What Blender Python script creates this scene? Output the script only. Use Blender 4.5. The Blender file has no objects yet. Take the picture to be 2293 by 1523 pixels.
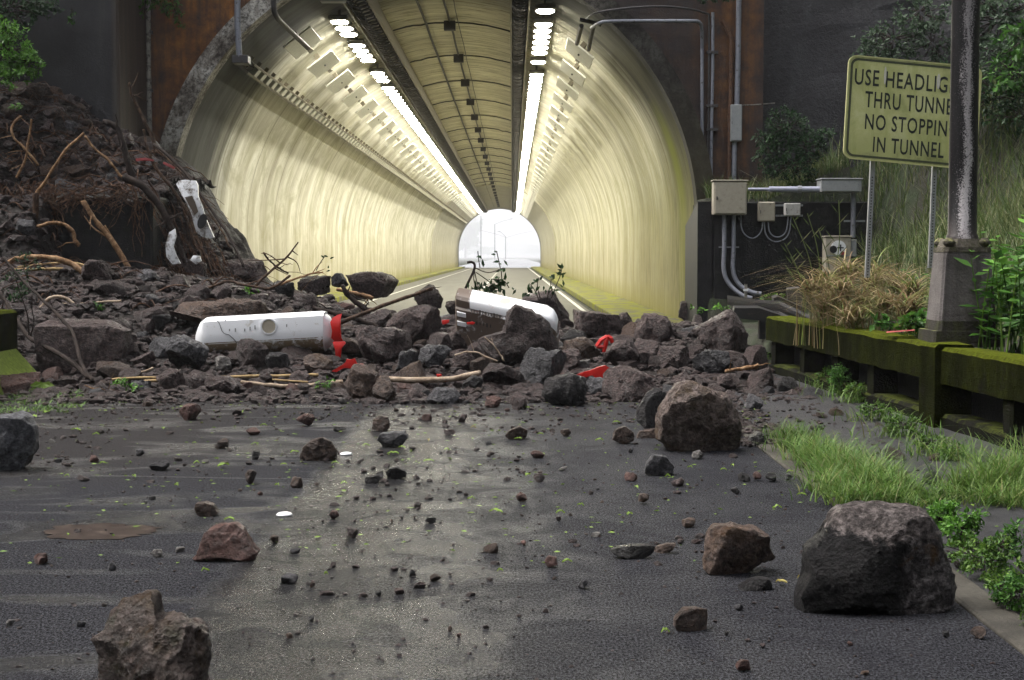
import bpy, math, random
import numpy as np
from mathutils import Vector, Matrix, noise
R = math.radians
PI = math.pi
scene = bpy.context.scene
COL = scene.collection

# ------------------------------------------------------------------ camera, sky, sun, exposure
F, CX, CY, HCAM = 3503.0, 1146.5, 761.5, 1.6
PITCH = math.atan(189.5 / F)
cd = bpy.data.cameras.new('camera'); cam = bpy.data.objects.new('camera', cd); COL.objects.link(cam)
cam.location = (0, 0, HCAM); cam.rotation_euler = (PI / 2 - PITCH, 0, 0)
cd.sensor_fit = 'HORIZONTAL'; cd.sensor_width = 36.0; cd.lens = F / 2293 * 36
cd.clip_start = 0.1; cd.clip_end = 6000
scene.camera = cam

SUN_EL, SUN_ROT = R(58), R(-72)
w = bpy.data.worlds.new('World'); scene.world = w; w.use_nodes = True
nt = w.node_tree; nt.nodes.clear()
sky = nt.nodes.new('ShaderNodeTexSky'); sky.sky_type = 'NISHITA'; sky.sun_disc = False
sky.sun_elevation = SUN_EL; sky.sun_rotation = SUN_ROT; sky.air_density = 1.0; sky.dust_density = 7.0; sky.ozone_density = 1.0
hs = nt.nodes.new('ShaderNodeHueSaturation'); hs.inputs['Saturation'].default_value = 0.3
bg = nt.nodes.new('ShaderNodeBackground'); bg.inputs['Strength'].default_value = 0.15
wo = nt.nodes.new('ShaderNodeOutputWorld')
nt.links.new(sky.outputs[0], hs.inputs['Color']); nt.links.new(hs.outputs[0], bg.inputs['Color']); nt.links.new(bg.outputs[0], wo.inputs['Surface'])
sl = bpy.data.lights.new('sun', 'SUN'); sl.energy = 0.8; sl.angle = R(30); sl.color = (1, 0.97, 0.92)
so = bpy.data.objects.new('sun', sl); COL.objects.link(so)
az = SUN_ROT
sd = Vector((math.sin(az) * math.cos(SUN_EL), math.cos(az) * math.cos(SUN_EL), math.sin(SUN_EL)))   # towards the sun
so.rotation_euler = sd.to_track_quat('Z', 'Y').to_euler()
vs = scene.view_settings
scene.display_settings.display_device = 'sRGB'
vs.view_transform = 'Standard'; vs.look = 'None'; vs.gamma = 1.0; vs.exposure = 1.45; vs.use_curve_mapping = False
cy = scene.cycles
cy.use_denoising = True
cy.max_bounces = 6; cy.diffuse_bounces = 4; cy.glossy_bounces = 3; cy.transmission_bounces = 4; cy.transparent_max_bounces = 6; cy.volume_bounces = 0
cy.sample_clamp_indirect = 6.0; cy.caustics_reflective = False; cy.caustics_refractive = False
cy.use_adaptive_sampling = True; cy.adaptive_threshold = 0.012
cy.volume_step_rate = 1.0; cy.volume_max_steps = 64

# ------------------------------------------------------------------ picture geometry helpers (photo pixels -> real 3D points)
FW = Vector((0, math.cos(PITCH), -math.sin(PITCH))); UP = Vector((0, math.sin(PITCH), math.cos(PITCH))); RT = Vector((1, 0, 0))
CAM = Vector((0, 0, HCAM))
def ray(px, py):
    return RT * ((px - CX) / F) + UP * (-(py - CY) / F) + FW
def at(px, py, D):
    d = ray(px, py); return CAM + d * (D / d.y)
def gp(px, py, z=0.0):
    d = ray(px, py); return CAM + d * ((z - HCAM) / d.z)
def pj(P):
    v = P - CAM; f = v.dot(FW)
    return CX + F * v.dot(RT) / f, CY - F * v.dot(UP) / f

# ------------------------------------------------------------------ mesh helpers
class MB:
    def __init__(s): s.v = []; s.f = []; s.uv = None
    def add(s, vs_, fs):
        o = len(s.v); s.v += [tuple(p) for p in vs_]; s.f += [tuple(i + o for i in f) for f in fs]; return s
    def box(s, a, b, bev=0.0, M=None):
        (x0, y0, z0), (x1, y1, z1) = a, b
        if bev <= 0:
            v = [(x0,y0,z0),(x1,y0,z0),(x1,y1,z0),(x0,y1,z0),(x0,y0,z1),(x1,y0,z1),(x1,y1,z1),(x0,y1,z1)]
            f = [(0,3,2,1),(4,5,6,7),(0,1,5,4),(1,2,6,5),(2,3,7,6),(3,0,4,7)]
        else:
            v = []; f = []; c = bev
            X = (x0, x1); Y = (y0, y1); Z = (z0, z1); ix = {}
            for i in (0,1):
                for j in (0,1):
                    for k in (0,1):
                        sx, sy, sz = (1-2*i), (1-2*j), (1-2*k)
                        ix[i,j,k,'x'] = len(v); v.append((X[i], Y[j]+sy*c, Z[k]+sz*c))
                        ix[i,j,k,'y'] = len(v); v.append((X[i]+sx*c, Y[j], Z[k]+sz*c))
                        ix[i,j,k,'z'] = len(v); v.append((X[i]+sx*c, Y[j]+sy*c, Z[k]))
            def q(*k): f.append(tuple(ix[t] for t in k))
            for i in (0,1): q((i,0,0,'x'),(i,1,0,'x'),(i,1,1,'x'),(i,0,1,'x'))
            for j in (0,1): q((0,j,0,'y'),(1,j,0,'y'),(1,j,1,'y'),(0,j,1,'y'))
            for k in (0,1): q((0,0,k,'z'),(1,0,k,'z'),(1,1,k,'z'),(0,1,k,'z'))
            for i in (0,1):
                for j in (0,1): q((i,j,0,'x'),(i,j,0,'y'),(i,j,1,'y'),(i,j,1,'x'))
            for i in (0,1):
                for k in (0,1): q((i,0,k,'x'),(i,0,k,'z'),(i,1,k,'z'),(i,1,k,'x'))
            for j in (0,1):
                for k in (0,1): q((0,j,k,'y'),(0,j,k,'z'),(1,j,k,'z'),(1,j,k,'y'))
            for i in (0,1):
                for j in (0,1):
                    for k in (0,1): q((i,j,k,'x'),(i,j,k,'y'),(i,j,k,'z'))
        if M is not None: v = [tuple(M @ Vector(p)) for p in v]
        return s.add(v, f)
    def tube(s, pts, rad, n=8, cap=True):
        pts = [Vector(p) for p in pts]
        if not hasattr(rad, '__len__'): rad = [rad] * len(pts)
        vs_ = []; fs = []; N = len(pts); up = None
        for i, p in enumerate(pts):
            t = (pts[min(i+1, N-1)] - pts[max(i-1, 0)])
            t = t.normalized() if t.length > 1e-9 else Vector((0,0,1))
            if up is None:
                up = Vector((0,0,1)) if abs(t.z) < .9 else Vector((1,0,0))
            a = t.cross(up)
            if a.length < 1e-6: a = t.cross(Vector((0,1,0.3)))
            a.normalize(); b = a.cross(t); up = b
            for k in range(n):
                th = 2*PI*k/n
                vs_.append(p + (a*math.cos(th) + b*math.sin(th)) * rad[i])
        for i in range(N-1):
            for k in range(n):
                fs.append((i*n+k, i*n+(k+1)%n, (i+1)*n+(k+1)%n, (i+1)*n+k))
        if cap:
            fs.append(tuple(range(n))[::-1]); fs.append(tuple((N-1)*n+k for k in range(n)))
        return s.add(vs_, fs)
    def lathe(s, prof, c, n=24, sq=0.0):
        vs_ = []; fs = []
        for (r, z) in prof:
            for k in range(n):
                th = 2*PI*(k+.5)/n; vs_.append((c[0]+r*math.cos(th), c[1]+r*math.sin(th), c[2]+z))
        for i in range(len(prof)-1):
            for k in range(n): fs.append((i*n+k, i*n+(k+1)%n, (i+1)*n+(k+1)%n, (i+1)*n+k))
        fs.append(tuple(range(n))[::-1]); fs.append(tuple((len(prof)-1)*n+k for k in range(n)))
        return s.add(vs_, fs)
    def grid(s, fn, nu, nv):
        vs_ = [fn(i/nu, j/nv) for j in range(nv+1) for i in range(nu+1)]
        fs = [(j*(nu+1)+i, j*(nu+1)+i+1, (j+1)*(nu+1)+i+1, (j+1)*(nu+1)+i) for j in range(nv) for i in range(nu)]
        return s.add(vs_, fs)

def mesh_of(name, mb, smooth=False, ang=None):
    me = bpy.data.meshes.new(name)
    me.from_pydata([tuple(p) for p in mb.v], [], mb.f); me.update()
    if smooth:
        me.polygons.foreach_set('use_smooth', [True]*len(me.polygons))
        if ang: me.set_sharp_from_angle(angle=R(ang))
    return me
def obj(name, mb, mat, parent=None, loc=None, smooth=False, ang=None):
    """link ONE mesh object; loc = world position of its origin (verts are given in world space unless mb.local)."""
    me = mb if isinstance(mb, bpy.types.Mesh) else None
    if me is None:
        if loc is not None and not getattr(mb, 'local', False):
            mb.v = [(p[0]-loc[0], p[1]-loc[1], p[2]-loc[2]) for p in mb.v]
        me = mesh_of(name, mb, smooth, ang)
    if mat is not None and len(me.materials) == 0: me.materials.append(mat)
    o = bpy.data.objects.new(name, me); COL.objects.link(o)
    if loc is not None: o.location = loc
    if parent is not None:
        o.parent = parent
        if loc is None: o.location = -parent.location
    return o
def part(name, mb, mat, root, smooth=False, ang=None, label=None):
    """a part in world-space coordinates under root (an unrotated empty or mesh, possibly itself a part)."""
    W = Vector(root.location); p = root.parent
    while p is not None: W = W + p.location; p = p.parent
    mb.v = [(q[0]-W.x, q[1]-W.y, q[2]-W.z) for q in mb.v]
    o = obj(name, mb, mat, None, None, smooth, ang); o.parent = root
    if label: o['label'] = label
    return o
def tag(o, label=None, cat=None, group=None, kind=None):
    if label: o['label'] = label
    if cat: o['category'] = cat
    if group: o['group'] = group
    if kind: o['kind'] = kind
    return o
def thing(name, loc, label, cat, group=None):
    o = bpy.data.objects.new(name, None); COL.objects.link(o); o.location = loc; o.empty_display_size = .2
    return tag(o, label, cat, group)
def struct(name, mb, mat, **k):
    o = obj(name, mb, mat, **k); o['kind'] = 'structure'; return o
def copy_tree(o, parent=None):
    c = o.copy(); COL.objects.link(c)
    if parent is not None: c.parent = parent
    for ch in list(o.children): copy_tree(ch, c)
    return c
# ------------------------------------------------------------------ materials
class N:
    """tiny node-graph helper"""
    def __init__(s, name):
        s.m = bpy.data.materials.new(name); s.m.use_nodes = True; s.t = s.m.node_tree; s.t.nodes.clear()
        s.out = s.t.nodes.new('ShaderNodeOutputMaterial')
    def n(s, typ, **k):
        nd = s.t.nodes.new(typ)
        for a, b in k.items(): setattr(nd, a, b)
        return nd
    def set(s, sock, val):
        if isinstance(val, bpy.types.NodeSocket): s.t.links.new(val, sock)
        elif val is not None:
            if sock.type == 'RGBA' and not hasattr(val, '__len__'): val = (val, val, val, 1)
            elif sock.type == 'RGBA' and len(val) == 3: val = (*val, 1)
            sock.default_value = val
    def pos(s, obj_space=False):
        if obj_space: return s.n('ShaderNodeTexCoord').outputs['Object']
        return s.n('ShaderNodeNewGeometry').outputs['Position']
    def sc(s, vec, x, y, z):
        m = s.n('ShaderNodeVectorMath', operation='MULTIPLY'); s.set(m.inputs[0], vec); m.inputs[1].default_value = (x, y, z); return m.outputs[0]
    def noise(s, vec, scale, detail=4, rough=.55, dist=0.0):
        t = s.n('ShaderNodeTexNoise'); s.set(t.inputs['Vector'], vec); t.inputs['Scale'].default_value = scale
        t.inputs['Detail'].default_value = detail; t.inputs['Roughness'].default_value = rough; t.inputs['Distortion'].default_value = dist
        return t.outputs['Fac']
    def vor(s, vec, scale, feature='F1', rnd=1.0):
        t = s.n('ShaderNodeTexVoronoi', feature=feature); s.set(t.inputs['Vector'], vec); t.inputs['Scale'].default_value = scale
        t.inputs['Randomness'].default_value = rnd
        return t.outputs['Distance']
    def ramp(s, fac, stops, interp='LINEAR'):
        r = s.n('ShaderNodeValToRGB'); cr = r.color_ramp; cr.interpolation = interp
        while len(cr.elements) < len(stops): cr.elements.new(.5)
        for e, (p, c) in zip(cr.elements, stops):
            e.position = p; e.color = (c, c, c, 1) if not hasattr(c, '__len__') else (*c, 1)
        s.set(r.inputs[0], fac); return r.outputs[0]
    def mapr(s, v, a, b, c=0.0, d=1.0, smooth=False):
        m = s.n('ShaderNodeMapRange'); m.clamp = True
        if smooth: m.interpolation_type = 'SMOOTHSTEP'
        s.set(m.inputs[0], v)
        for i, q in enumerate((a, b, c, d)): m.inputs[i+1].default_value = q
        return m.outputs[0]
    def math(s, op, a, b=None, c=None):
        m = s.n('ShaderNodeMath', operation=op); s.set(m.inputs[0], a)
        if b is not None: s.set(m.inputs[1], b)
        if c is not None: s.set(m.inputs[2], c)
        return m.outputs[0]
    def mix(s, fac, a, b, typ='MIX'):
        m = s.n('ShaderNodeMix', data_type='RGBA', blend_type=typ); s.set(m.inputs[0], fac); s.set(m.inputs[6], a); s.set(m.inputs[7], b); return m.outputs[2]
    def xyz(s, vec):
        m = s.n('ShaderNodeSeparateXYZ'); s.set(m.inputs[0], vec); return m.outputs
    def comb(s, x, y, z):
        m = s.n('ShaderNodeCombineXYZ'); s.set(m.inputs[0], x); s.set(m.inputs[1], y); s.set(m.inputs[2], z); return m.outputs[0]
    def bump(s, h, strength, dist=.01, nrm=None):
        b = s.n('ShaderNodeBump'); b.inputs['Strength'].default_value = 1.0
        s.set(b.inputs['Strength'], strength); b.inputs['Distance'].default_value = dist; s.set(b.inputs['Height'], h)
        if nrm is not None: s.set(b.inputs['Normal'], nrm)
        return b.outputs[0]
    def bsdf(s, color, rough=.6, spec=.5, metal=0.0, normal=None, coat=0.0, trans=0.0, emit=None, estr=0.0):
        p = s.n('ShaderNodeBsdfPrincipled'); s.set(p.inputs['Base Color'], color); s.set(p.inputs['Roughness'], rough)
        s.set(p.inputs['Specular IOR Level'], spec); s.set(p.inputs['Metallic'], metal)
        if coat is not None: s.set(p.inputs['Coat Weight'], coat); p.inputs['Coat Roughness'].default_value = .15
        if normal is not None: s.set(p.inputs['Normal'], normal)
        if emit is not None: s.set(p.inputs['Emission Color'], emit); p.inputs['Emission Strength'].default_value = estr
        sh = p.outputs[0]
        if trans > 0:
            tr = s.n('ShaderNodeBsdfTranslucent'); s.set(tr.inputs[0], color)
            mx = s.n('ShaderNodeMixShader'); mx.inputs[0].default_value = trans
            s.t.links.new(sh, mx.inputs[1]); s.t.links.new(tr.outputs[0], mx.inputs[2]); sh = mx.outputs[0]
        s.t.links.new(sh, s.out.inputs['Surface']); return s.m

def m_rock(name, dark, mid, lite, rough=(.26, .66), scale=1.0, rust=None, moss=None):
    g = N(name); p = g.pos(True); oi = g.n('ShaderNodeObjectInfo')
    ofs = g.n('ShaderNodeVectorMath', operation='ADD'); g.set(ofs.inputs[0], p)
    mul = g.n('ShaderNodeVectorMath', operation='SCALE'); mul.inputs[0].default_value = (13.1, 7.7, 29.3); g.set(mul.inputs['Scale'], oi.outputs['Random']); g.set(ofs.inputs[1], mul.outputs[0])
    p = ofs.outputs[0]
    n1 = g.noise(p, 4*scale, 8, .65, .4); n2 = g.noise(p, 22*scale, 8, .75); n3 = g.noise(p, 90*scale, 4, .8)
    c = g.ramp(n1, [(.3, dark), (.5, mid), (.72, lite)])
    c = g.mix(.7, c, g.ramp(n2, [(.34, tuple(.22*x for x in mid)), (.48, mid), (.62, tuple(1.25*x for x in lite))]))
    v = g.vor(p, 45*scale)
    c = g.mix(g.mapr(v, .0, .3, .75, 0), c, tuple(.3*x for x in dark))  # hollows dark, ridges pale: crevice shade painted into the colour
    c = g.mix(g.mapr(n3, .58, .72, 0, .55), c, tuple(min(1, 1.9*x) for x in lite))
    if rust: c = g.mix(g.mapr(g.noise(p, 5*scale, 5, .6, .6), .54, .68), c, rust)
    if moss: c = g.mix(g.mapr(g.noise(p, 6*scale, 6, .7), .56, .66), c, moss)
    val = g.mapr(oi.outputs['Random'], 0, 1, .72, 1.3)
    hsv = g.n('ShaderNodeHueSaturation'); g.set(hsv.inputs['Color'], c); g.set(hsv.inputs['Value'], val)
    h = g.math('ADD', g.math('MULTIPLY', n2, 1.0), g.math('MULTIPLY', n3, .35)); h = g.math('ADD', h, g.math('MULTIPLY', v, .25))
    nm = g.bump(h, 1.0, .085/scale**.5)
    return g.bsdf(hsv.outputs[0], g.mapr(g.noise(p, 9*scale, 4), .35, .65, *rough), .36, normal=nm)
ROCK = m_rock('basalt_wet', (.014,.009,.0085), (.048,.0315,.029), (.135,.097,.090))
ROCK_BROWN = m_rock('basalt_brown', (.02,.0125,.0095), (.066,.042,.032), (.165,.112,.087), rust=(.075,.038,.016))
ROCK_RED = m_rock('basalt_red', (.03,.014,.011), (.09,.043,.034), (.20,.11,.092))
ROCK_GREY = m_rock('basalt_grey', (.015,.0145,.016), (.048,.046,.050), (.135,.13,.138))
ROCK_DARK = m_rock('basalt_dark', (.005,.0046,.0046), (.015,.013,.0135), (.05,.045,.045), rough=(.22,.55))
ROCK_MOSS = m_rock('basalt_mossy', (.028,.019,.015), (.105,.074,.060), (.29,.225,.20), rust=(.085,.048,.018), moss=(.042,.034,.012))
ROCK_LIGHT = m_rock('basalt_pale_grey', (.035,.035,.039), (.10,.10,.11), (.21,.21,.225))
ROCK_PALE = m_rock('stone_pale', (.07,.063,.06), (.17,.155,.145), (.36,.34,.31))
def m_big():
    g = N('basalt_split'); p = g.pos(True); x, y, z = g.xyz(p)
    n1 = g.noise(p, 5, 8, .7, .4); n2 = g.noise(p, 24, 8, .78); n3 = g.noise(p, 95, 4, .8); v = g.vor(p, 50)
    skin_shade = g.ramp(n2, [(.34, (.003,.0028,.003)), (.5, (.0075,.0068,.0072)), (.66, (.028,.025,.026))])  # dark front also imitates overhang shade, pale top the light from above
    fresh_lit = g.ramp(n2, [(.38, (.018,.0145,.0138)), (.50, (.085,.071,.067)), (.62, (.24,.205,.196))])
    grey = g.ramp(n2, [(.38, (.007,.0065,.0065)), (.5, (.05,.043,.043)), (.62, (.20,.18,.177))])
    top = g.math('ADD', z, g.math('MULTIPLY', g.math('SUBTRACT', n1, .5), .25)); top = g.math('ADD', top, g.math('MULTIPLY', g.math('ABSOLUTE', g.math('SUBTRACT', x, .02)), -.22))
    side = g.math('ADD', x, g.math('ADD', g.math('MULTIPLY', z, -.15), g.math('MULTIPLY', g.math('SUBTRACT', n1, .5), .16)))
    c = g.mix(g.mapr(side, .07, .12), skin_shade, grey)
    c = g.mix(g.mapr(g.math('ADD', top, g.math('MULTIPLY', g.math('SUBTRACT', n2, .5), .10)), .085, .105), c, fresh_lit)
    c = g.mix(g.mapr(g.math('ABSOLUTE', g.math('SUBTRACT', side, .075)), .045, .02, 0, .8), c, fresh_lit) if False else c
    c = g.mix(g.math('MULTIPLY', g.mapr(g.noise(p, 7, 5, .6, .6), .58, .68), g.mapr(side, .05, .12)), c, (.07,.038,.016))
    h = g.math('ADD', n2, g.math('ADD', g.math('MULTIPLY', n3, .35), g.math('MULTIPLY', v, .25)))
    return g.bsdf(c, g.mapr(g.noise(p, 9, 4), .35, .65, .3, .6), .16, normal=g.bump(h, 1.0, .05))
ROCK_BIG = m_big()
TONES = {'n': ROCK, 'b': ROCK_BROWN, 'r': ROCK_RED, 'g': ROCK_GREY, 'd': ROCK_DARK, 'm': ROCK_MOSS, 'p': ROCK_PALE, 'B': ROCK_BIG}

def m_mud():
    g = N('wet_mud'); p = g.pos()
    n1 = g.noise(p, 2.2, 8, .7); n2 = g.noise(p, 14, 8, .8); v = g.vor(p, 11)
    c = g.ramp(n2, [(.32, (.005,.0034,.0028)), (.5, (.020,.0135,.0108)), (.68, (.06,.043,.036))])
    c = g.mix(g.mapr(n1, .4, .65, 0, .6), c, (.012,.008,.0065))
    h = g.math('ADD', n2, g.math('MULTIPLY', v, .7))
    return g.bsdf(c, g.mapr(n1, .3, .7, .4, .8), .3, normal=g.bump(h, 1.0, .12))
MUD = m_mud()

def m_road():
    g = N('wet_asphalt'); p = g.pos(); x, y, z = g.xyz(p)
    grain = g.noise(g.sc(p, 1, .48, 1), 88, 4, .85); grain2 = g.noise(g.sc(p, 1, .5, 1), 120, 2, .8); big = g.noise(p, .55, 4, .6); mid = g.noise(p, 2.3, 5, .6, .5)
    # the older lane beyond the centre seam is coarser and holds less water film
    wob = g.math('MULTIPLY', g.math('SUBTRACT', g.noise(p, 3.0, 3), .5), .22)
    lane = g.mapr(g.math('ADD', x, wob), -1.50, -1.36, 1, 0)
    sw = g.noise(g.sc(p, .45, .9, 1), 1.15, 3, .5, 1.2)
    film = g.mapr(sw, .50, .62, 0, .85)                      # arcs of standing film in the coarse lane
    coarse = g.math('MULTIPLY', lane, g.math('SUBTRACT', 1.0, film))
    right = g.mapr(g.math('ADD', x, g.math('MULTIPLY', wob, 4)), -.75, .45, 0, .85)
    coarse = g.math('MAXIMUM', coarse, right)
    col = g.ramp(grain, [(.40, (.0012,.0012,.0015)), (.50, (.0058,.0058,.0075)), (.60, (.040,.041,.052))])
    col = g.mix(g.mapr(grain2, .56, .68, 0, .7), col, (.12,.12,.14))  # pale bluish flecks imitate sky glints on the wet grain
    col = g.mix(g.math('MULTIPLY', g.math('SUBTRACT', 1.0, coarse), .8), col, (.006,.0058,.0056))
    seam = g.mapr(g.math('ABSOLUTE', g.math('ADD', g.math('ADD', x, wob), 1.43)), 0, .02, .6, 0)
    col = g.mix(seam, col, (.010,.010,.010))
    mudm = g.math('MULTIPLY', g.mapr(y, 12.0, 17.0, 0, 1), g.mapr(g.noise(p, 1.4, 7, .7, .4), .42, .62, 0, .85))
    mudl = g.math('MULTIPLY', g.mapr(x, -1.6, -3.0, 0, .6), g.mapr(y, 10.5, 12.5, 0, 1))
    mudm = g.math('MAXIMUM', mudm, mudl)
    mudc = g.ramp(g.noise(p, 34, 6, .75), [(.3, (.006,.0048,.004)), (.5, (.018,.0138,.011)), (.68, (.05,.04,.033))])
    col = g.mix(g.math('MULTIPLY', mudm, .85), col, mudc)
    pat = g.mapr(g.noise(g.sc(p, 1, .8, 1), 1.6, 5, .65, .8), .42, .58, 0, 1)
    rough = g.mix(coarse, g.mix(pat, .15, .27), .42); rough = g.math('ADD', rough, g.math('MULTIPLY', g.math('SUBTRACT', mid, .5), .12))
    rough = g.math('ADD', rough, g.math('MULTIPLY', mudm, .10))
    h = g.math('ADD', g.math('MULTIPLY', grain, 1.0), g.math('MULTIPLY', grain2, .35))
    h = g.math('ADD', h, g.math('MULTIPLY', g.noise(p, 9, 4, .6), .5))
    bs = g.math('ADD', g.mapr(coarse, 0, 1, .55, 1.0), g.math('MULTIPLY', mudm, .3))
    nm = g.bump(h, bs, .016)
    df = g.n('ShaderNodeBsdfDiffuse'); g.set(df.inputs['Color'], col); g.set(df.inputs['Normal'], nm)
    gl = g.n('ShaderNodeBsdfGlossy'); g.set(gl.inputs['Roughness'], rough); g.set(gl.inputs['Normal'], nm); gl.inputs['Color'].default_value = (1, 1, 1, 1)
    fr = g.n('ShaderNodeFresnel'); fr.inputs['IOR'].default_value = 1.33; g.set(fr.inputs['Normal'], nm)
    cover = g.math('MULTIPLY', g.mix(coarse, g.mix(pat, .95, .34), .14), g.mapr(grain, .42, .56, .35, 1.25))     # share of the surface under water
    mx = g.n('ShaderNodeMixShader'); g.set(mx.inputs[0], g.math('MULTIPLY', fr.outputs[0], cover))
    g.t.links.new(df.outputs[0], mx.inputs[1]); g.t.links.new(gl.outputs[0], mx.inputs[2]); g.t.links.new(mx.outputs[0], g.out.inputs['Surface'])
    return g.m
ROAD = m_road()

def m_ground():
    g = N('ground_soil'); p = g.pos(); n = g.noise(p, .8, 8, .7); n2 = g.noise(p, 9, 6, .8)
    c = g.ramp(n2, [(.3, (.012,.011,.008)), (.55, (.032,.03,.02)), (.75, (.05,.055,.025))])
    c = g.mix(g.mapr(n, .45, .6), c, (.022,.036,.012))
    return g.bsdf(c, .8, .3, normal=g.bump(n2, .8, .08))
GROUND = m_ground()

def m_conc(name, c0, c1, c2, moss=None, mossamt=.5, streak=True, rough=.7, scale=1.0, spec=.2):
    g = N(name); p = g.pos(); x, y, z = g.xyz(p)
    n1 = g.noise(p, 3*scale, 8, .65); n2 = g.noise(p, 40*scale, 6, .75)
    c = g.ramp(n1, [(.3, c0), (.5, c1), (.7, c2)])
    c = g.mix(g.mapr(n2, .35, .7, .45, 0), c, tuple(.5*q for q in c0))
    if streak:
        st = g.noise(g.sc(p, 7, 7, .35), 1.2, 4, .6)
        c = g.mix(g.mapr(st, .52, .68, 0, .65), c, tuple(.45*q for q in c0))
    if moss:
        m = g.mapr(g.noise(p, 4.5, 8, .72, .3), .62 - mossamt*.3, .74 - mossamt*.3)
        up = g.xyz(g.n('ShaderNodeNewGeometry').outputs['Normal'])[2]
        mc = g.mix(g.mapr(up, .4, .8), g.mix(g.mapr(g.noise(g.sc(p, 1, 1, .4), 3.0, 5, .7), .4, .62), tuple(.45*q for q in moss), tuple(1.7*q for q in moss)), tuple(8.0*q for q in moss))
        mc = g.mix(g.mapr(g.noise(g.sc(p, 1, 1, .25), 30, 4, .7), .4, .7, .6, 0), mc, tuple(.35*q for q in moss))
        c = g.mix(m, c, mc)
    return g.bsdf(c, rough, spec, normal=g.bump(g.math('ADD', n2, n1), .8, .03))
PARAPET = m_conc('mossy_concrete', (.006,.005,.004), (.011,.010,.008), (.022,.019,.016), moss=(.0115,.0138,.0011), mossamt=1.0, rough=.95, spec=.03)
PARAPET_DARK = m_conc('stained_concrete', (.005,.0045,.004), (.009,.0085,.007), (.018,.017,.013), moss=(.009,.011,.002), mossamt=.6, rough=.9, spec=.05)
WALLDARK = m_conc('dark_wet_wall', (.0075,.0075,.008), (.0155,.015,.016), (.030,.029,.030), moss=(.010,.012,.007), mossamt=.35, rough=.5)
PED = m_conc('pedestal_concrete', (.075,.065,.063), (.135,.12,.117), (.21,.19,.183), streak=True, rough=.55)
PEDTOP = m_conc('pedestal_cap_concrete', (.045,.038,.03), (.11,.095,.075), (.2,.18,.14), moss=(.06,.06,.02), mossamt=.45)
PEDBASE = m_conc('pedestal_block_concrete', (.017,.015,.013), (.036,.031,.026), (.07,.06,.05), moss=(.035,.037,.012), mossamt=.55)
KERB = m_conc('kerb_concrete', (.03,.027,.023), (.075,.068,.055), (.12,.11,.09), streak=False)
WALK = m_conc('shoulder_asphalt', (.022,.021,.023), (.04,.039,.042), (.062,.06,.065), streak=False, rough=.5, scale=2.5)
SLAB = m_conc('grey_slab', (.04,.036,.034), (.085,.075,.07), (.14,.125,.115), streak=False)

def m_headwall():
    g = N('rust_stained_headwall'); p = g.pos(); x, y, z = g.xyz(p)
    n1 = g.noise(p, 1.2, 8, .65, .5); st = g.noise(g.sc(p, 2.2, 2.2, .22), 1.6, 6, .65, .3); n2 = g.noise(p, 30, 5, .75)
    c = g.ramp(n1, [(.3, (.010,.008,.009)), (.55, (.022,.017,.017)), (.75, (.04,.032,.03))])
    zone = g.math('MULTIPLY', g.mapr(x, -7.6, -6.3, .75, 1), g.mapr(x, -5.0, -3.8, 1, 0))
    zone = g.math('MAXIMUM', zone, g.math('MULTIPLY', g.mapr(x, 3.6, 4.4, .1, .5), g.mapr(x, 4.9, 5.3, 1, 0)))
    rz = g.mapr(z, 3.0, 6.0, .55, 1)
    rust = g.ramp(g.noise(p, 3.0, 7, .7), [(.32, (.05,.019,.008)), (.5, (.22,.082,.014)), (.70, (.44,.18,.028))])
    m = g.math('MULTIPLY', g.math('MULTIPLY', zone, rz), g.mapr(st, .36, .60, .1, .95))
    c = g.mix(m, c, rust)
    c = g.mix(g.mapr(n2, .62, .75, 0, .4), c, (.07,.065,.07))
    return g.bsdf(c, .6, .4, normal=g.bump(n2, .5, .02))
HEADWALL = m_headwall()
def m_cliff(name, a, b, c_, streak=(.06,.06,.065)):
    g = N(name); p = g.pos()
    n1 = g.noise(p, .9, 9, .68, .4); n2 = g.noise(p, 12, 7, .75); st = g.noise(g.sc(p, 3.0, 3.0, .16), 1.5, 5, .65)
    c = g.ramp(n1, [(.3, a), (.5, b), (.72, c_)])
    c = g.mix(g.mapr(st, .54, .72, 0, .5), c, streak)
    c = g.mix(g.mapr(n2, .35, .6, .5, 0), c, tuple(.4*q for q in a))
    return g.bsdf(c, .6, .4, normal=g.bump(n2, .8, .06))
CLIFF = m_cliff('wet_cliff', (.011,.011,.012), (.022,.021,.024), (.038,.037,.042))
def m_butt():
    g = N('buttress_concrete'); p = g.pos(); x, y, z = g.xyz(p)
    n1 = g.noise(p, 1.1, 8, .65); n2 = g.noise(p, 26, 6, .75); st = g.noise(g.sc(p, 4, 4, .15), 1.3, 6, .65)
    c = g.ramp(n1, [(.3, (.009,.0085,.009)), (.5, (.017,.0165,.018)), (.72, (.03,.029,.032))])
    edge = g.mapr(x, -7.62, -7.42, 0, 1)
    c = g.mix(g.math('MULTIPLY', edge, g.mapr(st, .35, .6, .3, .9)), c, (.055,.03,.014))
    c = g.mix(g.math('MULTIPLY', g.mapr(x, -7.95, -7.6, 0, 1), g.mapr(st, .5, .66, 0, .6)), c, (.06,.055,.048))
    c = g.mix(g.mapr(n2, .66, .76, 0, .4), c, (.08,.08,.085))
    return g.bsdf(c, .6, .4, normal=g.bump(n2, .5, .02))
BUTT = m_butt()
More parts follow.
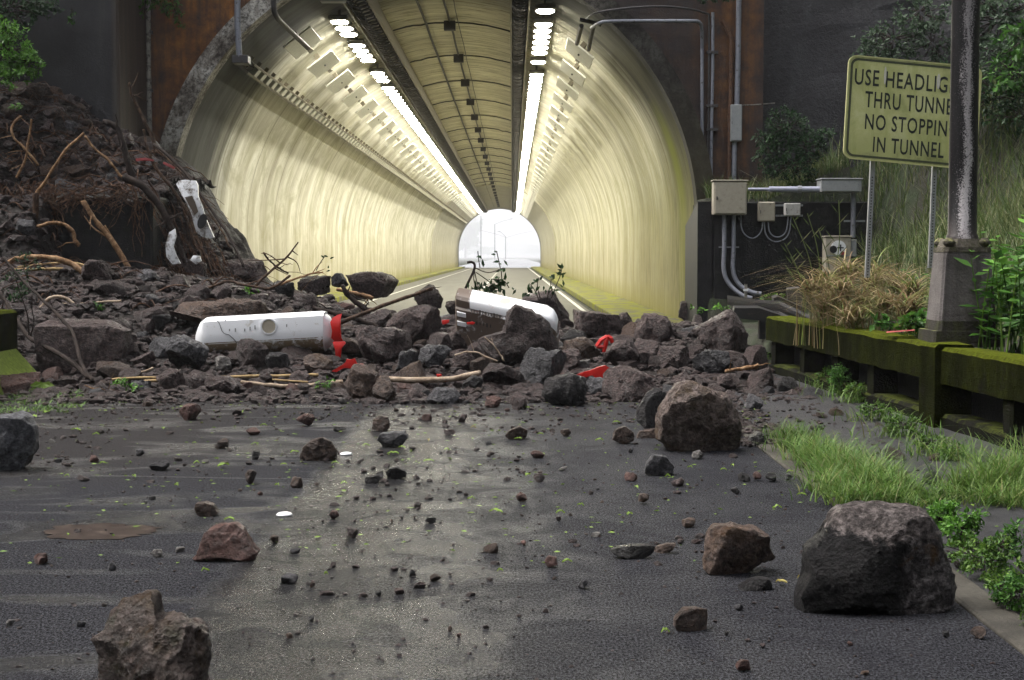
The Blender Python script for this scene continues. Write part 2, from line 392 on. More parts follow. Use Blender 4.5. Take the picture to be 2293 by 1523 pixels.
def m_ring():
    g = N('portal_ring_concrete'); p = g.pos(); x, y, z = g.xyz(p)
    n1 = g.noise(p, 1.6, 9, .72, .5); n2 = g.noise(p, 14, 7, .8)
    c = g.ramp(n1, [(.36, (.06,.048,.040)), (.46, (.26,.23,.195)), (.58, (.62,.59,.53))])
    c = g.mix(g.mapr(n2, .40, .54, .85, 0), c, (.035,.027,.021))
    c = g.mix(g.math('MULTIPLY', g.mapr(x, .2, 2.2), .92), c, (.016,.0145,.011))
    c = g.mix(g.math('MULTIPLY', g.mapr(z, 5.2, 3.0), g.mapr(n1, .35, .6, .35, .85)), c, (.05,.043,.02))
    return g.bsdf(c, .75, .2, normal=g.bump(n2, .4, .02))
RING = m_ring()

XC, ZC, RL, DN, DF = -1.605, 2.31, 5.38, 32.3, 202.0      # tunnel axis, springing height, radius, portals
def m_lining():
    g = N('tunnel_lining'); p = g.pos(); x, y, z = g.xyz(p)
    uv = g.n('ShaderNodeUVMap').outputs[0]; u, v, _ = g.xyz(uv)     # u: arc length (m) from crown, v: distance along (m)
    wv = g.math('ADD', v, g.math('MULTIPLY', g.math('SUBTRACT', g.noise(g.comb(u, v, 0.0), .6, 3), .5), .12))
    s1 = g.noise(g.comb(g.math('MULTIPLY', u, .17), g.math('MULTIPLY', wv, .9), 1.0), 1.0, 8, .72, .08)
    s2 = g.noise(g.comb(g.math('MULTIPLY', u, .8), g.math('MULTIPLY', wv, 6.0), 5.0), 1.0, 5, .75)
    blot = g.noise(g.sc(p, .8, .55, .8), 1.0, 8, .72, .8)
    au = g.math('ABSOLUTE', u)
    ceil_ = g.mapr(au, 3.2, 1.9, 0, 1, True)
    wallc = g.ramp(s1, [(.30, (.33,.30,.215)), (.44, (.58,.555,.455)), (.57, (.76,.74,.645)), (.75, (.85,.84,.76))])
    wallc = g.mix(g.mapr(s2, .52, .66, 0, .42), wallc, (.33,.31,.19))
    wallc = g.mix(g.mapr(blot, .47, .62, 0, .62), wallc, (.40,.385,.25))
    ceilc = g.ramp(s2, [(.38, (.26,.23,.15)), (.47, (.70,.66,.49)), (.62, (.82,.79,.63))])
    ceilc = g.mix(g.mapr(s1, .38, .6, .4, 0), ceilc, (.22,.19,.11))
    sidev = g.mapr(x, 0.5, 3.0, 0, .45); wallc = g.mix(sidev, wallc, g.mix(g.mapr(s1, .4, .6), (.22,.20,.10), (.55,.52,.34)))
    c = g.mix(ceil_, wallc, ceilc)
    # construction joints between the lining bays
    fr = g.math('FRACT', g.math('DIVIDE', v, 4.6)); jt = g.mapr(g.math('MINIMUM', fr, g.math('SUBTRACT', 1.0, fr)), 0, .014, .7, 0)
    c = g.mix(jt, c, (.16,.14,.08))
    # bare, greyer bays near the far end and a grimy first bay, darkened further to look unlit
    c = g.mix(g.mapr(v, 133.6, 134.0, 0, .6), c, (.30,.285,.235))
    dirt_dim = g.mapr(g.math('ADD', v, g.math('MULTIPLY', g.math('SUBTRACT', s1, .5), 4.5)), 38.8, 35.2, 0, 1)
    grime_dim = g.mix(g.mapr(s1, .35, .65), (.022,.024,.026), (.085,.088,.085)); grime_dim = g.mix(g.mapr(x, 0.0, 2.5), grime_dim, g.mix(g.mapr(s1, .35, .65), (.018,.017,.009), (.07,.066,.03)))
    c = g.mix(g.math('MULTIPLY', dirt_dim, .9), c, grime_dim)
    # algae low on the damp side wall near the mouth
    alg = g.math('MULTIPLY', g.mapr(x, 2.2, 3.5), g.mapr(g.math('ADD', v, g.math('MULTIPLY', s1, 8.0)), 66, 38, 0, 1))
    alg = g.math('MULTIPLY', alg, g.mapr(g.math('ADD', z, g.math('MULTIPLY', s2, 1.0)), 5.6, 3.2, 0, 1))
    c = g.mix(g.math('MULTIPLY', alg, .9), c, g.ramp(s2, [(.35, (.10,.098,.03)), (.6, (.25,.24,.085))]))
    band = g.math('MULTIPLY', g.mapr(x, 3.0, 3.5), g.mapr(g.math('ABSOLUTE', g.math('SUBTRACT', v, 34.6)), .25, 1.0, 1, 0))
    c = g.mix(g.math('MULTIPLY', band, .8), c, (.20,.22,.02))
    tan = g.mapr(g.math('ADD', z, g.math('MULTIPLY', s1, 2.2)), 4.6, 1.4, 0, .62)
    c = g.mix(tan, c, g.mix(g.mapr(s2, .38, .6), (.25,.215,.115), (.47,.42,.26)))
    low = g.mapr(g.math('ADD', z, g.math('MULTIPLY', s1, .8)), 1.25, .5, 0, .65)
    c = g.mix(low, c, (.28,.26,.07))
    return g.bsdf(c, .85, .08, normal=g.bump(g.math('ADD', s2, blot), .35, .02))
LINING = m_lining()
def m_troad():
    g = N('tunnel_asphalt'); p = g.pos(); n = g.noise(p, 60, 4, .8); n1 = g.noise(g.sc(p, 1, .12, 1), 1.5, 5, .6)
    c = g.ramp(n, [(.3, (.09,.087,.075)), (.7, (.19,.185,.165))]); c = g.mix(g.mapr(n1, .4, .65, .4, 0), c, (.085,.08,.065))
    return g.bsdf(c, .75, .12, normal=g.bump(n, .4, .006))
TROAD = m_troad()
def m_twalk():
    g = N('tunnel_walkway_mossy'); p = g.pos(); n = g.noise(p, 2.0, 7, .7); n2 = g.noise(p, 20, 5, .8)
    c = g.ramp(n2, [(.3, (.10,.095,.06)), (.7, (.24,.23,.16))]); c = g.mix(g.mapr(n, .46, .56), c, (.26,.27,.03))
    return g.bsdf(c, .9, .08, normal=g.bump(n2, .6, .02))
TWALK = m_twalk()
def m_paint(name, col, wear=.5, wc=(.10,.10,.10)):
    g = N(name); p = g.pos(); n = g.noise(p, 30, 6, .8); n1 = g.noise(p, 3, 4)
    return g.bsdf(g.mix(g.mapr(g.math('ADD', n, g.math('MULTIPLY', n1, .4)), .72 - wear*.1, .86 - wear*.1), col, wc), .6, .4)
PAINT = m_paint('road_paint', (.72,.71,.66))

def m_metal(name, col, rough=.45, metal=.6, rust=None, amt=.5):
    g = N(name); p = g.pos(); n = g.noise(p, 12, 7, .75); n2 = g.noise(p, 60, 4, .7)
    c = g.mix(g.mapr(n, .3, .7, 0, .5), col, tuple(.55*q for q in col))
    if rust: c = g.mix(g.mapr(n, .62 - amt*.2, .70 - amt*.2), c, rust)
    return g.bsdf(c, g.mapr(n2, .3, .7, rough-.1, rough+.15), .5, metal, normal=g.bump(n2, .2, .003))
GALV = m_metal('galvanised_steel', (.30,.31,.33), .45, .5, (.10,.07,.05), .1)
PIPE = m_metal('grey_conduit', (.26,.27,.31), .5, .2, (.07,.06,.05), .25)
PIPEDARK = m_metal('dark_conduit', (.075,.07,.07), .5, .3, (.05,.035,.03), .4)
PIPERUST = m_metal('rusty_conduit', (.13,.065,.035), .7, .1, (.06,.03,.02), .5)
PIPEPALE = m_metal('pale_painted_pipe', (.24,.22,.19), .6, .0, (.06,.05,.04), .6)
BOXCREAM = m_metal('cream_enclosure', (.40,.36,.28), .6, 0, (.15,.11,.07), .1)
BOXGREY = m_metal('grey_enclosure', (.33,.34,.34), .55, .1, (.16,.15,.14), .1)
BOXWHITE = m_metal('white_enclosure', (.52,.51,.48), .55, 0, (.17,.10,.07), .3)
TRAY = m_metal('tray_steel', (.20,.175,.12), .6, .2)
CABLE = m_metal('black_cable', (.035,.030,.022), .6, 0)
HOUSING = m_metal('lamp_housing', (.16,.15,.12), .5, .3)
CLAMP = m_metal('pale_clamp', (.62,.60,.48), .5, 0)
PANEL = m_metal('white_panel', (.86,.85,.76), .5, 0)
BLACKPLASTIC = m_metal('black_steel_rail', (.028,.027,.028), .45, .4, (.05,.04,.035), .3)
def m_lamp():
    g = N('lamp_lens'); return g.bsdf((.9,.88,.75), .4, .3, emit=(1.0,.96,.82), estr=LAMP)
LAMP = 45.0
LENS = m_lamp()

def m_leaf(name, cols, trans=.3, rough=.5, spec=.22):
    g = N(name); geo = g.n('ShaderNodeNewGeometry'); r = geo.outputs['Random Per Island']
    st = [(i/(max(1, len(cols)-1)), c) for i, c in enumerate(cols)]
    c = g.ramp(r, st); c = g.mix(g.mapr(g.noise(g.pos(), 3.0, 4), .35, .65, .45, 0), c, tuple(.5*q for q in cols[0]))
    return g.bsdf(c, rough, spec, trans=trans)
LEAF = m_leaf('leaf_green', [(.025,.073,.014), (.056,.154,.022), (.105,.238,.039)])
LEAF_BRIGHT = m_leaf('leaf_bright', [(.046,.130,.016), (.098,.247,.029), (.169,.351,.052)])
LEAF_DARK = m_leaf('leaf_dark', [(.012,.030,.012), (.024,.060,.021), (.045,.098,.033)])
LEAF_FAR = m_leaf('leaf_far', [(.036,.063,.036), (.063,.099,.054), (.090,.135,.081)])
GRASS = m_leaf('grass_green', [(.035,.085,.012), (.065,.145,.02), (.11,.21,.036), (.17,.24,.06), (.08,.17,.026), (.25,.22,.10)])
GRASS_SLOPE = m_leaf('grass_slope', [(.037,.071,.019), (.085,.133,.034), (.145,.178,.065), (.255,.246,.128)])
GRASS_DRY = m_leaf('grass_dry', [(.16,.09,.045), (.30,.20,.11), (.42,.34,.20), (.34,.30,.12), (.13,.20,.04), (.22,.27,.07)], trans=.25)
WEED = m_leaf('weed_green', [(.033,.078,.013), (.078,.169,.023), (.156,.260,.039)])
FALLEN = m_leaf('fallen_leaf', [(.10,.20,.02), (.22,.34,.05), (.30,.42,.11)])
FALLEN_YEL = m_leaf('fallen_leaf_yellow', [(.35,.28,.05), (.42,.36,.14)])

def m_bark(name, a, b, c_, scale=1.0):
    g = N(name); p = g.pos(); n = g.noise(p, 10*scale, 7, .75); n2 = g.noise(p, 60, 5, .8)
    c = g.ramp(n, [(.32, a), (.5, b), (.68, c_)])
    return g.bsdf(c, .7, .12, normal=g.bump(g.math("ADD", n2, n), .9, .02))
BARK_DARK = m_bark('bark_dark', (.012,.009,.008), (.028,.020,.017), (.06,.042,.034))
BARK_TAN = m_bark('bark_tan', (.05,.027,.015), (.23,.13,.066), (.50,.33,.19))
BARK_MID = m_bark('bark_brown', (.018,.011,.008), (.06,.036,.024), (.16,.10,.066))
STRAW = m_bark('straw', (.20,.13,.06), (.36,.25,.12), (.5,.38,.2))
PEELED = m_bark('peeled_wood', (.16,.11,.075), (.38,.29,.21), (.55,.45,.34))

def m_white(name, dirt=.4, dc=(.16,.125,.09)):
    g = N(name); p = g.pos(True); x, y, z = g.xyz(p); n = g.noise(p, 7, 8, .75); n2 = g.noise(p, 60, 5, .8)
    c = g.mix(g.mapr(n, .64 - dirt*.3, .78 - dirt*.3), (.80,.81,.83), dc)
    c = g.mix(g.mapr(n2, .66, .74, 0, .7), c, (.2,.18,.16))
    return g.bsdf(c, .4, .5, normal=g.bump(n, .1, .01))
PLASTIC = m_white('white_plastic', .20, (.42,.38,.31))
PLASTIC_DIRTY = m_white('white_plastic_muddy', .55, (.13,.10,.075))
MUDPLASTIC = m_white('mud_caked_plastic', 1.1, (.12,.09,.07))
def m_plain(name, col, rough=.5, spec=.5, bump=.2, var=.35):
    g = N(name); p = g.pos(); n = g.noise(p, 25, 6, .75)
    return g.bsdf(g.mix(g.mapr(n, .3, .7, 0, var), col, tuple(.5*q for q in col)), rough, spec, normal=g.bump(n, bump, .006))
REDP = m_plain('red_plastic', (.62,.018,.014), .35)
BLACK = m_plain('black_paint', (.012,.012,.012), .6)
CERAMIC = m_plain('white_ceramic', (.80,.80,.80), .3, .5, .05, .1)
REDTAPE = m_plain('red_tape', (.30,.045,.045), .6)
PUDDLE = None
def m_puddle():
    g = N('muddy_puddle'); p = g.pos(); n = g.noise(p, 9, 6, .7); n2 = g.noise(g.sc(p, 1, .5, 1), 60, 4, .8)
    c = g.ramp(n, [(.35, (.018,.012,.010)), (.58, (.045,.033,.027)), (.72, (.13,.10,.08))])
    return g.bsdf(c, .30, .5, normal=g.bump(n2, .25, .004))
PUDDLE = m_puddle()
def m_sign():
    g = N('sign_face_weathered'); p = g.pos(); x, y, z = g.xyz(p)
    n = g.noise(p, 3, 7, .7, .4); st = g.noise(g.sc(p, 9, 1, .8), 1.3, 5, .7); n2 = g.noise(p, 45, 5, .8)
    c = g.ramp(n, [(.3, (.30,.32,.12)), (.5, (.48,.49,.21)), (.72, (.60,.60,.33))])
    c = g.mix(g.mapr(st, .5, .7, 0, .45), c, (.25,.29,.035))
    c = g.mix(g.mapr(n2, .60, .72, 0, .5), c, (.22,.24,.05))
    lowm = g.math('MULTIPLY', g.mapr(z, 2.98, 2.68, 0, 1), g.mapr(n, .42, .6))
    c = g.mix(g.math('MULTIPLY', lowm, .7), c, (.10,.12,.02))
    return g.bsdf(c, .4, .5)
SIGN = m_sign()
def m_pole():
    g = N('weathered_pole'); p = g.pos(); x, y, z = g.xyz(p)
    n = g.noise(g.sc(p, 5, 5, 1.1), 1.6, 8, .75, .3); n2 = g.noise(p, 70, 6, .85)
    streak = g.mapr(g.math('ABSOLUTE', g.math('SUBTRACT', x, g.math('ADD', 4.235, g.math('MULTIPLY', g.math('SUBTRACT', n, .5), .22)))), .0, .075, 1, 0)
    flake = g.mapr(g.math('ADD', n2, g.math('MULTIPLY', streak, .26)), .60, .70, 0, 1)
    c = g.mix(g.mapr(n, .35, .65), (.003,.003,.0035), (.011,.010,.011))
    c = g.mix(g.math('MULTIPLY', flake, g.mapr(z, 4.6, 2.2, .35, .95)), c, (.42,.39,.40))
    c = g.mix(g.math('MULTIPLY', g.mapr(z, 2.0, 1.65), g.mapr(n, .4, .6, .3, .8)), c, (.10,.08,.075))
    return g.bsdf(c, .45, .22, normal=g.bump(n2, .35, .004))
POLE = m_pole()
# ------------------------------------------------------------------ setting: ground, road, pavement, hill
rnd = random.Random(7)
def sheet(name, x0, x1, y0, y1, z, mat, nx=1, ny=1):
    mb = MB().grid(lambda u, v: (x0+(x1-x0)*u, y0+(y1-y0)*v, z), nx, ny); return struct(name, mb, mat)
sheet('ground', -1500, 1500, -300, 1600, -.06, GROUND, 8, 8)
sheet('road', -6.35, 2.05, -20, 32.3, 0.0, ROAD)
sheet('tunnel_road', -5.95, 2.25, 32.3, 205, 0.002, TROAD)
sheet('far_road', -8, 6, 205, 700, -.01, m_plain('wet_far_road', (.16,.16,.165), .25))
mb = MB()
for k in range(40):
    y0 = 33.5 + k*4.4 ; mb.add([(-1.47,y0,.008),(-1.35,y0,.008),(-1.35,y0+2.2,.008),(-1.47,y0+2.2,.008)], [(0,1,2,3)])
struct('lane_marking', mb, PAINT)
mb = MB().add([(2.0,32.3,.008),(2.12,32.3,.008),(2.12,204,.008),(2.0,204,.008)], [(0,1,2,3)]); struct('edge_line', mb, PAINT)
mb = MB().add([(-5.0,32.3,.008),(-4.9,32.3,.008),(-4.9,204,.008),(-5.0,204,.008)], [(0,1,2,3)]); struct('edge_line', mb, PAINT)
struct('tunnel_walkway', MB().box((2.45, 32.3, -.05), (XC+RL-.004, 201.9, .16), .02), TWALK)
struct('tunnel_walkway', MB().box((XC-RL+.004, 32.3, -.05), (-6.05, 201.9, .16), .02), TWALK)
struct('kerb', MB().box((2.05, -20, -.05), (2.24, 27, .022), .012), KERB)
def walk(u, v):
    x = 2.24 + 2.0*u; y = -20 + 45*v
    return (x, y, .012 + .05*u + .008*noise.noise((x*1.3, y*1.1, 0)))
struct('pavement', MB().grid(walk, 8, 120), WALK)
# muddy puddle in a dip of the road
c = gp(197, 1190); pts = []
for k in range(48):
    th = 2*PI*k/48; r = 1 + .30*noise.noise((math.cos(th)*1.6, math.sin(th)*1.6, 3)) + (.28*noise.noise((math.cos(th)*7, math.sin(th)*7, 9)))
    pts.append((c.x + .33*r*math.cos(th)*(1.25 if math.cos(th) > 0 else .8), c.y + .25*r*math.sin(th), .004))
struct('puddle', MB().add([(c.x, c.y, .004)] + pts, [(0, 1+i, 1+(i+1)%48) for i in range(48)]), PUDDLE)

# hill over the tunnel, raised beyond view to block the sky ahead
def hill(u, v):
    x = -70 + 140*u; y = 33.2 + 168.2*v
    e = min(1, max(0, (y-33.2)/14)); e2 = min(1, max(0, (201.4-y)/14))
    z = 10.6 + (26*math.sin(e*PI/2)**.6 + 14*min(1, max(0, (y-45)/40)))*math.sin(e2*PI/2)**.6 + .04*max(0, abs(x)-9)**1.2
    z += 1.2*noise.fractal((x*.11, y*.11, 2), 1.0, 2.0, 4)
    return (x, y, z)
struct('sky_blocking_hill', MB().grid(hill, 70, 100), GROUND)
# far end cut face round the exit portal, and rocky cliffs beside the near portal
def cliff(name, P, z0, z1, seed, amp=.5, nu=70, nv=50, mat=CLIFF):
    segs = [math.dist(P[i], P[i+1]) for i in range(len(P)-1)]; L = sum(segs)
    def fn(u, v):
        d = u*L; i = 0
        while i < len(segs)-1 and d > segs[i]: d -= segs[i]; i += 1
        t = d/segs[i]; x = P[i][0]+(P[i+1][0]-P[i][0])*t; y = P[i][1]+(P[i+1][1]-P[i][1])*t; z = z0+(z1-z0)*v
        ed = min(1, u*12)
        q = amp*ed*noise.fractal((x*.35+seed, y*.35, z*.35), .9, 2.1, 6)
        return (x + q*.3, y - abs(q)*1.0 + v*1.0, z)
    o = struct(name, MB().grid(fn, nu, nv), mat); return o
cliff('cliff', [(5.05, 32.75), (8.4, 31.9), (12.5, 29.6), (18, 26), (30, 24), (60, 22)], -.2, 12.5, 3, .35)
cliff('cliff', [(-60, 18), (-30, 22), (-16, 27.5), (-9.0, 31.2)][::-1], -.2, 12.5, 11, .5)

# unseen hills added behind the camera and above the cliffs to block low sky
def rear_sky_blocker(u, v):
    a = R(-158 + 316*u); r = 30 + 16*v + 3*noise.noise((u*9, v*3, 4)); x = r*math.sin(a)*1.05; y = -4 - r*math.cos(a)*.95
    z = -.2 + 30*v**.8*(1 + .22*noise.fractal((u*7, v*3, 9), 1, 2, 4)) * min(1, 8*min(u, 1-u)+.35)
    return (x, y, z)
struct('sky_blocking_hill', MB().grid(rear_sky_blocker, 90, 24), GROUND)

# embankment behind the parapet and the ground the retaining wall holds back
def emb_z(x, y):
    z = .55 + max(0, x-4.3)*.30 + max(0, x-6.3)*.38
    hi = 2.72 + max(0, x-5.0)*.42
    t = min(1, max(0, (y-29.9)/.25)) if x < 6.6 else min(1, max(0, (y-(29.9-(x-6.6)*3.5))/4.0))
    low = min(1, max(0, (y-21)/3)) * (1 if x < 5.2 else max(0, 1-(x-5.2)/.8)); z = z*(1-low) + .35*low
    z = z*(1-t) + max(z, hi)*t
    return z + .10*noise.fractal((x*.8, y*.8, 5), 1, 2, 4) * (1 if y < 29.4 else .6)
def emb(u, v):
    y = -6 + 38.6*v; x0 = px_x(y) + .34; x = x0 + (26-x0)*u**1.6
    return (x, y, emb_z(x, y) if u > 0 else .2)
def px_x(y): return 3.41 + (20.9-min(21.5, max(-10, y)))*.062        # front line of the parapet
struct('embankment', MB().grid(emb, 44, 90), GROUND, smooth=True)
# left verge beyond the road edge
struct('verge', MB().grid(lambda u, v: (-30 + 23.65*u, -10 + 42*v, .02 + .5*(1-u) + .05*noise.noise((u*20, v*30, 1))), 20, 40), GROUND)

# ------------------------------------------------------------------ road tunnel: lining, portal ring, headwall, far portal
tun = thing('road_tunnel', (XC, DN, 0), 'lit concrete road tunnel with a round arched mouth and stained cream lining', 'tunnel')
def arch(r, n=72, zb=0.0):
    P = [(XC - r, zb), (XC - r, zb + (ZC-zb)*.5)]
    P += [(XC - r*math.cos(PI*k/n), ZC + r*math.sin(PI*k/n)) for k in range(n+1)]
    P += [(XC + r, zb + (ZC-zb)*.5), (XC + r, zb)]
    return P
def lining_mesh():
    A = arch(RL, 72, -.05); al = [0]
    for i in range(1, len(A)): al.append(al[-1] + math.dist(A[i], A[i-1]))
    half = al[-1]/2
    ys = [DN-.35] + [DN + 1.2*i for i in range(0, 30)] + list(np.arange(70, 133.7, 3.0)) + [133.6]
    rows = [(y, RL) for y in ys] + [(133.62, RL-.10)] + [(y, RL-.10) for y in list(np.arange(136, DF, 4.0)) + [DF]]
    v = []; f = []; uv = []
    na = len(A)
    for (y, r) in rows:
        for (x, z) in arch(r, 72, -.05): v.append((x, y, z))
    me = bpy.data.meshes.new('lining')
    for j in range(len(rows)-1):
        for i in range(na-1): f.append((j*na+i, (j+1)*na+i, (j+1)*na+i+1, j*na+i+1))
    me.from_pydata([(a-XC, b-DN, c) for a, b, c in v], [], f); me.update()
    l = me.uv_layers.new(name='UVMap')
    for p in me.polygons:
        for li, vi in zip(p.loop_indices, p.vertices): l.data[li].uv = (al[vi % na]-half, rows[vi//na][0])
    me.polygons.foreach_set('use_smooth', [True]*len(me.polygons)); me.set_sharp_from_angle(angle=R(30))
    return me
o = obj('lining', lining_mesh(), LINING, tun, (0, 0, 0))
def ring_part(name, y0, y1, r0, r1, mat, zb=-.05):
    a = arch(r0, 72, zb); b = arch(r1, 72, zb); n = len(a); v = []
    for (x, z) in a: v.append((x, y0, z))
    for (x, z) in b: v.append((x, y0, z))
    for (x, z) in b: v.append((x, y1, z))
    for (x, z) in a: v.append((x, y1, z))
    f = []
    for i in range(n-1):
        f += [(i, i+1, n+i+1, n+i), (n+i, n+i+1, 2*n+i+1, 2*n+i), (3*n+i, 3*n+i+1, i+1, i)]
    return part(name, MB().add(v, f), mat, tun)
ring_part('portal_ring', DN-.42, DN+.1, RL-.006, RL+.37, RING)
def wall_hole(name, x0, x1, z1, y, r, mat, thick=.5):
    a = arch(r, 72, -.3); n = len(a); b = []
    for k, (x, z) in enumerate(a):
        dx, dz = x-XC, z-1.5; s = 1e9
        if dx > 1e-6: s = min(s, (x1-XC)/dx)
        if dx < -1e-6: s = min(s, (x0-XC)/dx)
        if dz > 1e-6: s = min(s, (z1-1.5)/dz)
        X, Z = XC+dx*s, 1.5+dz*s
        b.append((X, max(-.3, Z)))
    b[0] = (x0, -.3); b[-1] = (x1, -.3)
    for cx in (x0, x1):        # keep square corners
        i = min(range(n), key=lambda i: math.dist(b[i], (cx, z1))); b[i] = (cx, z1)
    v = [(x, y, z) for x, z in a] + [(x, y, z) for x, z in b] + [(x, y+thick, z) for x, z in b] + [(x, y+thick, z) for x, z in a]
    f = []
    for i in range(n-1): f += [(i, i+1, n+i+1, n+i), (n+i, n+i+1, 2*n+i+1, 2*n+i), (3*n+i, 2*n+i, 2*n+i+1, 3*n+i+1), (3*n+i, 3*n+i+1, i+1, i)]
    return part(name, MB().add(v, f), mat, tun)
wall_hole('headwall', -9.2, 5.15, 11.5, DN, RL+.35, HEADWALL)
wall_hole('exit_headwall', -40, 36, 12, DF-.3, RL-.12, WALLDARK)

# buttress on the slope side of the portal
mb = MB().box((-9.6, 29.9, 0), (-7.45, DN-.004, 12.5), .05)
tag(obj('buttress', mb, BUTT, None, (-8.5, 30, 0)), 'tall dark concrete buttress with rust-stained edge beside the tunnel headwall', 'buttress')
mb = MB().box((-14, 31.2, 0), (-9.62, 33, 12.4), .05)

# dark retaining wall under the debris slope
mb = MB().box((-8.6, 26.7, -.1), (-6.12, 31.85, 2.62), .04)
tag(obj('retaining_wall', mb, WALLDARK, None, (-7.4, 26.7, 0)), 'low dark mossy wall block buried under the root-covered debris slope', 'wall')
mb = MB().box((3.82, 29.75, -.1), (6.75, 30.1, 2.62), .03)
rw = obj('retaining_wall', mb, WALLDARK, None, (5.2, 29.7, 0)); tag(rw, 'dark retaining wall carrying the electrical boxes beside the portal', 'wall')
p1 = at(1600, 440, 29.75); 
mb = MB(); v = [(3.80, 31.85, -.1), (3.80, 29.75, -.1), (3.80, 29.75, 2.62), (3.80, 31.85, 2.2)]
mb.add(v + [(x-.28, y, z) for x, y, z in v], [(0,1,2,3), (4,7,6,5), (0,4,5,1), (1,5,6,2), (2,6,7,3), (3,7,4,0)])
part('wing', mb, WALLDARK, rw)

# parapet beside the shoulder: rails on short posts over a base
def par_seg(name, y0, y1, dx0, dx1, z0, z1, mat, root, n=16, rough=.012):
    mb = MB(); v = []; prof = [(dx0, z0), (dx0, z1-.03), (dx0+.03, z1), (dx1-.03, z1), (dx1, z1-.03), (dx1, z0)]
    for j in range(n+1):
        y = y0 + (y1-y0)*j/n
        for k, (d, z) in enumerate(prof):
            e = rough*noise.noise((d*9+y*2.1, y*2.7, z*8))
            v.append((px_x(y)+d+e, y, z+e))
    m = len(prof); f = []
    for j in range(n):
        for k in range(m): f.append((j*m+k, j*m+(k+1)%m, (j+1)*m+(k+1)%m, (j+1)*m+k))
    f += [tuple(range(m)), tuple(n*m+k for k in range(m))[::-1]]
    return part(name, mb.add(v, f), mat, root)
par = thing('parapet', (px_x(14), 14, 0), 'long mossy concrete parapet of rails on short posts above a base, beside the shoulder', 'parapet')
par_seg('rail', 14.45, 20.95, 0, .36, .47, .79, PARAPET, par, 60)
par_seg('rail', 2.0, 14.02, .02, .38, .45, .775, PARAPET, par, 90)
par_seg('base', 2.0, 20.9, .03, .40, -.05, .17, PARAPET_DARK, par, 110)
par_seg('dark_gap_fill', 2.0, 20.9, .30, .37, .16, .48, WALLDARK, par, 40)  # dark strip added across the open gaps under the rail, imitating their shade
for y in (20.72, 19.2, 17.7, 16.3, 14.24, 12.5, 11.0, 9.5, 8.0, 6.5):
    big = abs(y-14.24) < .01
    par_seg('post', y-(.215 if big else .11), y+(.205 if big else .11), (-.04 if big else .05), .33, -.03 if big else .16, .80 if big else .48, PARAPET if big else PARAPET_DARK, par, 4)
tape = obj('tape_strip', MB().add([at(1985, 748, 15.35)+Vector((0,0,0)), at(2048, 743, 15.2), at(2048, 740, 15.35), at(1985, 745, 15.5)], [(0,1,2,3)]), REDTAPE)
tape.data.transform(Matrix.Translation((0,0,.012)))
tag(tape, 'short strip of red tape lying on the mossy parapet rail', 'tape')

# end of the matching parapet on the debris side
lp = thing('parapet', (-6.4, 19.3, 0), 'end of a mossy parapet half buried at the foot of the debris slope', 'parapet')
part('rail', MB().box((-6.75, 12.0, .0), (-6.13, 19.4, .93), .035), PARAPET, lp)
mb = MB(); mb.add([(-6.13,12,0),(-5.78,12,0),(-5.86,12,.14),(-6.13,12,.45),(-6.13,19.3,0),(-5.78,19.3,0),(-5.86,19.3,.14),(-6.13,19.3,.45)], [(0,1,2,3),(7,6,5,4),(0,4,5,1),(1,5,6,2),(2,6,7,3),(3,7,4,0)])
part('toe', mb, m_conc('moss_covered_toe', (.03,.035,.01), (.05,.06,.012), (.07,.08,.02), moss=(.05,.065,.010), mossamt=1.6), lp)
# ------------------------------------------------------------------ tunnel fittings
def lining_pt(phi, r=RL): return XC - r*math.cos(phi), ZC + r*math.sin(phi)     # phi from the slope-side springing
ORD = ['first','second','third','fourth','fifth','sixth','seventh','eighth','ninth','tenth','eleventh','twelfth','thirteenth','fourteenth','fifteenth','sixteenth','seventeenth','eighteenth','nineteenth','twentieth']
TENS = ['', '', 'twenty', 'thirty', 'forty', 'fifty', 'sixty', 'seventy', 'eighty', 'ninety']
def ordw(i):
    if i < 20: return ORD[i]
    k = i+1
    if k < 100:
        if k % 10 == 0: return TENS[k//10][:-1] + 'ieth'
        return TENS[k//10] + '-' + ORD[k % 10 - 1]
    r = k - 100
    return 'hundredth' if r == 0 else 'hundred-and-' + ordw(r-1)
# ceiling lamps: two rows, each an oval lens in a shallow housing
def lamp_proto(name):
    t = thing(name, (0, 0, 0), '', 'lamp')
    v = []; f = []; n = 20
    for k in range(n):
        th = 2*PI*k/n; v.append((.20*math.copysign(abs(math.cos(th))**.8, math.cos(th)), .24*math.copysign(abs(math.sin(th))**.8, math.sin(th)), -.035))
    v += [(x*.85, y*.85, -.06) for x, y, z in v[:n]]
    f = [(k, n+k, n+(k+1) % n, (k+1) % n) for k in range(n)] + [tuple(range(n, 2*n))]
    f = [tuple(reversed(q)) for q in f]
    l = obj('lens', MB().add(v, f), LENS, t, (0,0,0))
    obj('housing', MB().box((-.22, -.36, -.034), (.22, .36, .08), .03), HOUSING, t, (0,0,0))
    obj('bracket', MB().box((-.03, -.03, .08), (.03, .03, .32)), HOUSING, t, (0,0,0))
    return t
lp0 = lamp_proto('ceiling_lamp')
rows = {'slope': (XC-2.315, 6.93), 'parapet': (XC+2.325, 6.93)}
skips = {'slope': {3, 8, 9, 13}, 'parapet': {1, 8, 10, 11}}
first = True
for side, (lx, lz) in rows.items():
    i = 0; y = 35.9 if side == 'slope' else 34.3
    k = 0
    while i < 150 and y < 196:
        if k not in skips[side]:
            o = lp0 if first else copy_tree(lp0)
            first = False
            o.location = (lx, y, lz)
            tag(o, f'glowing oval lamp, {ordw(i)} from the mouth in the {"row nearer the debris slope" if side == "slope" else "row nearer the parapet"}', 'lamp', 'ceiling lamps of the tunnel')
            i += 1
        y += (1.0 if y < 90 else 1.15); k += 1
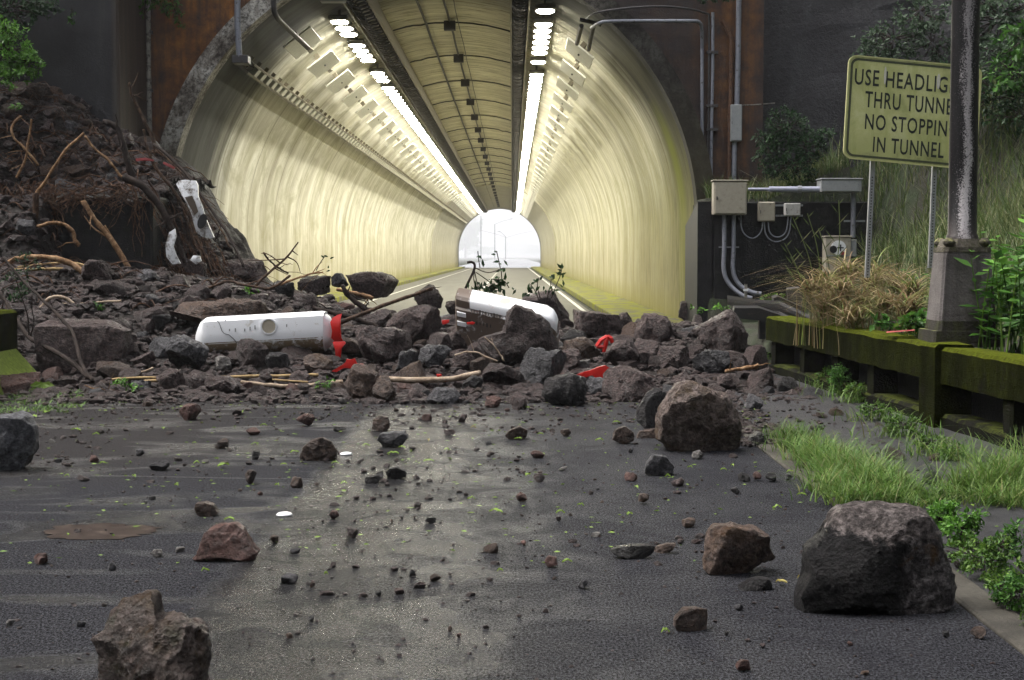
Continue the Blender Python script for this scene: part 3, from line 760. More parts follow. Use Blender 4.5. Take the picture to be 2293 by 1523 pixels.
# pale unlit panels on arms along both haunches
def panel_proto():
    t = thing('pale_board', (0,0,0), '', 'panel')
    obj('panel_face', MB().box((-.37, -1.0, -.02), (.37, 1.0, .02), .008), PANEL, t, (0,0,0))
    obj('latch', MB().box((-.012, -.03, -.055), (.03, .03, -.0202), .005), CABLE, t, (0,0,0))
    mb = MB().box((-.06, -.92, .0202), (.06, 1.72, .16), .01)
    obj('bracket', mb, TRAY, t, (0,0,0))
    return t
pp = panel_proto()
first = True
for side in ('slope', 'parapet'):
    n = 0; y = 35.2 if side == 'slope' else 36.4
    phi = math.atan2(6.06-ZC, XC+4.46) if side == 'slope' else math.atan2(6.19-ZC, -(1.5-XC))
    while y < 192:
        o = pp if first else copy_tree(pp)
        first = False
        x, z = lining_pt(phi, RL-.33)
        o.location = (x, y, z)
        o.rotation_euler = (0, phi - PI/2, 0)
        tag(o, f'pale hinged panel, {ordw(n)} from the mouth on the haunch {"above the cable tray" if side == "slope" else "nearer the parapet"}', 'panel', 'pale panels along the tunnel haunches')
        n += 1; y += 3.9
# cable tray along the slope-side haunch with pale clamps
phi = math.atan2(5.62-ZC, abs(-5.61-XC))
tx, tz = lining_pt(phi, RL-.22)
ct = thing('cable_tray', (tx, 33.2, tz), 'long dark cable tray with pale clamps running along the tunnel wall', 'cable tray')
ca, sa = math.cos(phi), math.sin(phi)
nin = Vector((ca, 0, -sa)); tn = Vector((-sa, 0, -ca))        # inward normal, downward tangent
B = Vector((tx, 0, tz))
def bar(mb, a0, a1, b0, b1, y0, y1):
    v = []
    for y in (y0, y1):
        for a, b in ((a0,b0),(a1,b0),(a1,b1),(a0,b1)): v.append(B + nin*a + tn*b + Vector((0,y,0)))
    return mb.add(v, [(0,1,2,3),(7,6,5,4),(0,4,5,1),(1,5,6,2),(2,6,7,3),(3,7,4,0)])
part('upper_rail', bar(MB(), .0, .16, -.13, -.09, 33.0, 196), TRAY, ct)
part('lower_rail', bar(MB(), .0, .16, .09, .14, 33.0, 196), TRAY, ct)
part('tray_bed', bar(MB(), -.20, .0, -.12, .13, 33.0, 196), TRAY, ct)
mb = MB()
for q in range(3):
    pts = []
    for i in range(120):
        y = 33 + i*1.37; pts.append(B + nin*(.05+.015*math.sin(i*1.3+q)) + tn*(-.05+.045*q+.012*math.sin(i*.7+2*q)) + Vector((0,y,0)))
    part('cable', MB().tube(pts, .017, 5), CABLE, ct)
y = 33.6; i = 0; rest = MB()
while y < 190:
    if i < 90: part('clamp', bar(MB(), .02, .175, -.085, .085, y, y+.34), CLAMP, ct)
    else: bar(rest, .02, .175, -.085, .085, y, y+.34)
    y += .80; i += 1
cl = part('far_clamp', rest, CLAMP, ct); cl['kind'] = 'stuff'
mb = MB()
for i in range(160):
    y = 33.2 + i; bar(mb, -.05, .03, -.22, -.13, y, y+.06)
o = part('hanger', mb, TRAY, ct); o['kind'] = 'stuff'
# coiled wire trays beside both lamp rows
def coil(x, z, y0, y1, step, r, lab, broad):
    t = thing('coiled_cable', (x, y0, z), lab, 'cable')
    pts = []; n = int((y1-y0)/step*9)
    for i in range(n):
        th = 2*PI*i/9; y = y0 + (y1-y0)*i/n
        pts.append((x + r*math.cos(th), y, z - .05 + r*.75*math.sin(th)))
    part('coil', MB().tube(pts, .026, 4), CABLE, t)
    part('tray_back', MB().box((x-broad, y0, z+r*.75-.02), (x+broad, y1, z+r*.75+.03)), BOXCREAM, t)
    part('edge_rail', MB().box((x+broad-.02, y0, z-.18), (x+broad+.02, y1, z+r*.75-.022)), TRAY, t)
    part('edge_rail', MB().box((x-broad-.02, y0, z-.18), (x-broad+.02, y1, z+r*.75-.022)), TRAY, t)
coil(XC-1.70, 7.12, 33.0, 195, .46, .24, 'coiled black cable in an open tray beside the lamp row nearer the slope', .27)
coil(XC+1.78, 7.12, 33.0, 195, .40, .18, 'coiled black cable in an open tray beside the lamp row nearer the parapet', .2)
# crown conduits, junction boxes and cross cables
for q, (dx, r, lab) in enumerate(((0.0, .03, 'thin dark conduit along the tunnel crown linking the junction boxes'), (-.62, .035, 'dark cable bundle sagging beside the crown conduit'), (.22, .012, 'very thin wire strung beside the crown conduit'))):
    pts = [(XC+dx+.03*noise.noise((i*.7, q, 0)), 33+i*2.0, ZC+math.sqrt((RL-.07)**2-dx*dx)-.02*abs(noise.noise((i*.9, q, 4)))) for i in range(82)]
    tag(obj('conduit', MB().tube(pts, r, 6), CABLE, None, pts[0]), lab, 'conduit')
y = 40.7; i = 0; jb = None
while y < 190:
    t = thing('junction_box', (XC, y, ZC+RL-.1), f'dark ceiling junction box, {ordw(i)} from the tunnel mouth, with a cable across the vault', 'junction box', 'junction boxes along the tunnel crown')
    part('box', MB().box((XC-.15, y-.12, ZC+RL-.30), (XC+.15, y+.12, ZC+RL-.06), .01), CABLE, t)
    pts = []
    for k in range(21):
        a = PI/2 + (k-10)/10*.36; wv = .05*noise.noise((k*.6, i, 0))
        px_, pz_ = lining_pt(a, RL-.06-abs(wv)); pts.append((px_, y+.18+wv*2.5, pz_))
    part('cross_cable', MB().tube(pts, .022, 5), CABLE, t)
    y += 6.7; i += 1

# pipes and conduits on the portal
def pipe(P, r, mat, lab, n=10, cat='pipe', extra=None):
    t = obj('pipe', MB().tube(P, r, n), mat, None, P[0], True, 50); tag(t, lab, cat); return t
def smooth_path(P, it=3):
    P = [Vector(p) for p in P]
    for _ in range(it):
        Q = [P[0]]
        for a, b in zip(P, P[1:]): Q += [a*.75+b*.25, a*.25+b*.75]
        Q.append(P[-1]); P = Q
    return P
D0 = DN-.62
p = pipe([at(531, -80, D0), at(532, 60, D0), at(536, 128, D0)], .062, PIPE, 'upright grey pipe crossing the portal ring above the cable tray')
part('foot_bracket', MB().box(tuple(at(520, 142, D0)+Vector((0,-.06,0))), tuple(at(556, 124, D0)+Vector((0,.3,0))), .01), PIPEDARK, p)
pipe(smooth_path([at(611, -80, D0), at(612, 10, D0), at(616, 36, D0+.1), at(636, 56, 32.6), at(690, 108, 34.6)], 3), .055, PIPEDARK, 'dark bent pipe entering the tunnel above the panels')
pp_ = pipe([at(331, -60, DN-.12), at(332, 140, DN-.12), at(335, 295, DN-.12)], .055, PIPEPALE, 'pale stained downpipe in the corner between buttress and rusty headwall')
for yy in (70, 200): part('pipe_clip', MB().box(tuple(at(322, yy+5, DN-.16)), tuple(at(343, yy, DN-.02))), PIPEDARK, pp_)
dw = DN-.08
pipe(smooth_path([at(1325, 62, DN+.6), at(1340, 52, DN-.5), at(1360, 47, DN-.5), at(1545, 47, DN-.5)], 2)[:-1] + smooth_path([at(1545, 47, DN-.5), at(1570, 48, dw-.3), at(1572, 76, dw-.1), at(1572, 110, dw)], 3) + [at(1572, 300, dw), at(1570, 400, dw)], .036, PIPE, 'grey conduit arching from the headwall down over the portal ring')
pipe(smooth_path([at(1310, 45, DN+.6), at(1330, 28, DN-.55), at(1400, 18, DN-.5), at(1480, 13, DN-.45), at(1550, 20, DN-.3), at(1588, 32, dw)], 2) + [at(1588, 60, dw), at(1587, 240, dw), at(1583, 420, dw)], .022, PIPEDARK, 'thin dark cable looping from the panels out to the headwall conduits')
pv = pipe([at(1596, 28, dw), at(1596, 150, dw), at(1593, 300, dw), at(1592, 420, dw)], .034, PIPE, 'straight grey conduit rising on the dark headwall')
for yy in (115, 235, 288): part('pipe_clip', MB().box(tuple(at(1583, yy+4, dw-.05)), tuple(at(1607, yy, dw+.06))), PIPEDARK, pv)
pipe(smooth_path([at(1617, 46, dw), at(1626, 62, dw), at(1636, 84, dw)], 2) + [at(1637, 150, dw), at(1634, 300, dw), at(1632, 420, dw)], .04, PIPERUST, 'rusty brown pipe with a bent top on the headwall')
pu = pipe([at(1655, -40, dw), at(1653, 110, dw), at(1650, 236, dw)], .055, PIPE, 'thick grey riser pipe above the pale wall box')
part('lower_length', MB().tube([at(1645, 314, dw), at(1643, 420, dw)], .05, 10), PIPE, pu)
pipe(smooth_path([at(1663, 236, dw), at(1690, 235, dw), at(1735, 231, DN+.2)], 1), .012, PIPEPALE, 'thin pale wire running sideways from the pale wall box')
# brackets hanging by the first panel on the parapet side
hb = thing('cable_bracket', at(1305, 60, DN+.9), 'dark angled bracket holding cables at the first panel near the parapet', 'bracket')
part('arm', MB().tube([at(1330, 55, DN+.5), at(1322, 90, DN+1.4), at(1318, 112, DN+2.0)], .045, 6), PIPEDARK, hb)
part('arm', MB().tube([at(1302, 58, DN+.9), at(1296, 80, DN+1.6), at(1292, 98, DN+2.2)], .05, 6), PIPEDARK, hb)
part('cross_bar', MB().tube([at(1300, 44, DN+.5), at(1345, 55, DN+.3)], .05, 6), PIPEDARK, hb)
gb = at(752, -2, DN+.6)
tag(obj('sensor_box', MB().box((gb.x-.33, gb.y-.1, gb.z-.06), (gb.x+.2, gb.y+.2, gb.z+.3), .02), BOXGREY, None, gb), 'small grey box fixed under the vault above the first lamp', 'box')

# electrical boxes on the retaining wall
def ebox(px0, py0, px1, py1, D, depth, mat, name, lab, door=True, lid=None, cat='electrical box'):
    a = at(px0, py1, D); b = at(px1, py0, D)
    t = thing(name, ((a.x+b.x)/2, D, a.z), lab, cat)
    part('body', MB().box((a.x, D, a.z), (b.x, D+depth, b.z), .012), mat, t)
    if door:
        e = .035*(b.x-a.x)
        d = part('door', MB().box((a.x+e, D-.022, a.z+e), (b.x-e, D-.0005, b.z-e), .008), mat, t)
        part('latch', MB().box((a.x+e*2.2, D-.04, (a.z+b.z)/2-.03), (a.x+e*3.4, D-.0225, (a.z+b.z)/2+.03), .004), PIPEDARK, d)
    if lid: part('lid', MB().box((a.x-.02, D-.03, b.z+.0005), (b.x+.02, D+depth, b.z+.025), .006), mat, t)
    return t
DW = 29.75
ebox(1598, 406, 1673, 481, DW-.32, .31, BOXCREAM, 'junction_cabinet', 'large square cream electrical box at the end of the retaining wall', True, True)
ebox(1636, 234, 1662, 316, DN-.20, .18, BOXGREY, 'wall_box', 'tall narrow pale box on the headwall pipes', True)
ebox(1699, 452, 1736, 496, DW-.16, .155, BOXCREAM, 'switch_box', 'small cream box hung on the retaining wall beside the white box', True)
wb = ebox(1757, 455, 1793, 484, DW-.16, .12, BOXWHITE, 'switch_box', 'small rust-streaked white box hung on strut rails', True)
for yy in (458, 481):
    a = at(1737, yy+4, DW-.04); b = at(1797, yy, DW); part('strut', MB().box(tuple(a), tuple(b)), GALV, wb)
tb = ebox(1840, 402, 1930, 430, DW-.75, .5, BOXGREY, 'trough_box', 'long grey trough box with overhanging lid above the retaining wall', False, True)
part('cover', MB().box((at(1843,0,DW-.75).x, DW-.762, at(0,428,DW-.75).z), (at(1927,0,DW-.75).x, DW-.7505, at(0,404,DW-.75).z), .005), BOXGREY, tb)
hp = pipe([at(1675, 424, DW-.45), at(1722, 424, DW-.5), at(1722, 424, DW-.5), at(1838, 424, DW-.55)], [.03, .03, .055, .055], m_metal('lilac_pvc', (.36,.37,.46), .4, 0), 'pale grey plastic pipe joining the cream box to the trough box')
part('coupling', MB().tube([at(1786, 424, DW-.53), at(1795, 424, DW-.535)], .07, 10), GALV, hp)
vp = pipe([at(1911, 430, DW-.5), at(1910, 532, DW-.5)], .046, PIPE, 'upright grey pipe from the trough box down to the meter cabinet')
part('strut', MB().box(tuple(at(1891, 497, DW-.46)), tuple(at(1936, 493, DW-.40))), GALV, vp)
mc = ebox(1848, 531, 1906, 610, DW-.75, .3, BOXCREAM, 'meter_cabinet', 'cream meter cabinet with a round white dial behind the tall grass', False, True)
a = at(1906, 575, DW-.75); b = at(1920, 536, DW-.75)
part('side_box', MB().box((a.x+.001, DW-.7, a.z), (b.x, DW-.45, b.z), .01), BOXGREY, mc)
c = at(1877, 555, DW-.75); mb = MB()
mb.tube([c+Vector((0,.002,0)), c-Vector((0,.05,0))], .135, 24)
dl = part('meter_dial', mb, CERAMIC, mc)
part('dial_mark', MB().box(tuple(c+Vector((-.03,-.056,-.012))), tuple(c+Vector((.09,-.0505,.012)))).box(tuple(c+Vector((.02,-.0562,-.06))), tuple(c+Vector((.045,-.0507,.06)))), BLACK, dl)
part('dirt_mark', MB().tube([c+Vector((-.10,-.0508,-.03)), c+Vector((-.10,-.054,-.03))], .07, 12), BLACK, dl)
part('tag', MB().box(tuple(c+Vector((.04,-.06,-.13))), tuple(c+Vector((.10,-.0505,-.07)))), REDTAPE, dl)
part('divider', MB().box(tuple(at(1850, 574, DW-.765)), tuple(at(1904, 571, DW-.751))), BOXGREY, mc)
for k, (x0, lab) in enumerate(((1622, 'outer of two grey cables curving down from the cream box to the ground'), (1643, 'inner of two grey cables curving down from the cream box to the ground'))):
    P = smooth_path([at(x0, 481, DW-.12), at(x0, 560, DW-.12), at(x0-3, 610, DW-.12), at(x0+12, 640, DW-.14), at(x0+42, 664-8*k, DW-.25), at(x0+62, 668-10*k, DW-.3)], 3)
    t = obj('cable', MB().tube(P, .042, 8), PIPE, None, P[0], True); tag(t, lab, 'cable', 'grey cables under the cream box')
cs = thing('cable_strut', at(1630, 553, DW-.06), 'thin galvanised strut clipping the two grey cables to the wall', 'strut')
part('strut_bar', MB().box(tuple(at(1610, 555, DW-.05)), tuple(at(1654, 552, DW-.001))), GALV, cs)
mk = thing('marker_stake', at(1670, 668, DW-.4), 'short pale stake where the grey cables reach the ground', 'stake')
part('stake', MB().box(tuple(at(1667, 690, DW-.42)), tuple(at(1673, 636, DW-.38))), PIPEPALE, mk)
part('clip', MB().box(tuple(at(1665, 652, DW-.45)), tuple(at(1675, 647, DW-.421))), CERAMIC, mk)
loops = [((1659, 480), (1660, 520), (1685, 538), (1706, 520), (1708, 496), 'thin cable loop hanging between the cream cabinet and the small cream box'),
         ((1711, 496), (1714, 530), (1738, 545), (1768, 530), (1771, 484), 'outer thin cable loop hanging between the small boxes'),
         ((1720, 496), (1722, 522), (1740, 534), (1762, 522), (1765, 484), 'inner thin cable loop hanging between the small boxes')]
for L in loops:
    P = smooth_path([at(x, y, DW-.09) for x, y in L[:5]], 3)
    tag(obj('cable', MB().tube(P, .013, 6), PIPE, None, P[0], True), L[5], 'cable')

# road sign on perforated posts
DS = 17.5
sg = thing('road_sign', at(2035, 620, DS), 'tilted yellow rectangular sign telling drivers to use headlights through the tunnel', 'sign')
A = {'tl': at(1903, 124, DS), 'tr': at(2196, 152, DS+.05), 'br': at(2184, 380, DS+.05), 'bl': at(1887, 353, DS)}
sc_ = (A['tl']+A['tr']+A['br']+A['bl'])/4
ux = ((A['tr']-A['tl'])+(A['br']-A['bl'])).normalized(); uz = ((A['tl']-A['bl'])+(A['tr']-A['br'])).normalized()
uy = ux.cross(uz).normalized()*-1        # towards the camera
if uy.y > 0: uy = -uy
sw = ((A['tr']-A['tl']).length+(A['br']-A['bl']).length)/4; sh = ((A['tl']-A['bl']).length+(A['tr']-A['br']).length)/4
def rrect(hw, hh, r, n=6):
    P = []
    for cx, cz, a0 in ((hw-r, hh-r, 0), (-hw+r, hh-r, 90), (-hw+r, -hh+r, 180), (hw-r, -hh+r, 270)):
        for k in range(n+1):
            a = R(a0 + 90*k/n); P.append((cx+r*math.cos(a), cz+r*math.sin(a)))
    return P
def S(x, z, d): return sc_ + ux*x + uz*z + uy*d
def plate(P, d0, d1):
    n = len(P); v = [S(x, z, d0) for x, z in P] + [S(x, z, d1) for x, z in P]
    return MB().add(v, [tuple(range(n))[::-1], tuple(range(n, 2*n))] + [(k, (k+1) % n, n+(k+1) % n, n+k) for k in range(n)])
part('panel', plate(rrect(sw, sh, .09), 0, .012), SIGN, sg)
def frame(o_, i_, d0, d1):
    n = len(o_); v = [S(x, z, d1) for x, z in o_] + [S(x, z, d1) for x, z in i_] + [S(x, z, d0) for x, z in o_] + [S(x, z, d0) for x, z in i_]
    f = []
    for k in range(n):
        j = (k+1) % n; f += [(k, j, n+j, n+k), (2*n+k, k, j, 2*n+j)[::-1], (n+k, n+j, 3*n+j, 3*n+k)]
    return MB().add(v, f)
part('border', frame(rrect(sw-.022, sh-.022, .08), rrect(sw-.046, sh-.046, .065), .0122, .0145), m_plain('faded_border', (.07,.08,.045), .6, .3, .1, .7), sg)
part('edge_lip', frame(rrect(sw+.008, sh+.008, .095), rrect(sw-.008, sh-.008, .085), -.006, .020), m_plain('sign_edge', (.50,.50,.22), .5), sg)
def text_mesh(s, h, wmax=None):
    cu = bpy.data.curves.new('t', 'FONT'); cu.body = s; cu.size = 1; cu.align_x = 'CENTER'; cu.space_character = 1.12; cu.offset = .012; cu.resolution_u = 3
    ob = bpy.data.objects.new('t', cu); COL.objects.link(ob); bpy.context.view_layer.update()
    me = bpy.data.meshes.new_from_object(ob.evaluated_get(bpy.context.evaluated_depsgraph_get()))
    bpy.data.objects.remove(ob)
    xs = [v.co.x for v in me.vertices]; ys = [v.co.y for v in me.vertices]
    s_ = h/(max(ys)-min(ys)); y0 = min(ys); cx = (max(xs)+min(xs))/2; wd = (max(xs)-min(xs))*s_
    kx = s_ if not wmax else s_*wmax/wd
    V = [((v.co.x-cx)*kx, (v.co.y-y0)*s_) for v in me.vertices]; Fc = [tuple(p.vertices) for p in me.polygons]
    return V, Fc
INK = m_plain('faded_ink', (.028,.033,.026), .6, .3, .1, .5)
lines = [('USE HEADLIGHTS', 189, 1915, 2188, 34), ('THRU TUNNEL', 240, 1936, 2149, 34), ('NO STOPPING', 289, 1934, 2143, 33), ('IN TUNNEL', 340, 1950, 2110, 32)]
for s, yb, x0, x1, hpx in lines:
    k = DS/F
    V, Fc = text_mesh(s, hpx*k*1.06, (x1-x0)*k)
    xm = (x0+x1)/2; yb = yb + (xm-x0)*.093
    c0 = at(xm, yb, DS) - sc_; ox, oz = c0.dot(ux), c0.dot(uz)
    part('lettering', MB().add([S(ox+x, oz+z, .0142) for x, z in V], Fc), INK, sg)
# worn pale patches where letters have rubbed
for (x, y, w_, h_) in ((1985, 172, .035, .2), (2106, 180, .05, .17)):
    c0 = at(x, y, DS)-sc_; ox, oz = c0.dot(ux), c0.dot(uz)
    P = [(ox+w_/2*math.cos(t)*.8, oz+h_/2*math.sin(t)) for t in [2*PI*i/14 for i in range(14)]]
    part('worn_patch', MB().add([S(a_, b_, .0152) for a_, b_ in P], [tuple(range(14))]), m_plain('worn_white', (.6,.58,.5), .5), sg)
for (xa, ya, xb, yb) in ((1962, 366, 1944, 622), (2100, 378, 2086, 600)):
    a = at(xa, ya-120, DS+.05); b = at(xb, yb, DS+.05); d = (b-a)
    ln = d.length; dn = d.normalized(); sx = Vector((1,0,0)); mb = MB(); hw = .026
    off = Vector((0, .0, 0)); v = []
    for t in (0, ln):
        q = a + dn*t
        for sx_, sy_ in ((-hw, -.01), (hw, -.01), (hw, .04), (hw-.004, .04), (hw-.004, -.004), (-hw+.004, -.004), (-hw+.004, .04), (-hw, .04)): v.append(q + Vector((sx_, sy_+.04, 0)))
    mb.add(v, [(k, (k+1) % 8, 8+(k+1) % 8, 8+k) for k in range(8)] + [tuple(range(8))[::-1], tuple(range(8, 16))])
    po = part('post', mb, GALV, sg)
    hb_ = MB(); t = ln*.40
    while t < ln:
        q = a + dn*t + Vector((0, .0285, 0)); hb_.add([q+Vector((-.007,0,-.007)), q+Vector((.007,0,-.007)), q+Vector((.007,0,.007)), q+Vector((-.007,0,.007))], [(0,1,2,3)]); t += .0254*1.3
    part('hole_row', hb_, BLACK, po)

# lamp post on its pedestal
LX, LY = 4.235, 14.75
zt = .80
lpst = thing('lamp_post', (LX, LY, zt), 'weathered black lamp post on a concrete pedestal standing on the mossy parapet', 'lamp post')
def frus(z0, z1, w0, w1, d0, d1, n=10, bev=.06):
    mb = MB(); v = []; prof = []
    for j in range(n+1):
        t = j/n; hw = (w0+(w1-w0)*t)/2; hd = (d0+(d1-d0)*t)/2; z = z0+(z1-z0)*t; b = bev
        for x, y in ((-hw+b,-hd),(hw-b,-hd),(hw,-hd+b),(hw,hd-b),(hw-b,hd),(-hw+b,hd),(-hw,hd-b),(-hw,-hd+b)): v.append((LX+x, LY+y, z))
    f = [(j*8+k, j*8+(k+1) % 8, (j+1)*8+(k+1) % 8, (j+1)*8+k) for j in range(n) for k in range(8)] + [tuple(range(8))[::-1], tuple(n*8+k for k in range(8))]
    return mb.add(v, f)
part('plinth', frus(zt-.05, zt+.10, .67, .65, .60, .58, 1, .02), PEDBASE, lpst)
part('footing', frus(zt+.1005, zt+.19, .56, .53, .52, .50, 1, .03), PEDBASE, lpst)
pd = part('pedestal', frus(zt+.1905, zt+.83, .535, .44, .50, .42, 8, .035), PED, lpst)
for sx in (-1, 1):
    mb = MB(); v = []
    for z, hw, hd in ((zt+.20, .262, .252), (zt+.82, .216, .212)):
        for a_, b_ in ((hw-.030, -hd-.006), (hw-.012, -hd-.006), (hw-.012, -hd+.02), (hw-.030, -hd+.02)): v.append((LX+sx*a_, LY+b_, z))
    part('corner_rib', mb.add(v, [(0,1,5,4),(1,2,6,5),(2,3,7,6),(3,0,4,7),(0,3,2,1),(4,5,6,7)]), PED, pd)
part('collar', frus(zt+.8305, zt+.875, .45, .44, .43, .42, 1, .04), PEDTOP, lpst)
mb = MB()
part('cap', frus(zt+.8755, zt+.955, .42, .36, .40, .34, 4, .10), PEDTOP, lpst)
for sx in (-1, 1):
    for sy in (-1, 1):
        part('cap_lug', MB().box((LX+sx*.165-.055, LY+sy*.15-.055, zt+.8757), (LX+sx*.165+.055, LY+sy*.15+.055, zt+.965), .035), PEDTOP, lpst)
mb = MB().lathe([(.150, zt+.955), (.145, zt+.985), (.133, zt+1.0), (.131, zt+1.6), (.128, zt+3.0), (.118, zt+8.2)], (LX, LY, 0), 28)
part('pole', mb, POLE, lpst, True, 50)
# lamp arm high above the frame
arm = [Vector((LX, LY, zt+8.2))+Vector((-.0, 0, 0))] + [Vector((LX-.2*k, LY, zt+8.2+.45*math.sin(min(1, k/8)*PI/2))) for k in range(1, 11)]
la = part('arm', MB().tube(arm, .045, 8), POLE, lpst, True)
part('lamp_head', MB().box((LX-2.6, LY-.14, zt+8.52), (LX-1.98, LY+.14, zt+8.68), .05), BOXGREY, lpst)

# bent guard rail and broken slabs between the parapet end and the wall
gr = thing('guard_rail', at(1660, 700, 22.5), 'bent dark steel guard rail behind the rocks at the end of the parapet', 'guard rail')
P0 = [at(1628, 680, 24.2), at(1690, 690, 23.2), at(1745, 694, 22.6), at(1812, 726, 22.0)]
v = []; f = []; prof = [(0, .15), (.035, .10), (.035, .05), (0, .0), (.035, -.05), (.035, -.10), (0, -.15)]
for i, q in enumerate(P0):
    for (d, z) in prof: v.append(q + Vector((0, -d, z-.02)))
for i in range(len(P0)-1):
    for k in range(len(prof)-1): f.append((i*7+k, (i+1)*7+k, (i+1)*7+k+1, i*7+k+1))
part('beam', MB().add(v, f), BLACKPLASTIC, gr)
part('post', MB().box(tuple(at(1700, 760, 23.3)), tuple(at(1712, 690, 23.45)), .01), BLACKPLASTIC, gr)
def slab(px, lab, D, th, mat, depth):
    P = [at(x, y, D) for x, y in px]; n = len(P); back = Vector((.12, depth, .08)); mb = MB()
    v = P + [p + Vector((0,0,-th)) for p in P]
    return v
def wedge(name, px, D, depth, mat, lab, cat):
    P = [at(x, y, D) for x, y in px]; n = len(P); Q = [p+Vector((.05, depth, .02)) for p in P]
    mb = MB().add(P+Q, [tuple(range(n)), tuple(range(n, 2*n))[::-1]] + [(k, n+k, n+(k+1) % n, (k+1) % n) for k in range(n)])
    o = obj(name, mb, mat, None, P[0]); tag(o, lab, cat); return o
wedge('broken_slab', [(1765, 690), (1800, 695), (1803, 665), (1790, 645), (1762, 648)], 26.0, .35, SLAB, 'leaning grey concrete slab in front of the retaining wall', 'slab')
wedge('broken_slab', [(1737, 700), (1800, 712), (1800, 690), (1742, 664), (1732, 668)], 24.6, .5, BLACKPLASTIC, 'dark tilted slab beside the bent guard rail', 'slab')
wedge('broken_slab', [(1640, 712), (1745, 722), (1748, 706), (1700, 690), (1645, 690)], 22.3, .5, BLACKPLASTIC, 'low dark slab at the end of the mossy parapet', 'slab')

# beyond the far portal: lamp posts, wires, pale trees
for (x, y0, y1, D, arm_, lab) in ((1077, 484, 600, 400, 0, 'faint tall pole beyond the tunnel exit, the one nearer the debris side'), (1108, 502, 603, 430, 38, 'faint street lamp with one arm beyond the tunnel exit'), (1132, 530, 600, 470, -14, 'faint short pole in the mist beyond the tunnel exit')):
    a = at(x, y1, D); b = at(x, y0, D); t = thing('street_lamp' if arm_ else 'utility_pole', (a.x, a.y, 0), lab, 'street lamp' if arm_ else 'pole')
    part('pole', MB().tube([(a.x, a.y, -.05), tuple(b)], .11, 8), GALV, t)
    if arm_:
        e = at(x+arm_, y0-12, D-1); part('arm', MB().tube([b, (b+e)/2+Vector((0,0,.15)), e], .07, 6), GALV, t)
        part('lamp_head', MB().box(tuple(e+Vector((-.5,-.2,-.12))), tuple(e+Vector((.3,.2,.06))), .03), GALV, t)
for (P, lab) in (([(1077, 516), (1110, 524), (1134, 532)], 'overhead wire strung from the tall pole beyond the exit'), ([(1134, 532), (1160, 524), (1195, 517), (1260, 508)], 'overhead wire rising from the short pole beyond the exit')):
    Q = [at(x, y, 402+ (x-1077)*1.2) for x, y in P]
    tag(obj('wire', MB().tube(Q, .035, 5), CABLE, None, Q[0]), lab, 'wire')
# ------------------------------------------------------------------ rubble mound and rocks
def sstep(a, b, x):
    t = min(1, max(0, (x-a)/(b-a))); return t*t*(3-2*t)
def interp(x, xs, ys):
    if x <= xs[0]: return ys[0]
    for i in range(1, len(xs)):
        if x <= xs[i]:
            t = (x-xs[i-1])/(xs[i]-xs[i-1]); t = t*t*(3-2*t); return ys[i-1]+(ys[i]-ys[i-1])*t
    return ys[-1]
def mound_z(x, y):
    hc = interp(x, [-9, -7.5, -6.3, -5, -3.6, -2.4, -1.2, 0, 1.6, 3.0, 3.6], [1.75, 1.35, 1.30, 1.12, .92, .62, .40, .42, .38, .42, .15])
    toe = interp(x, [-9, -6, -4, 0, 2, 3.5], [19.2, 18.6, 17.6, 17.2, 17.0, 19])
    up = sstep(toe, 25.0, y)**.85; dn = 1 - sstep(26.5, 31.0, y) * (1 if x > -4.6 else .25)
    z = hc*up*dn
    # the heap against the portal on the slope side, and the debris fan beside the wall block
    if x > -6.6:
        hp = min(3.0, 3.0 - 1.45*(x+6.25)) * sstep(25.6, 28.6, y) + .25*noise.fractal((x*1.7, y*1.7, 12), .8, 2.1, 5)*sstep(25.6, 27, y)
        z = max(z, hp) if hp > 0 else z
    if x < -7.2:
        z = max(z, 2.55*sstep(-7.25, -7.95, x)*sstep(23.2, 26.6, y))
    return z
def mound_n(x, y):
    return mound_z(x, y) + (.10*noise.fractal((x*1.4, y*1.4, 3), .9, 2.1, 6) + .05*noise.noise((x*4, y*4, 9)))*min(1, mound_z(x, y)*5)
mb = MB().grid(lambda u, v: (-11+15.0*u, 16.5+15.7*v, mound_n(-11+15.0*u, 16.5+15.7*v) - .03), 260, 260)
mb.f = [f for f in mb.f if max(mb.v[i][2] for i in f) > -.02 and not (min(mb.v[i][0] for i in f) < -6.15 and max(mb.v[i][1] for i in f) < 19.6)]
o = obj('rubble_mound', mb, MUD, None, (-3, 24, 0), True); tag(o, 'dark wet mass of mud and crushed rock heaped across the road', 'rubble', None, 'stuff')
# the slope of mud and roots above the retaining wall
def slope_z(x, y):
    top = interp(x, [-13, -9.3, -8.3, -7.6, -6.7, -6.0, -5.5], [5.4, 4.62, 4.40, 3.82, 3.42, 2.95, 2.3])
    edge = 26.75 if x > -7.75 else 26.75 - (-7.75-x)*1.6
    t = sstep(edge, 28.9, y)
    base = 2.62 if x > -7.75 else 2.62 - min(1, (-7.75-x)/.5)*1.2
    return base + .06 + (top-base)*t + (.16*noise.fractal((x*1.3, y*1.3, 8), .8, 2.1, 6) + .06*noise.noise((x*5, y*5, 2)))*min(1, .25+t)
def slope_fn(u, v):
    x = -13 + 7.0*u; edge = 26.72 if x > -7.75 else 26.72 - (-7.75-x)*1.6
    y = edge + (31.9-edge)*v
    z = slope_z(x, y)
    if v < 1e-6: z = 1.0 if x < -7.9 else 2.5
    return (x, y + (.10*noise.noise((x*3, z*3, 1)) if v < .05 else 0), z)
o = obj('mud_slope', MB().grid(slope_fn, 150, 110), MUD, None, (-9, 28, 2), True); tag(o, 'root-filled mud slope spilling over the retaining wall', 'mud', None, 'stuff')
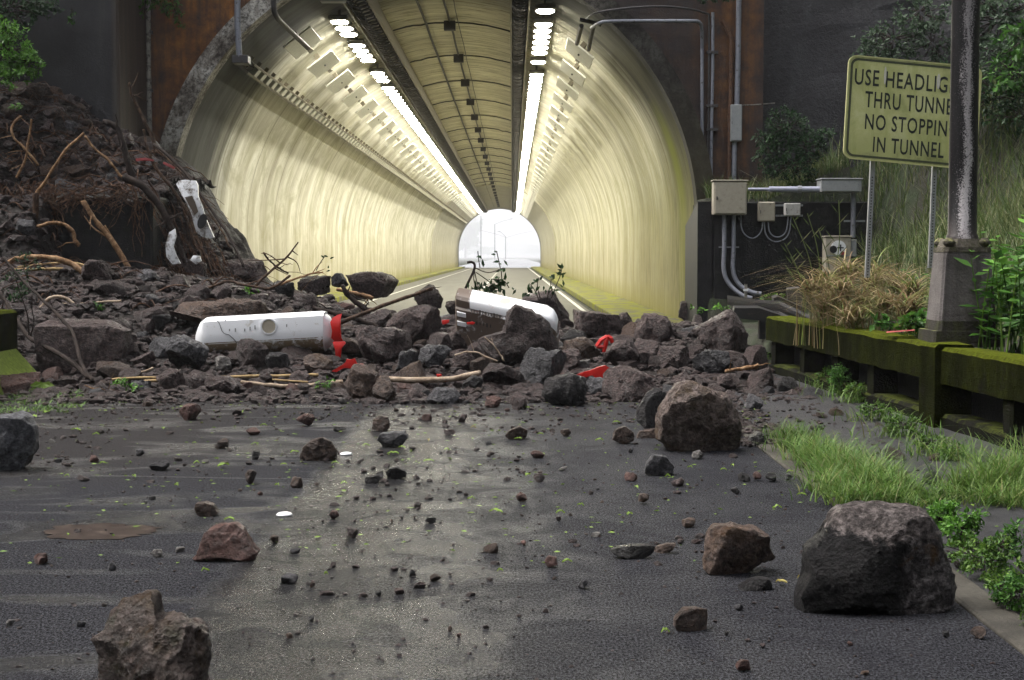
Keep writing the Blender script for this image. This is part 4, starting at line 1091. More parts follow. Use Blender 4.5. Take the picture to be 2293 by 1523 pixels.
def surf_hit(px, py, fn=mound_n, d0=15.0, d1=31.5):
    D = d0; prev = None
    while D < d1:
        P = at(px, py, D)
        if P.z <= fn(P.x, D): return D
        D += .06
    return d1

ICO = {}
def ico(sub):
    if sub not in ICO:
        import bmesh
        bm = bmesh.new(); bmesh.ops.create_icosphere(bm, subdivisions=sub, radius=1.0)
        bm.verts.ensure_lookup_table()
        ICO[sub] = (np.array([v.co[:] for v in bm.verts]), [tuple(v.index for v in f.verts) for f in bm.faces]); bm.free()
    return ICO[sub]
def rock_shape(seed, sub=4, poly=None, size=(1,1,1), e=.62, cuts=9, rough=.12, flat=None, planes=None):
    """verts (local, centred) and faces of an angular rock. poly: list of (x, z) outline points; size: (w, depth, h) half sizes."""
    rr = np.random.RandomState(seed); V, Fc = ico(sub); V = V.copy()
    u, w_, v = V[:, 0], V[:, 1], V[:, 2]
    th = np.arctan2(v, u); cp = np.sqrt(u*u+v*v); sp = w_
    if poly is None:
        k = rr.randint(6, 9); an = np.sort((np.arange(k)+rr.uniform(-.32, .32, k))/k*2*PI); ra = rr.uniform(.86, 1.12, k)
        q = [(math.copysign(abs(math.cos(a))**.75, math.cos(a))*r*size[0], math.copysign(abs(math.sin(a))**.75, math.sin(a))*r*size[2]) for a, r in zip(an, ra)]
        q = np.array(q); q[:, 0] *= 2*size[0]/max(1e-6, np.ptp(q[:, 0])); q[:, 1] *= 2*size[2]/max(1e-6, np.ptp(q[:, 1]))
        q -= (q.max(0)+q.min(0))/2
    else: q = np.array(poly)
    # radius of the outline at each angle (star-shaped about the origin)
    A = np.linspace(-PI, PI, 361); Rad = np.zeros(361)
    P2 = np.roll(q, -1, axis=0)
    for i, a in enumerate(A):
        d = np.array([math.cos(a), math.sin(a)]); best = 0
        e1 = P2 - q; den = d[0]*e1[:, 1]-d[1]*e1[:, 0]
        with np.errstate(divide='ignore', invalid='ignore'):
            t = (q[:, 0]*e1[:, 1]-q[:, 1]*e1[:, 0])/den; s = (q[:, 0]*d[1]-q[:, 1]*d[0])/den
        ok = (np.abs(den) > 1e-12) & (t > 0) & (s >= -1e-6) & (s <= 1+1e-6)
        Rad[i] = t[ok].max() if ok.any() else 0
    Rad[Rad == 0] = Rad[Rad > 0].mean()
    Rr = np.interp(th, A, Rad)
    g = cp**e; h = np.sign(sp)*np.abs(sp)**(e*1.0)
    P = np.stack([Rr*g*np.cos(th), size[1]*h, Rr*g*np.sin(th)], 1)
    sc = Rad.mean()
    pl = []
    for _ in range(cuts):
        n = rr.normal(size=3); n[1] = -abs(n[1])*(1.2 if rr.rand() < .75 else -1.0)
        if poly is not None: n[1] = math.copysign(max(abs(n[1]), 1.3), n[1]); n[0] *= .6; n[2] *= .5
        n /= np.linalg.norm(n)
        pl.append((n, rr.uniform(.52, .86)))
    if planes: pl = [(np.array(n)/np.linalg.norm(n), d) for n, d in planes] + pl[:max(0, cuts-len(planes))]
    for n, d in pl:
        s = P @ n; lim = s.max()*d; ex = np.maximum(0, s-lim); P = P - np.outer(ex, n)*.93
    ofs = rr.uniform(-50, 50, 3); fr = 1.35/sc
    Nn = P/np.maximum(1e-9, np.linalg.norm(P, axis=1))[:, None]
    dsp = np.empty(len(P))
    for i in range(len(P)):
        c = Vector((P[i][0]*fr+ofs[0], P[i][1]*fr+ofs[1], P[i][2]*fr+ofs[2]))
        a = noise.fractal(c, .62, 2.3, 6 if sub >= 4 else 4)
        b = noise.ridged_multi_fractal(c*1.7, .9, 2.1, 3, 1.0, 2.0)*.5
        wv = c + noise.noise_vector(c*1.5)*.35
        d1 = noise.voronoi(wv*1.25)[0]; d2 = noise.voronoi(wv*3.4)[0] if sub >= 4 else (0, 0, 0, 0)
        dsp[i] = a*.85 - (b-.5)*.4 + (d1[0]-.45)*.95 + (d2[0]-.45)*.30
    P = P + Nn*(dsp*sc*rough)[:, None]
    return P, Fc
def rock_obj(name, P, Fc, mat, loc, floor=None, ang=26):
    if floor is not None: P[:, 2] = np.maximum(P[:, 2], floor)
    mb = MB(); mb.v = [tuple(p) for p in P]; mb.f = list(Fc); mb.local = True
    return obj(name, mb, mat, None, loc, True, ang)
LANDMARK = []      # (phrase, px, py)
PLACED = []        # pixel circles already used by hand-placed stones
seed0 = [100]
def outline_rock(px, mat, lab, D=None, depth=.5, sub=5, cat='boulder', name='boulder', mark=None, e=.6, cuts=8, rough=0.112, planes=None, ground=True):
    """rock whose silhouette follows a photo outline; D = distance of its contact point (default: on the road)."""
    seed0[0] += 1
    xs = [p[0] for p in px]; ys = [p[1] for p in px]; cx = (min(xs)+max(xs))/2; cy_ = (min(ys)+max(ys))/2
    Db = gp(cx, max(ys)).y if D is None else D
    wm = (max(xs)-min(xs))/F*Db; dep = depth*wm
    Dc = Db + dep*.62
    c = at(cx, cy_, Dc); q = [(at(x, y, Dc)-c) for x, y in px]
    k = 1 + rough*.15
    P, Fc = rock_shape(seed0[0], sub, [(v.x/k, v.z/k) for v in q], (0, dep, 0), e, cuts, rough, planes=planes)
    fl = -(c.z) - .015 if ground else None
    o = rock_obj(name, P, Fc, mat, c, fl); tag(o, lab, cat)
    if mark: LANDMARK.append((mark, cx, cy_))
    PLACED.append((cx, cy_, (max(xs)-min(xs))/2)); return o
def bbox_rock(b, tone, lab=None, D=None, sub=4, e=.62, depth=.85, cat='rock', name='rock', rough=.125, on='mound', group=None):
    x0, y0, x1, y1 = b; seed0[0] += 1
    cx, cy_ = (x0+x1)/2, (y0+y1)/2
    if D is None: D = gp(cx, y1).y if on == 'road' else surf_hit(cx, y1 - .12*(y1-y0))
    hw = (x1-x0)/2/F*D; hh = (y1-y0)/2/F*D; dep = depth*(hw*hh)**.5
    Dc = D + dep*.6; c = at(cx, cy_, Dc); s = Dc/D
    P, Fc = rock_shape(seed0[0], sub, None, (hw*s*1.06, dep*1.1, hh*s*1.06), e, 12, rough)
    o = rock_obj(name, P, Fc, TONES[tone], c, -c.z-.015 if on == 'road' else None)
    tag(o, lab, cat, group); PLACED.append((cx, cy_, (x1-x0)/2)); return o

# --- the boulders that stand clear on the road (outlines in photo pixels)
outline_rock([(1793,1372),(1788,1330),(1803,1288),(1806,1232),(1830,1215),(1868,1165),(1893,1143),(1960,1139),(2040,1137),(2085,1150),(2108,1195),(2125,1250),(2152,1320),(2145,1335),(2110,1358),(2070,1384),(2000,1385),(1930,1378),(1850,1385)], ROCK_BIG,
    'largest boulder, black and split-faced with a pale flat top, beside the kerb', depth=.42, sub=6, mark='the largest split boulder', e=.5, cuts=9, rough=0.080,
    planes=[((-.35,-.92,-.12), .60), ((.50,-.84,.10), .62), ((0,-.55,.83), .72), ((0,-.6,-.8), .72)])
outline_rock([(222,1440),(218,1425),(240,1380),(262,1350),(300,1338),(335,1330),(347,1345),(345,1375),(362,1388),(395,1384),(440,1395),(470,1412),(476,1450),(468,1500),(460,1560),(380,1600),(260,1595),(226,1540),(224,1480)], ROCK_MOSS,
    'big two-humped brown boulder standing nearest the camera', D=gp(340,1600).y, depth=.40, sub=6, mark='the two-humped boulder', e=.58, cuts=5, rough=0.120)
outline_rock([(430,1248),(445,1238),(452,1210),(462,1190),(490,1176),(525,1172),(545,1185),(560,1212),(580,1240),(568,1255),(520,1261),(455,1258)], ROCK_RED,
    'reddish wedge-shaped boulder with a green leaf on top, on the wet road', depth=.42, sub=5, mark='the reddish wedge boulder', e=.55, rough=0.080, planes=[((-.3,-.7,.6), .75), ((.6,-.6,.5), .75), ((0,-.6,-.8), .7)])
outline_rock([(1573,1275),(1578,1240),(1584,1195),(1600,1178),(1640,1170),(1690,1182),(1718,1195),(1728,1225),(1738,1252),(1705,1268),(1668,1290),(1610,1292)], ROCK_BROWN,
    'stocky brown boulder with a slanted underside, beside the largest boulder', depth=.42, sub=5, mark='the stocky brown boulder', e=.56, rough=0.096, planes=[((-.75,-.6,.1), .72), ((.35,-.7,.5), .76), ((.4,-.5,-.75), .72)])
outline_rock([(1508,1400),(1509,1385),(1530,1362),(1560,1360),(1586,1368),(1588,1395),(1584,1414),(1550,1416),(1520,1415)], ROCK_BROWN,
    'fist-shaped brown rock in front of the stocky brown boulder', depth=.45, sub=5, cat='rock', name='rock', e=.6, rough=0.080)
outline_rock([(0,930),(35,925),(62,930),(80,955),(84,985),(76,1012),(55,1045),(20,1056),(-30,1055),(-60,1000),(-45,945)], ROCK_LIGHT,
    'pale grey boulder on the road below the mossy parapet end', depth=.45, sub=5, mark='the pale grey boulder', e=.58, rough=0.096)
outline_rock([(1470,985),(1474,930),(1490,890),(1515,862),(1545,853),(1580,868),(1625,885),(1648,920),(1655,960),(1660,1005),(1640,1014),(1560,1015),(1498,1008),(1488,992)], ROCK_MOSS,
    'large rounded brown boulder streaked with ochre moss, standing in front of the rock pile', depth=.46, sub=6, mark='the ochre-mossed boulder', e=.62, cuts=7, rough=0.096, planes=[((-.1,-.8,.55), .8), ((.75,-.6,.2), .8), ((0,-.62,-.78), .74)])
outline_rock([(1424,940),(1426,915),(1448,880),(1468,866),(1492,880),(1495,930),(1485,960),(1445,962)], ROCK_DARK,
    'dark slab-sided rock leaning against the ochre-mossed boulder', D=13.95, depth=.5, sub=5, cat='rock', name='rock', e=.5, rough=0.064, planes=[((.3,-.5,.8), .7), ((-.6,-.8,0), .7)])
outline_rock([(1367,1238),(1368,1226),(1395,1222),(1440,1219),(1470,1222),(1462,1240),(1440,1250),(1405,1252)], ROCK_DARK,
    'thin dark curved shard of rock lying flat on the road', depth=.25, sub=4, cat='rock shard', name='rock_shard', e=.5, rough=0.080, mark='the flat dark shard')
outline_rock([(1462,1238),(1470,1224),(1495,1216),(1514,1217),(1505,1232),(1480,1240)], ROCK_BROWN, 'small brown shard touching the flat dark shard', depth=.35, sub=4, cat='rock shard', name='rock_shard', e=.5, rough=0.080)
outline_rock([(1650,1318),(1672,1302),(1700,1293),(1725,1297),(1733,1322),(1690,1326)], ROCK_DARK, 'low dark jagged rock between the stocky brown and the largest boulder', depth=.5, sub=4, cat='rock', name='rock', rough=.09)
outline_rock([(672,1025),(678,1000),(700,985),(720,979),(742,990),(755,1012),(750,1030),(700,1033)], ROCK_BROWN, 'brown angular rock beside a white lane marker on the road', depth=.5, sub=5, cat='rock', name='rock', mark='the brown angular rock', rough=0.096)
outline_rock([(843,985),(852,970),(880,967),(905,966),(916,978),(900,998),(860,1004)], ROCK_GREY, 'flat grey rock in front of a round brown stone on the road', depth=.6, sub=4, cat='rock', name='rock')
outline_rock([(832,962),(834,940),(850,930),(868,934),(874,955),(866,967)], ROCK_BROWN, 'round brown stone behind the flat grey rock', depth=.7, sub=4, cat='rock', name='rock')
outline_rock([(811,1075),(815,1068),(840,1066),(858,1054),(859,1068),(846,1082),(820,1083)], ROCK_DARK, 'black curved flake of rock on the wet road', depth=.35, sub=4, cat='rock shard', name='rock_shard', e=.5)
outline_rock([(864,1060),(872,1048),(890,1044),(908,1052),(911,1066),(890,1073),(868,1071)], ROCK_DARK, 'black lumpy rock beside the curved flake', depth=.6, sub=4, cat='rock', name='rock')
outline_rock([(436,1142),(440,1126),(460,1123),(480,1130),(490,1150),(470,1158),(445,1156)], ROCK_BROWN, 'pair-lobed brown stone on the coarse lane beyond the reddish wedge boulder', depth=.6, sub=4, cat='rock', name='rock', rough=.12)
outline_rock([(1443,1058),(1446,1035),(1462,1018),(1490,1022),(1512,1045),(1508,1060),(1470,1067)], ROCK_GREY, 'blocky grey rock in front of the ochre-mossed boulder', depth=.55, sub=5, cat='rock', name='rock', mark='the blocky grey rock')
outline_rock([(1370,985),(1378,962),(1400,954),(1418,968),(1421,988),(1395,996)], ROCK_BROWN, 'rough brown stone between the ochre-mossed boulder and the open road', depth=.65, sub=4, cat='rock', name='rock')
outline_rock([(1130,975),(1140,963),(1165,954),(1184,965),(1180,982),(1145,986)], ROCK_BROWN, 'tilted pale-brown stone in the middle of the debris apron', depth=.6, sub=4, cat='rock', name='rock')
outline_rock([(1670,1000),(1680,978),(1697,966),(1712,972),(1720,1000)], ROCK_DARK, 'dark pyramid-shaped stone beside the ochre-mossed boulder', depth=.7, sub=4, cat='rock', name='rock')
outline_rock([(1423,985),(1430,966),(1470,960),(1486,980),(1470,992)], ROCK_BROWN, 'flat brown stone wedged under the ochre-mossed boulder', D=13.6, depth=.5, sub=4, cat='rock', name='rock')
outline_rock([(1548,1025),(1552,1012),(1568,1008),(1577,1020),(1570,1030)], ROCK_PALE, 'small pale stone at the foot of the ochre-mossed boulder', depth=.7, sub=3, cat='stone', name='stone')
outline_rock([(1068,762),(1082,752),(1100,749),(1128,742),(1138,703),(1154,685),(1190,693),(1214,710),(1224,724),(1236,738),(1249,765),(1250,790),(1215,806),(1160,812),(1110,806),(1080,786)], ROCK,
    'big dark rock leaning over the muddy standing barrier', D=20.0, depth=.42, sub=5, e=.6, rough=.1, cuts=5, ground=False)
outline_rock([(88,738),(104,716),(150,713),(240,721),(287,738),(285,790),(277,840),(250,858),(180,864),(120,858),(96,820)], ROCK,
    'large block-shaped rock with a flat top at the foot of the debris slope', D=19.6, depth=.45, sub=6, e=.42, rough=.07, cuts=5, planes=[((0,-.30,.95), .80), ((0,-1,.05), .72), ((-.1,-.6,-.8), .7)])
# small hand-placed stones on the open road: bbox, tone
small = [((72,1238,115,1265),'r'),((400,905,455,942),'r'),((660,925,705,955),'r'),((335,1230,370,1248),'p'),((385,1225,415,1237),'p'),((625,1283,668,1308),'g'),((735,1140,760,1163),'r'),((773,1178,805,1205),'n'),((945,1158,980,1173),'d'),((1215,1245,1248,1272),'r'),((1290,1293,1320,1320),'g'),((1523,1157,1557,1182),'b'),((1425,1105,1455,1130),'b'),((1390,1055,1428,1078),'r'),((1500,1070,1540,1090),'n'),((1635,1090,1658,1107),'d'),((2172,1402,2212,1432),'b'),((1648,1478,1683,1505),'r'),((543,1053,575,1085),'b'),((650,1068,680,1093),'b'),((480,978,512,1006),'b'),((1195,1060,1222,1080),'n'),((1155,1100,1180,1125),'r'),((1650,1058,1680,1080),'d'),((1686,1056,1706,1078),'r'),((1712,1058,1750,1080),'d'),((1020,928,1050,945),'n'),((690,1300,706,1316),'b'),((605,1195,625,1217),'b'),((640,1415,658,1430),'b'),((240,1255,262,1278),'g'),((8,1388,35,1402),'p'),((165,1388,195,1405),'g'),((1000,1400,1014,1415),'b'),((1020,1418,1034,1429),'r'),((1322,1190,1345,1203),'p'),((1165,1210,1180,1222),'r'),((1640,1352,1665,1368),'g'),((1700,1440,1716,1452),'n'),((1620,1412,1634,1425),'d'),((1925,1500,1948,1513),'b'),((1895,1436,1912,1447),'r'),((2110,1412,2126,1428),'d'),((1755,1060,1778,1078),'g'),((1245,1155,1258,1168),'n'),((915,1275,930,1295),'d'),((840,1322,858,1336),'d'),((880,1315,905,1332),'n'),((690,1378,705,1392),'d'),((330,1108,350,1120),'d'),((300,1005,330,1022),'g'),((120,1022,142,1036),'g'),((195,1020,222,1038),'r'),((1405,1005,1420,1015),'d'),((1440,960,1460,975),'n'),((1250,960,1280,978),'b'),((1090,1010,1110,1022),'n'),((990,960,1020,975),'n'),((740,955,775,968),'d'),((560,1010,590,1030),'d')]
TN = {'n': 'dark', 'b': 'brown', 'r': 'reddish', 'g': 'grey', 'd': 'black', 'p': 'pale', 'm': 'mossy', 'B': 'black'}
SMALL = []
for b, t in small:
    o = bbox_rock(b, t, None, sub=3, cat='stone', name='stone', on='road', depth=.9); SMALL.append((o, (b[0]+b[2])/2, (b[1]+b[3])/2, t, (b[2]-b[0])*(((b[1]+b[3])/2-572)**-1)))

# --- rocks of the pile: bbox, tone, label
PILE = [
 ((380,672,668,752),'b','long flat-topped slab of rock lying behind the white barrier segment','slab'),
 ((862,672,988,790),'n','tall rugged dark rock between the two white barrier segments',None),
 ((768,735,932,826),'n','broad flat-topped rock beside the red ribbon at the white barrier end','flat'),
 ((1160,655,1287,730),'n','dark rock with a sprig of leaves behind the standing barrier',None),
 ((1262,688,1400,768),'n','sharp-crested dark rock beside the yellow tunnel wall base','crest'),
 ((1543,686,1690,815),'n','massive purple-brown rock at the end of the mossy parapet','purple'),
 ((1418,704,1549,778),'n','wide dark layered rock beside the massive purple-brown rock',None),
 ((1547,784,1638,852),'g','wet grey-topped rock with a dark hollow below the massive purple-brown rock',None),
 ((1355,818,1496,910),'n','wide rough rock above the dark slab-sided rock',None),
 ((1400,760,1488,830),'n','squat brown rock in the middle of the parapet-side heap',None),
 ((1072,806,1170,880),'n','rounded dark rock at the end of the front log','roundend'),
 ((1168,782,1283,880),'g','peaked grey rock beside the rounded dark rock',None),
 ((1204,838,1316,922),'d','dark rounded boulder at the front edge of the pile below the peaked grey rock','frontdark'),
 ((1250,756,1352,818),'b','brown rock with a sandy face beside the red plastic handle',None),
 ((1352,760,1428,824),'n','blocky rock touching the red plastic handle',None),
 ((768,818,854,908),'b','upright brown boulder at the front edge, breaking the line of the log','upright'),
 ((836,842,892,910),'b','smaller brown rock leaning on the upright brown boulder',None),
 ((948,864,1030,911),'g','low grey rock in the front edge of the pile below the log',None),
 ((926,773,1020,828),'g','grey-green smooth rock below the tall rugged dark rock',None),
 ((878,784,940,846),'g','bluish rock below the broad flat-topped rock',None),
 ((984,724,1090,796),'n','rough rock in front of the standing barrier end',None),
 ((376,752,466,838),'g','rounded grey rock against the end of the white barrier segment','roundgrey'),
 ((526,758,602,830),'n','dark rock standing in front of the white barrier segment','frontwhite'),
 ((478,798,522,836),'p','pale speckled stone under the white barrier segment',None),
 ((592,792,652,840),'d','dark jagged rock below the white barrier segment',None),
 ((682,790,746,844),'b','smooth brown stone below the red ribbon',None),
 ((684,768,750,804),'n','flat stone tucked under the white barrier end',None),
 ((292,784,354,830),'n','ledge-shaped rock beside the block-shaped rock',None),
 ((348,828,420,880),'n','dark rock at the front edge below the rounded grey rock','edge1'),
 ((418,836,466,880),'n','small dark rock between two front-edge rocks below the white segment',None),
 ((460,842,560,890),'n','long low rock with a red-stained tip at the front edge','redtip'),
 ((288,846,344,880),'g','grey stone beside the straw stalks at the front edge',None),
 ((110,846,183,876),'n','low stone in the hollow under the block-shaped rock',None),
 ((26,830,93,880),'r','reddish cube-like rock against the mossy parapet toe','redcube'),
 ((571,830,620,866),'n','dark stone amid the straw stalks below the barrier',None),
 ((300,602,358,642),'g','pale grey rock at the foot of the retaining wall','palegrey'),
 ((180,573,253,640),'n','dark rock at the edge of the retaining wall under the arched root',None),
 ((404,578,474,628),'n','rough rock at the top of the heap below the white shell','heaptop'),
 ((480,577,596,640),'n','big brown rock at the top of the heap beside the bare twigs','heapbig'),
 ((376,612,432,650),'n','dark rock below the rough heap-top rock',None),
 ((616,630,668,674),'g','blue-grey wedge of rock above the slab',None),
 ((656,618,750,664),'n','broad rock behind the slab, near the twig with leaves',None),
 ((742,612,780,652),'g','upright blue-grey stone at the crest of the heap','upgrey'),
 ((764,610,896,668),'n','long bun-shaped rock on the crest before the tunnel road','bun'),
 ((655,656,722,692),'n','rock wedged behind the white segment',None),
 ((466,636,520,678),'n','knobbly rock at the bend of the red-brown root',None),
 ((33,484,74,534),'g','grey rock high in the root tangle beside the wooden stake',None),
 ((0,480,30,536),'n','dark rock in the root tangle at the picture edge',None),
 ((998,666,1032,704),'n','small rock behind the standing barrier end',None),
 ((1290,846,1366,894),'g','slate-grey stone under the long red plastic strip',None),
 ((1294,802,1324,832),'p','pale little cube of stone above the red strip',None),
 ((882,858,922,888),'r','purplish stone in front of the log',None),
 ((912,866,948,904),'n','dark stone beside the low grey rock',None),
 ((1034,836,1080,886),'d','dark stone under the end of the log',None),
 ((1140,882,1186,922),'n','stone in the front edge between the dark boulder and rounded rock',None),
 ((1082,888,1124,918),'r','pinkish stone in the front edge below the rounded dark rock',None),
 ((1476,764,1550,832),'n','brown rock under the wide layered rock',None),
 ((1516,668,1568,720),'n','purple rock behind the massive purple-brown rock',None),
 ((1672,824,1748,884),'n','dark rough rock against the parapet base','parbase'),
 ((1742,844,1790,890),'d','dark stone beside weeds at the parapet base',None),
 ((1660,882,1712,930),'g','grey stone between the ochre-mossed boulder and the parapet',None),
 ((1600,838,1660,884),'n','dark stone behind the ochre-mossed boulder',None),
 ((340,700,390,746),'d','dark split stone at the end of the long slab',None),
 ((312,713,345,750),'n','small stone between the block and the slab',None),
 ((700,700,760,745),'n','dark rock behind the red ribbon',None),
 ((930,640,1000,700),'n','low dark rock on the crest below the long dark stick',None),
 ((820,690,880,740),'n','dark rock under the long dark stick',None),
 ((1380,700,1425,745),'n','small rock between the crested and the layered rock',None),
 ((1236,780,1300,838),'n','rock below the leaning rock',None),
 ((1010,790,1078,836),'n','rock beside the pale twigs below the barrier',None),
 ((640,830,700,866),'n','rock behind the peeled branch',None),
 ((1500,838,1560,880),'n','rock behind the ochre-mossed boulder top',None),
 ((20,186,116,240),'b','flat-bottomed grey-brown rock overhanging the top of the mud slope','overhang'),
 ((130,268,182,306),'g','grey rock on the mud slope beside the forked root','slopegrey'),
 ((84,312,124,345),'n','rounded rock in the middle of the mud slope',None),
 ((0,262,26,290),'n','small round rock at the edge of the mud slope',None),
 ((75,262,135,300),'n','dark rock on the upper mud slope',None),
 ((250,300,300,340),'n','dark stone on the slope below the bent dark root',None),
 ((175,300,225,345),'n','brown stone between roots on the slope',None),
 ((90,236,150,275),'n','dark lump under the overhanging rock',None),
]
for b, t, lab, mk in PILE:
    wpx = b[2]-b[0]; fn = mound_n; kw = {}
    D = float(mk[1:]) if mk and mk[0] == '@' else None
    if b[1] < 345 and b[0] < 350:
        D = surf_hit((b[0]+b[2])/2, b[3]-.15*(b[3]-b[1]), slope_z, 26.2, 31.0)
    sub = 5 if wpx > 60 else 4
    e = .48 if 'block' in lab or 'slab' in lab or 'cube' in lab or 'flat-topped' in lab else .62
    o = bbox_rock(b, t, lab, D, sub, e=e, name='boulder' if wpx > 80 else 'rock', cat='boulder' if wpx > 80 else 'rock', depth=.8 if wpx < 200 else .55)
    LANDMARK.append((f'the {lab.split(" ", 1)[1] if False else lab}', (b[0]+b[2])/2, (b[1]+b[3])/2)) if False else None

# --- scattered extra rocks in the pile and stones over the road: copies of a few shapes
VAR = []
for s in range(14):
    P, Fc = rock_shape(900+s, 4, None, (.53, .5, .38 if s % 3 else .53), .6, 13, .10)
    mb = MB(); mb.v = [tuple(p) for p in P]; mb.f = list(Fc); VAR.append([mesh_of('stone', mb, True, 26), {}])
def var_mesh(i, tone):
    me, d = VAR[i]
    if tone not in d:
        m2 = me.copy(); m2.materials.clear(); m2.materials.append(TONES[tone]); d[tone] = m2
    return d[tone]
rr = random.Random(31)
def put_stone(P, size, tone, name='stone', flat=1.0):
    i = rr.randrange(14); o = bpy.data.objects.new(name, var_mesh(i, tone)); COL.objects.link(o)
    o.location = (P[0], P[1], P[2] + size*.28*flat); o.rotation_euler = (rr.uniform(-.4,.4), rr.uniform(-.4,.4), rr.uniform(0, 6.28))
    o.scale = (size*rr.uniform(.8,1.3), size*rr.uniform(.8,1.2), size*flat*rr.uniform(.75,1.15)); return o
EXTRA = []
def free(px, py, r, k=.9):
    return all((px-a)**2 + (py-b)**2 > (k*(r+c))**2 for a, b, c in PLACED)
n = 0; tries = 0
while n < 160 and tries < 9000:          # mid-size rocks filling the pile
    tries += 1
    x = rr.uniform(-6.0, 3.4); y = rr.uniform(17.6, 26.5)
    s = .12 + .34*rr.random()**1.5; P = Vector((x, y, mound_n(x, y))); px, py = pj(P)
    rp = s/2*F/y
    if not free(px, py - rp*.6, rp, .50): continue
    PLACED.append((px, py - rp*.6, rp))
    t = rr.choice('nnnnnbbgdr'); o = put_stone(P - Vector((0,0,s*.12)), s, t, 'rock'); EXTRA.append((o, px, py, t, s, 'pile')); n += 1
n = 0; tries = 0
while n < 60 and tries < 4000:           # lumps on the mud slope
    tries += 1
    x = rr.uniform(-10, -6.1); y = rr.uniform(26.9, 29.5); s = .12+.3*rr.random()**1.6; P = Vector((x, y, slope_z(x, y))); px, py = pj(P)
    if not (-10 < px < 500): continue
    rp = s/2*F/y
    if not free(px, py-rp*.6, rp, .55): continue
    PLACED.append((px, py-rp*.6, rp)); t = rr.choice('nnbbg'); o = put_stone(P-Vector((0,0,s*.1)), s, t, 'rock'); EXTRA.append((o, px, py, t, s, 'slope')); n += 1
n = 0; tries = 0
CLU = [(rr.uniform(-4.6, 2.0), 16.6 - 9*rr.random()**1.5, rr.uniform(.3, 1.2)) for _ in range(26)]
while n < 125 and tries < 8000:          # stones on the road, denser towards the pile
    tries += 1
    y = 16.9 - 10.5*rr.random()**3.0; x = rr.uniform(-.34*y, min(2.0, .34*y))
    if rr.random() < .6: q = rr.choice(CLU); x = q[0] + rr.gauss(0, q[2]); y = min(16.9, q[1] + rr.gauss(0, q[2]*1.6))
    if y < 5.6 or x > 2.0: continue
    P = Vector((x, y, .002)); px, py = pj(P)
    s = .024 + .13*rr.random()**5 * (1 if y > 11 else .4)
    rp = s/2*F/y
    if not (-5 < px < 2298) or not free(px, py, rp, 1.0): continue
    PLACED.append((px, py, rp)); t = rr.choice('nnnbbbbgrrp' if y > 9 else 'nnbbgr'); o = put_stone(P-Vector((0,0,s*.06)), s, t, 'stone', .8); EXTRA.append((o, px, py, t, s, 'road')); n += 1
n = 0; tries = 0
while n < 34 and tries < 2000:           # stones on the shoulder
    tries += 1
    y = rr.uniform(10.5, 20); x = rr.uniform(2.1, px_x(y)-.1); P = Vector((x, y, .03)); px, py = pj(P); s = .04 + .16*rr.random()**2.5; rp = s/2*F/y
    if not free(px, py, rp, 1.0): continue
    PLACED.append((px, py, rp)); t = rr.choice('nnbdg'); o = put_stone(P, s, t, 'stone', .8); EXTRA.append((o, px, py, t, s, 'shoulder')); n += 1
# fine gravel: nobody could count it
gm = MB()
V1, F1 = ico(1)
grs = np.random.RandomState(5)
def gravel(x, y, z, s):
    k = grs.uniform(.6, 1.3, (len(V1), 1)); a = grs.uniform(0, 6.28); c_, s_ = math.cos(a), math.sin(a)
    Q = V1*k*np.array([s*grs.uniform(.7,1.3), s*grs.uniform(.7,1.3), s*.6]); Q = np.stack([Q[:,0]*c_-Q[:,1]*s_, Q[:,0]*s_+Q[:,1]*c_, Q[:,2]], 1)
    gm.add([(q[0]+x, q[1]+y, q[2]+z) for q in Q], F1)
for _ in range(5600):
    y = 18.2 - 12.6*grs.rand()**2.9; x = grs.uniform(-.345*y, 3.5)
    if y < 15 and noise.noise((x*.9, y*.55, 6)) < -.05 + .25*(15-y)/9: continue
    if x < -6.3: continue
    zz = max(.004 if x < 2.05 else .03, mound_n(x, y) if y > 16.6 else 0)
    gravel(x, y, zz + .003, .006 + .030*grs.rand()**3)
for _ in range(1100):
    y = grs.uniform(5.4, 12.5); x = grs.uniform(-.345*y, 2.0); gravel(x, y, .003, .003 + .010*grs.rand()**2)
for _ in range(6500):
    y = grs.uniform(16.8, 26.5); x = grs.uniform(-6.1, 3.4); gravel(x, y, mound_n(x, y) + .015, .02 + .10*grs.rand()**2.2)
for _ in range(2600):
    y = grs.uniform(19.6, 26.6); x = grs.uniform(-9.5, -6.1); gravel(x, y, mound_n(x, y) + .015, .02 + .12*grs.rand()**2.2)
for _ in range(1300):
    y = grs.uniform(25.4, 29.6); x = grs.uniform(-6.3, -4.3); gravel(x, y, mound_n(x, y) + .015, .02 + .09*grs.rand()**2.0)
for _ in range(2600):
    x = grs.uniform(-10, -6.05); y = grs.uniform(26.8, 30); gravel(x, y, slope_z(x, y) + .01, .02 + .11*grs.rand()**2.2)
for _ in range(500):
    y = grs.uniform(13.0, 16.5); x = grs.uniform(1.9, 2.5) ; gravel(x, y, .025, .012 + .03*grs.rand()**2)
o = obj('gravel', gm, ROCK, None, (0, 14, 0)); tag(o, 'fine dark rock crumbs strewn over road and rubble', 'gravel', None, 'stuff')
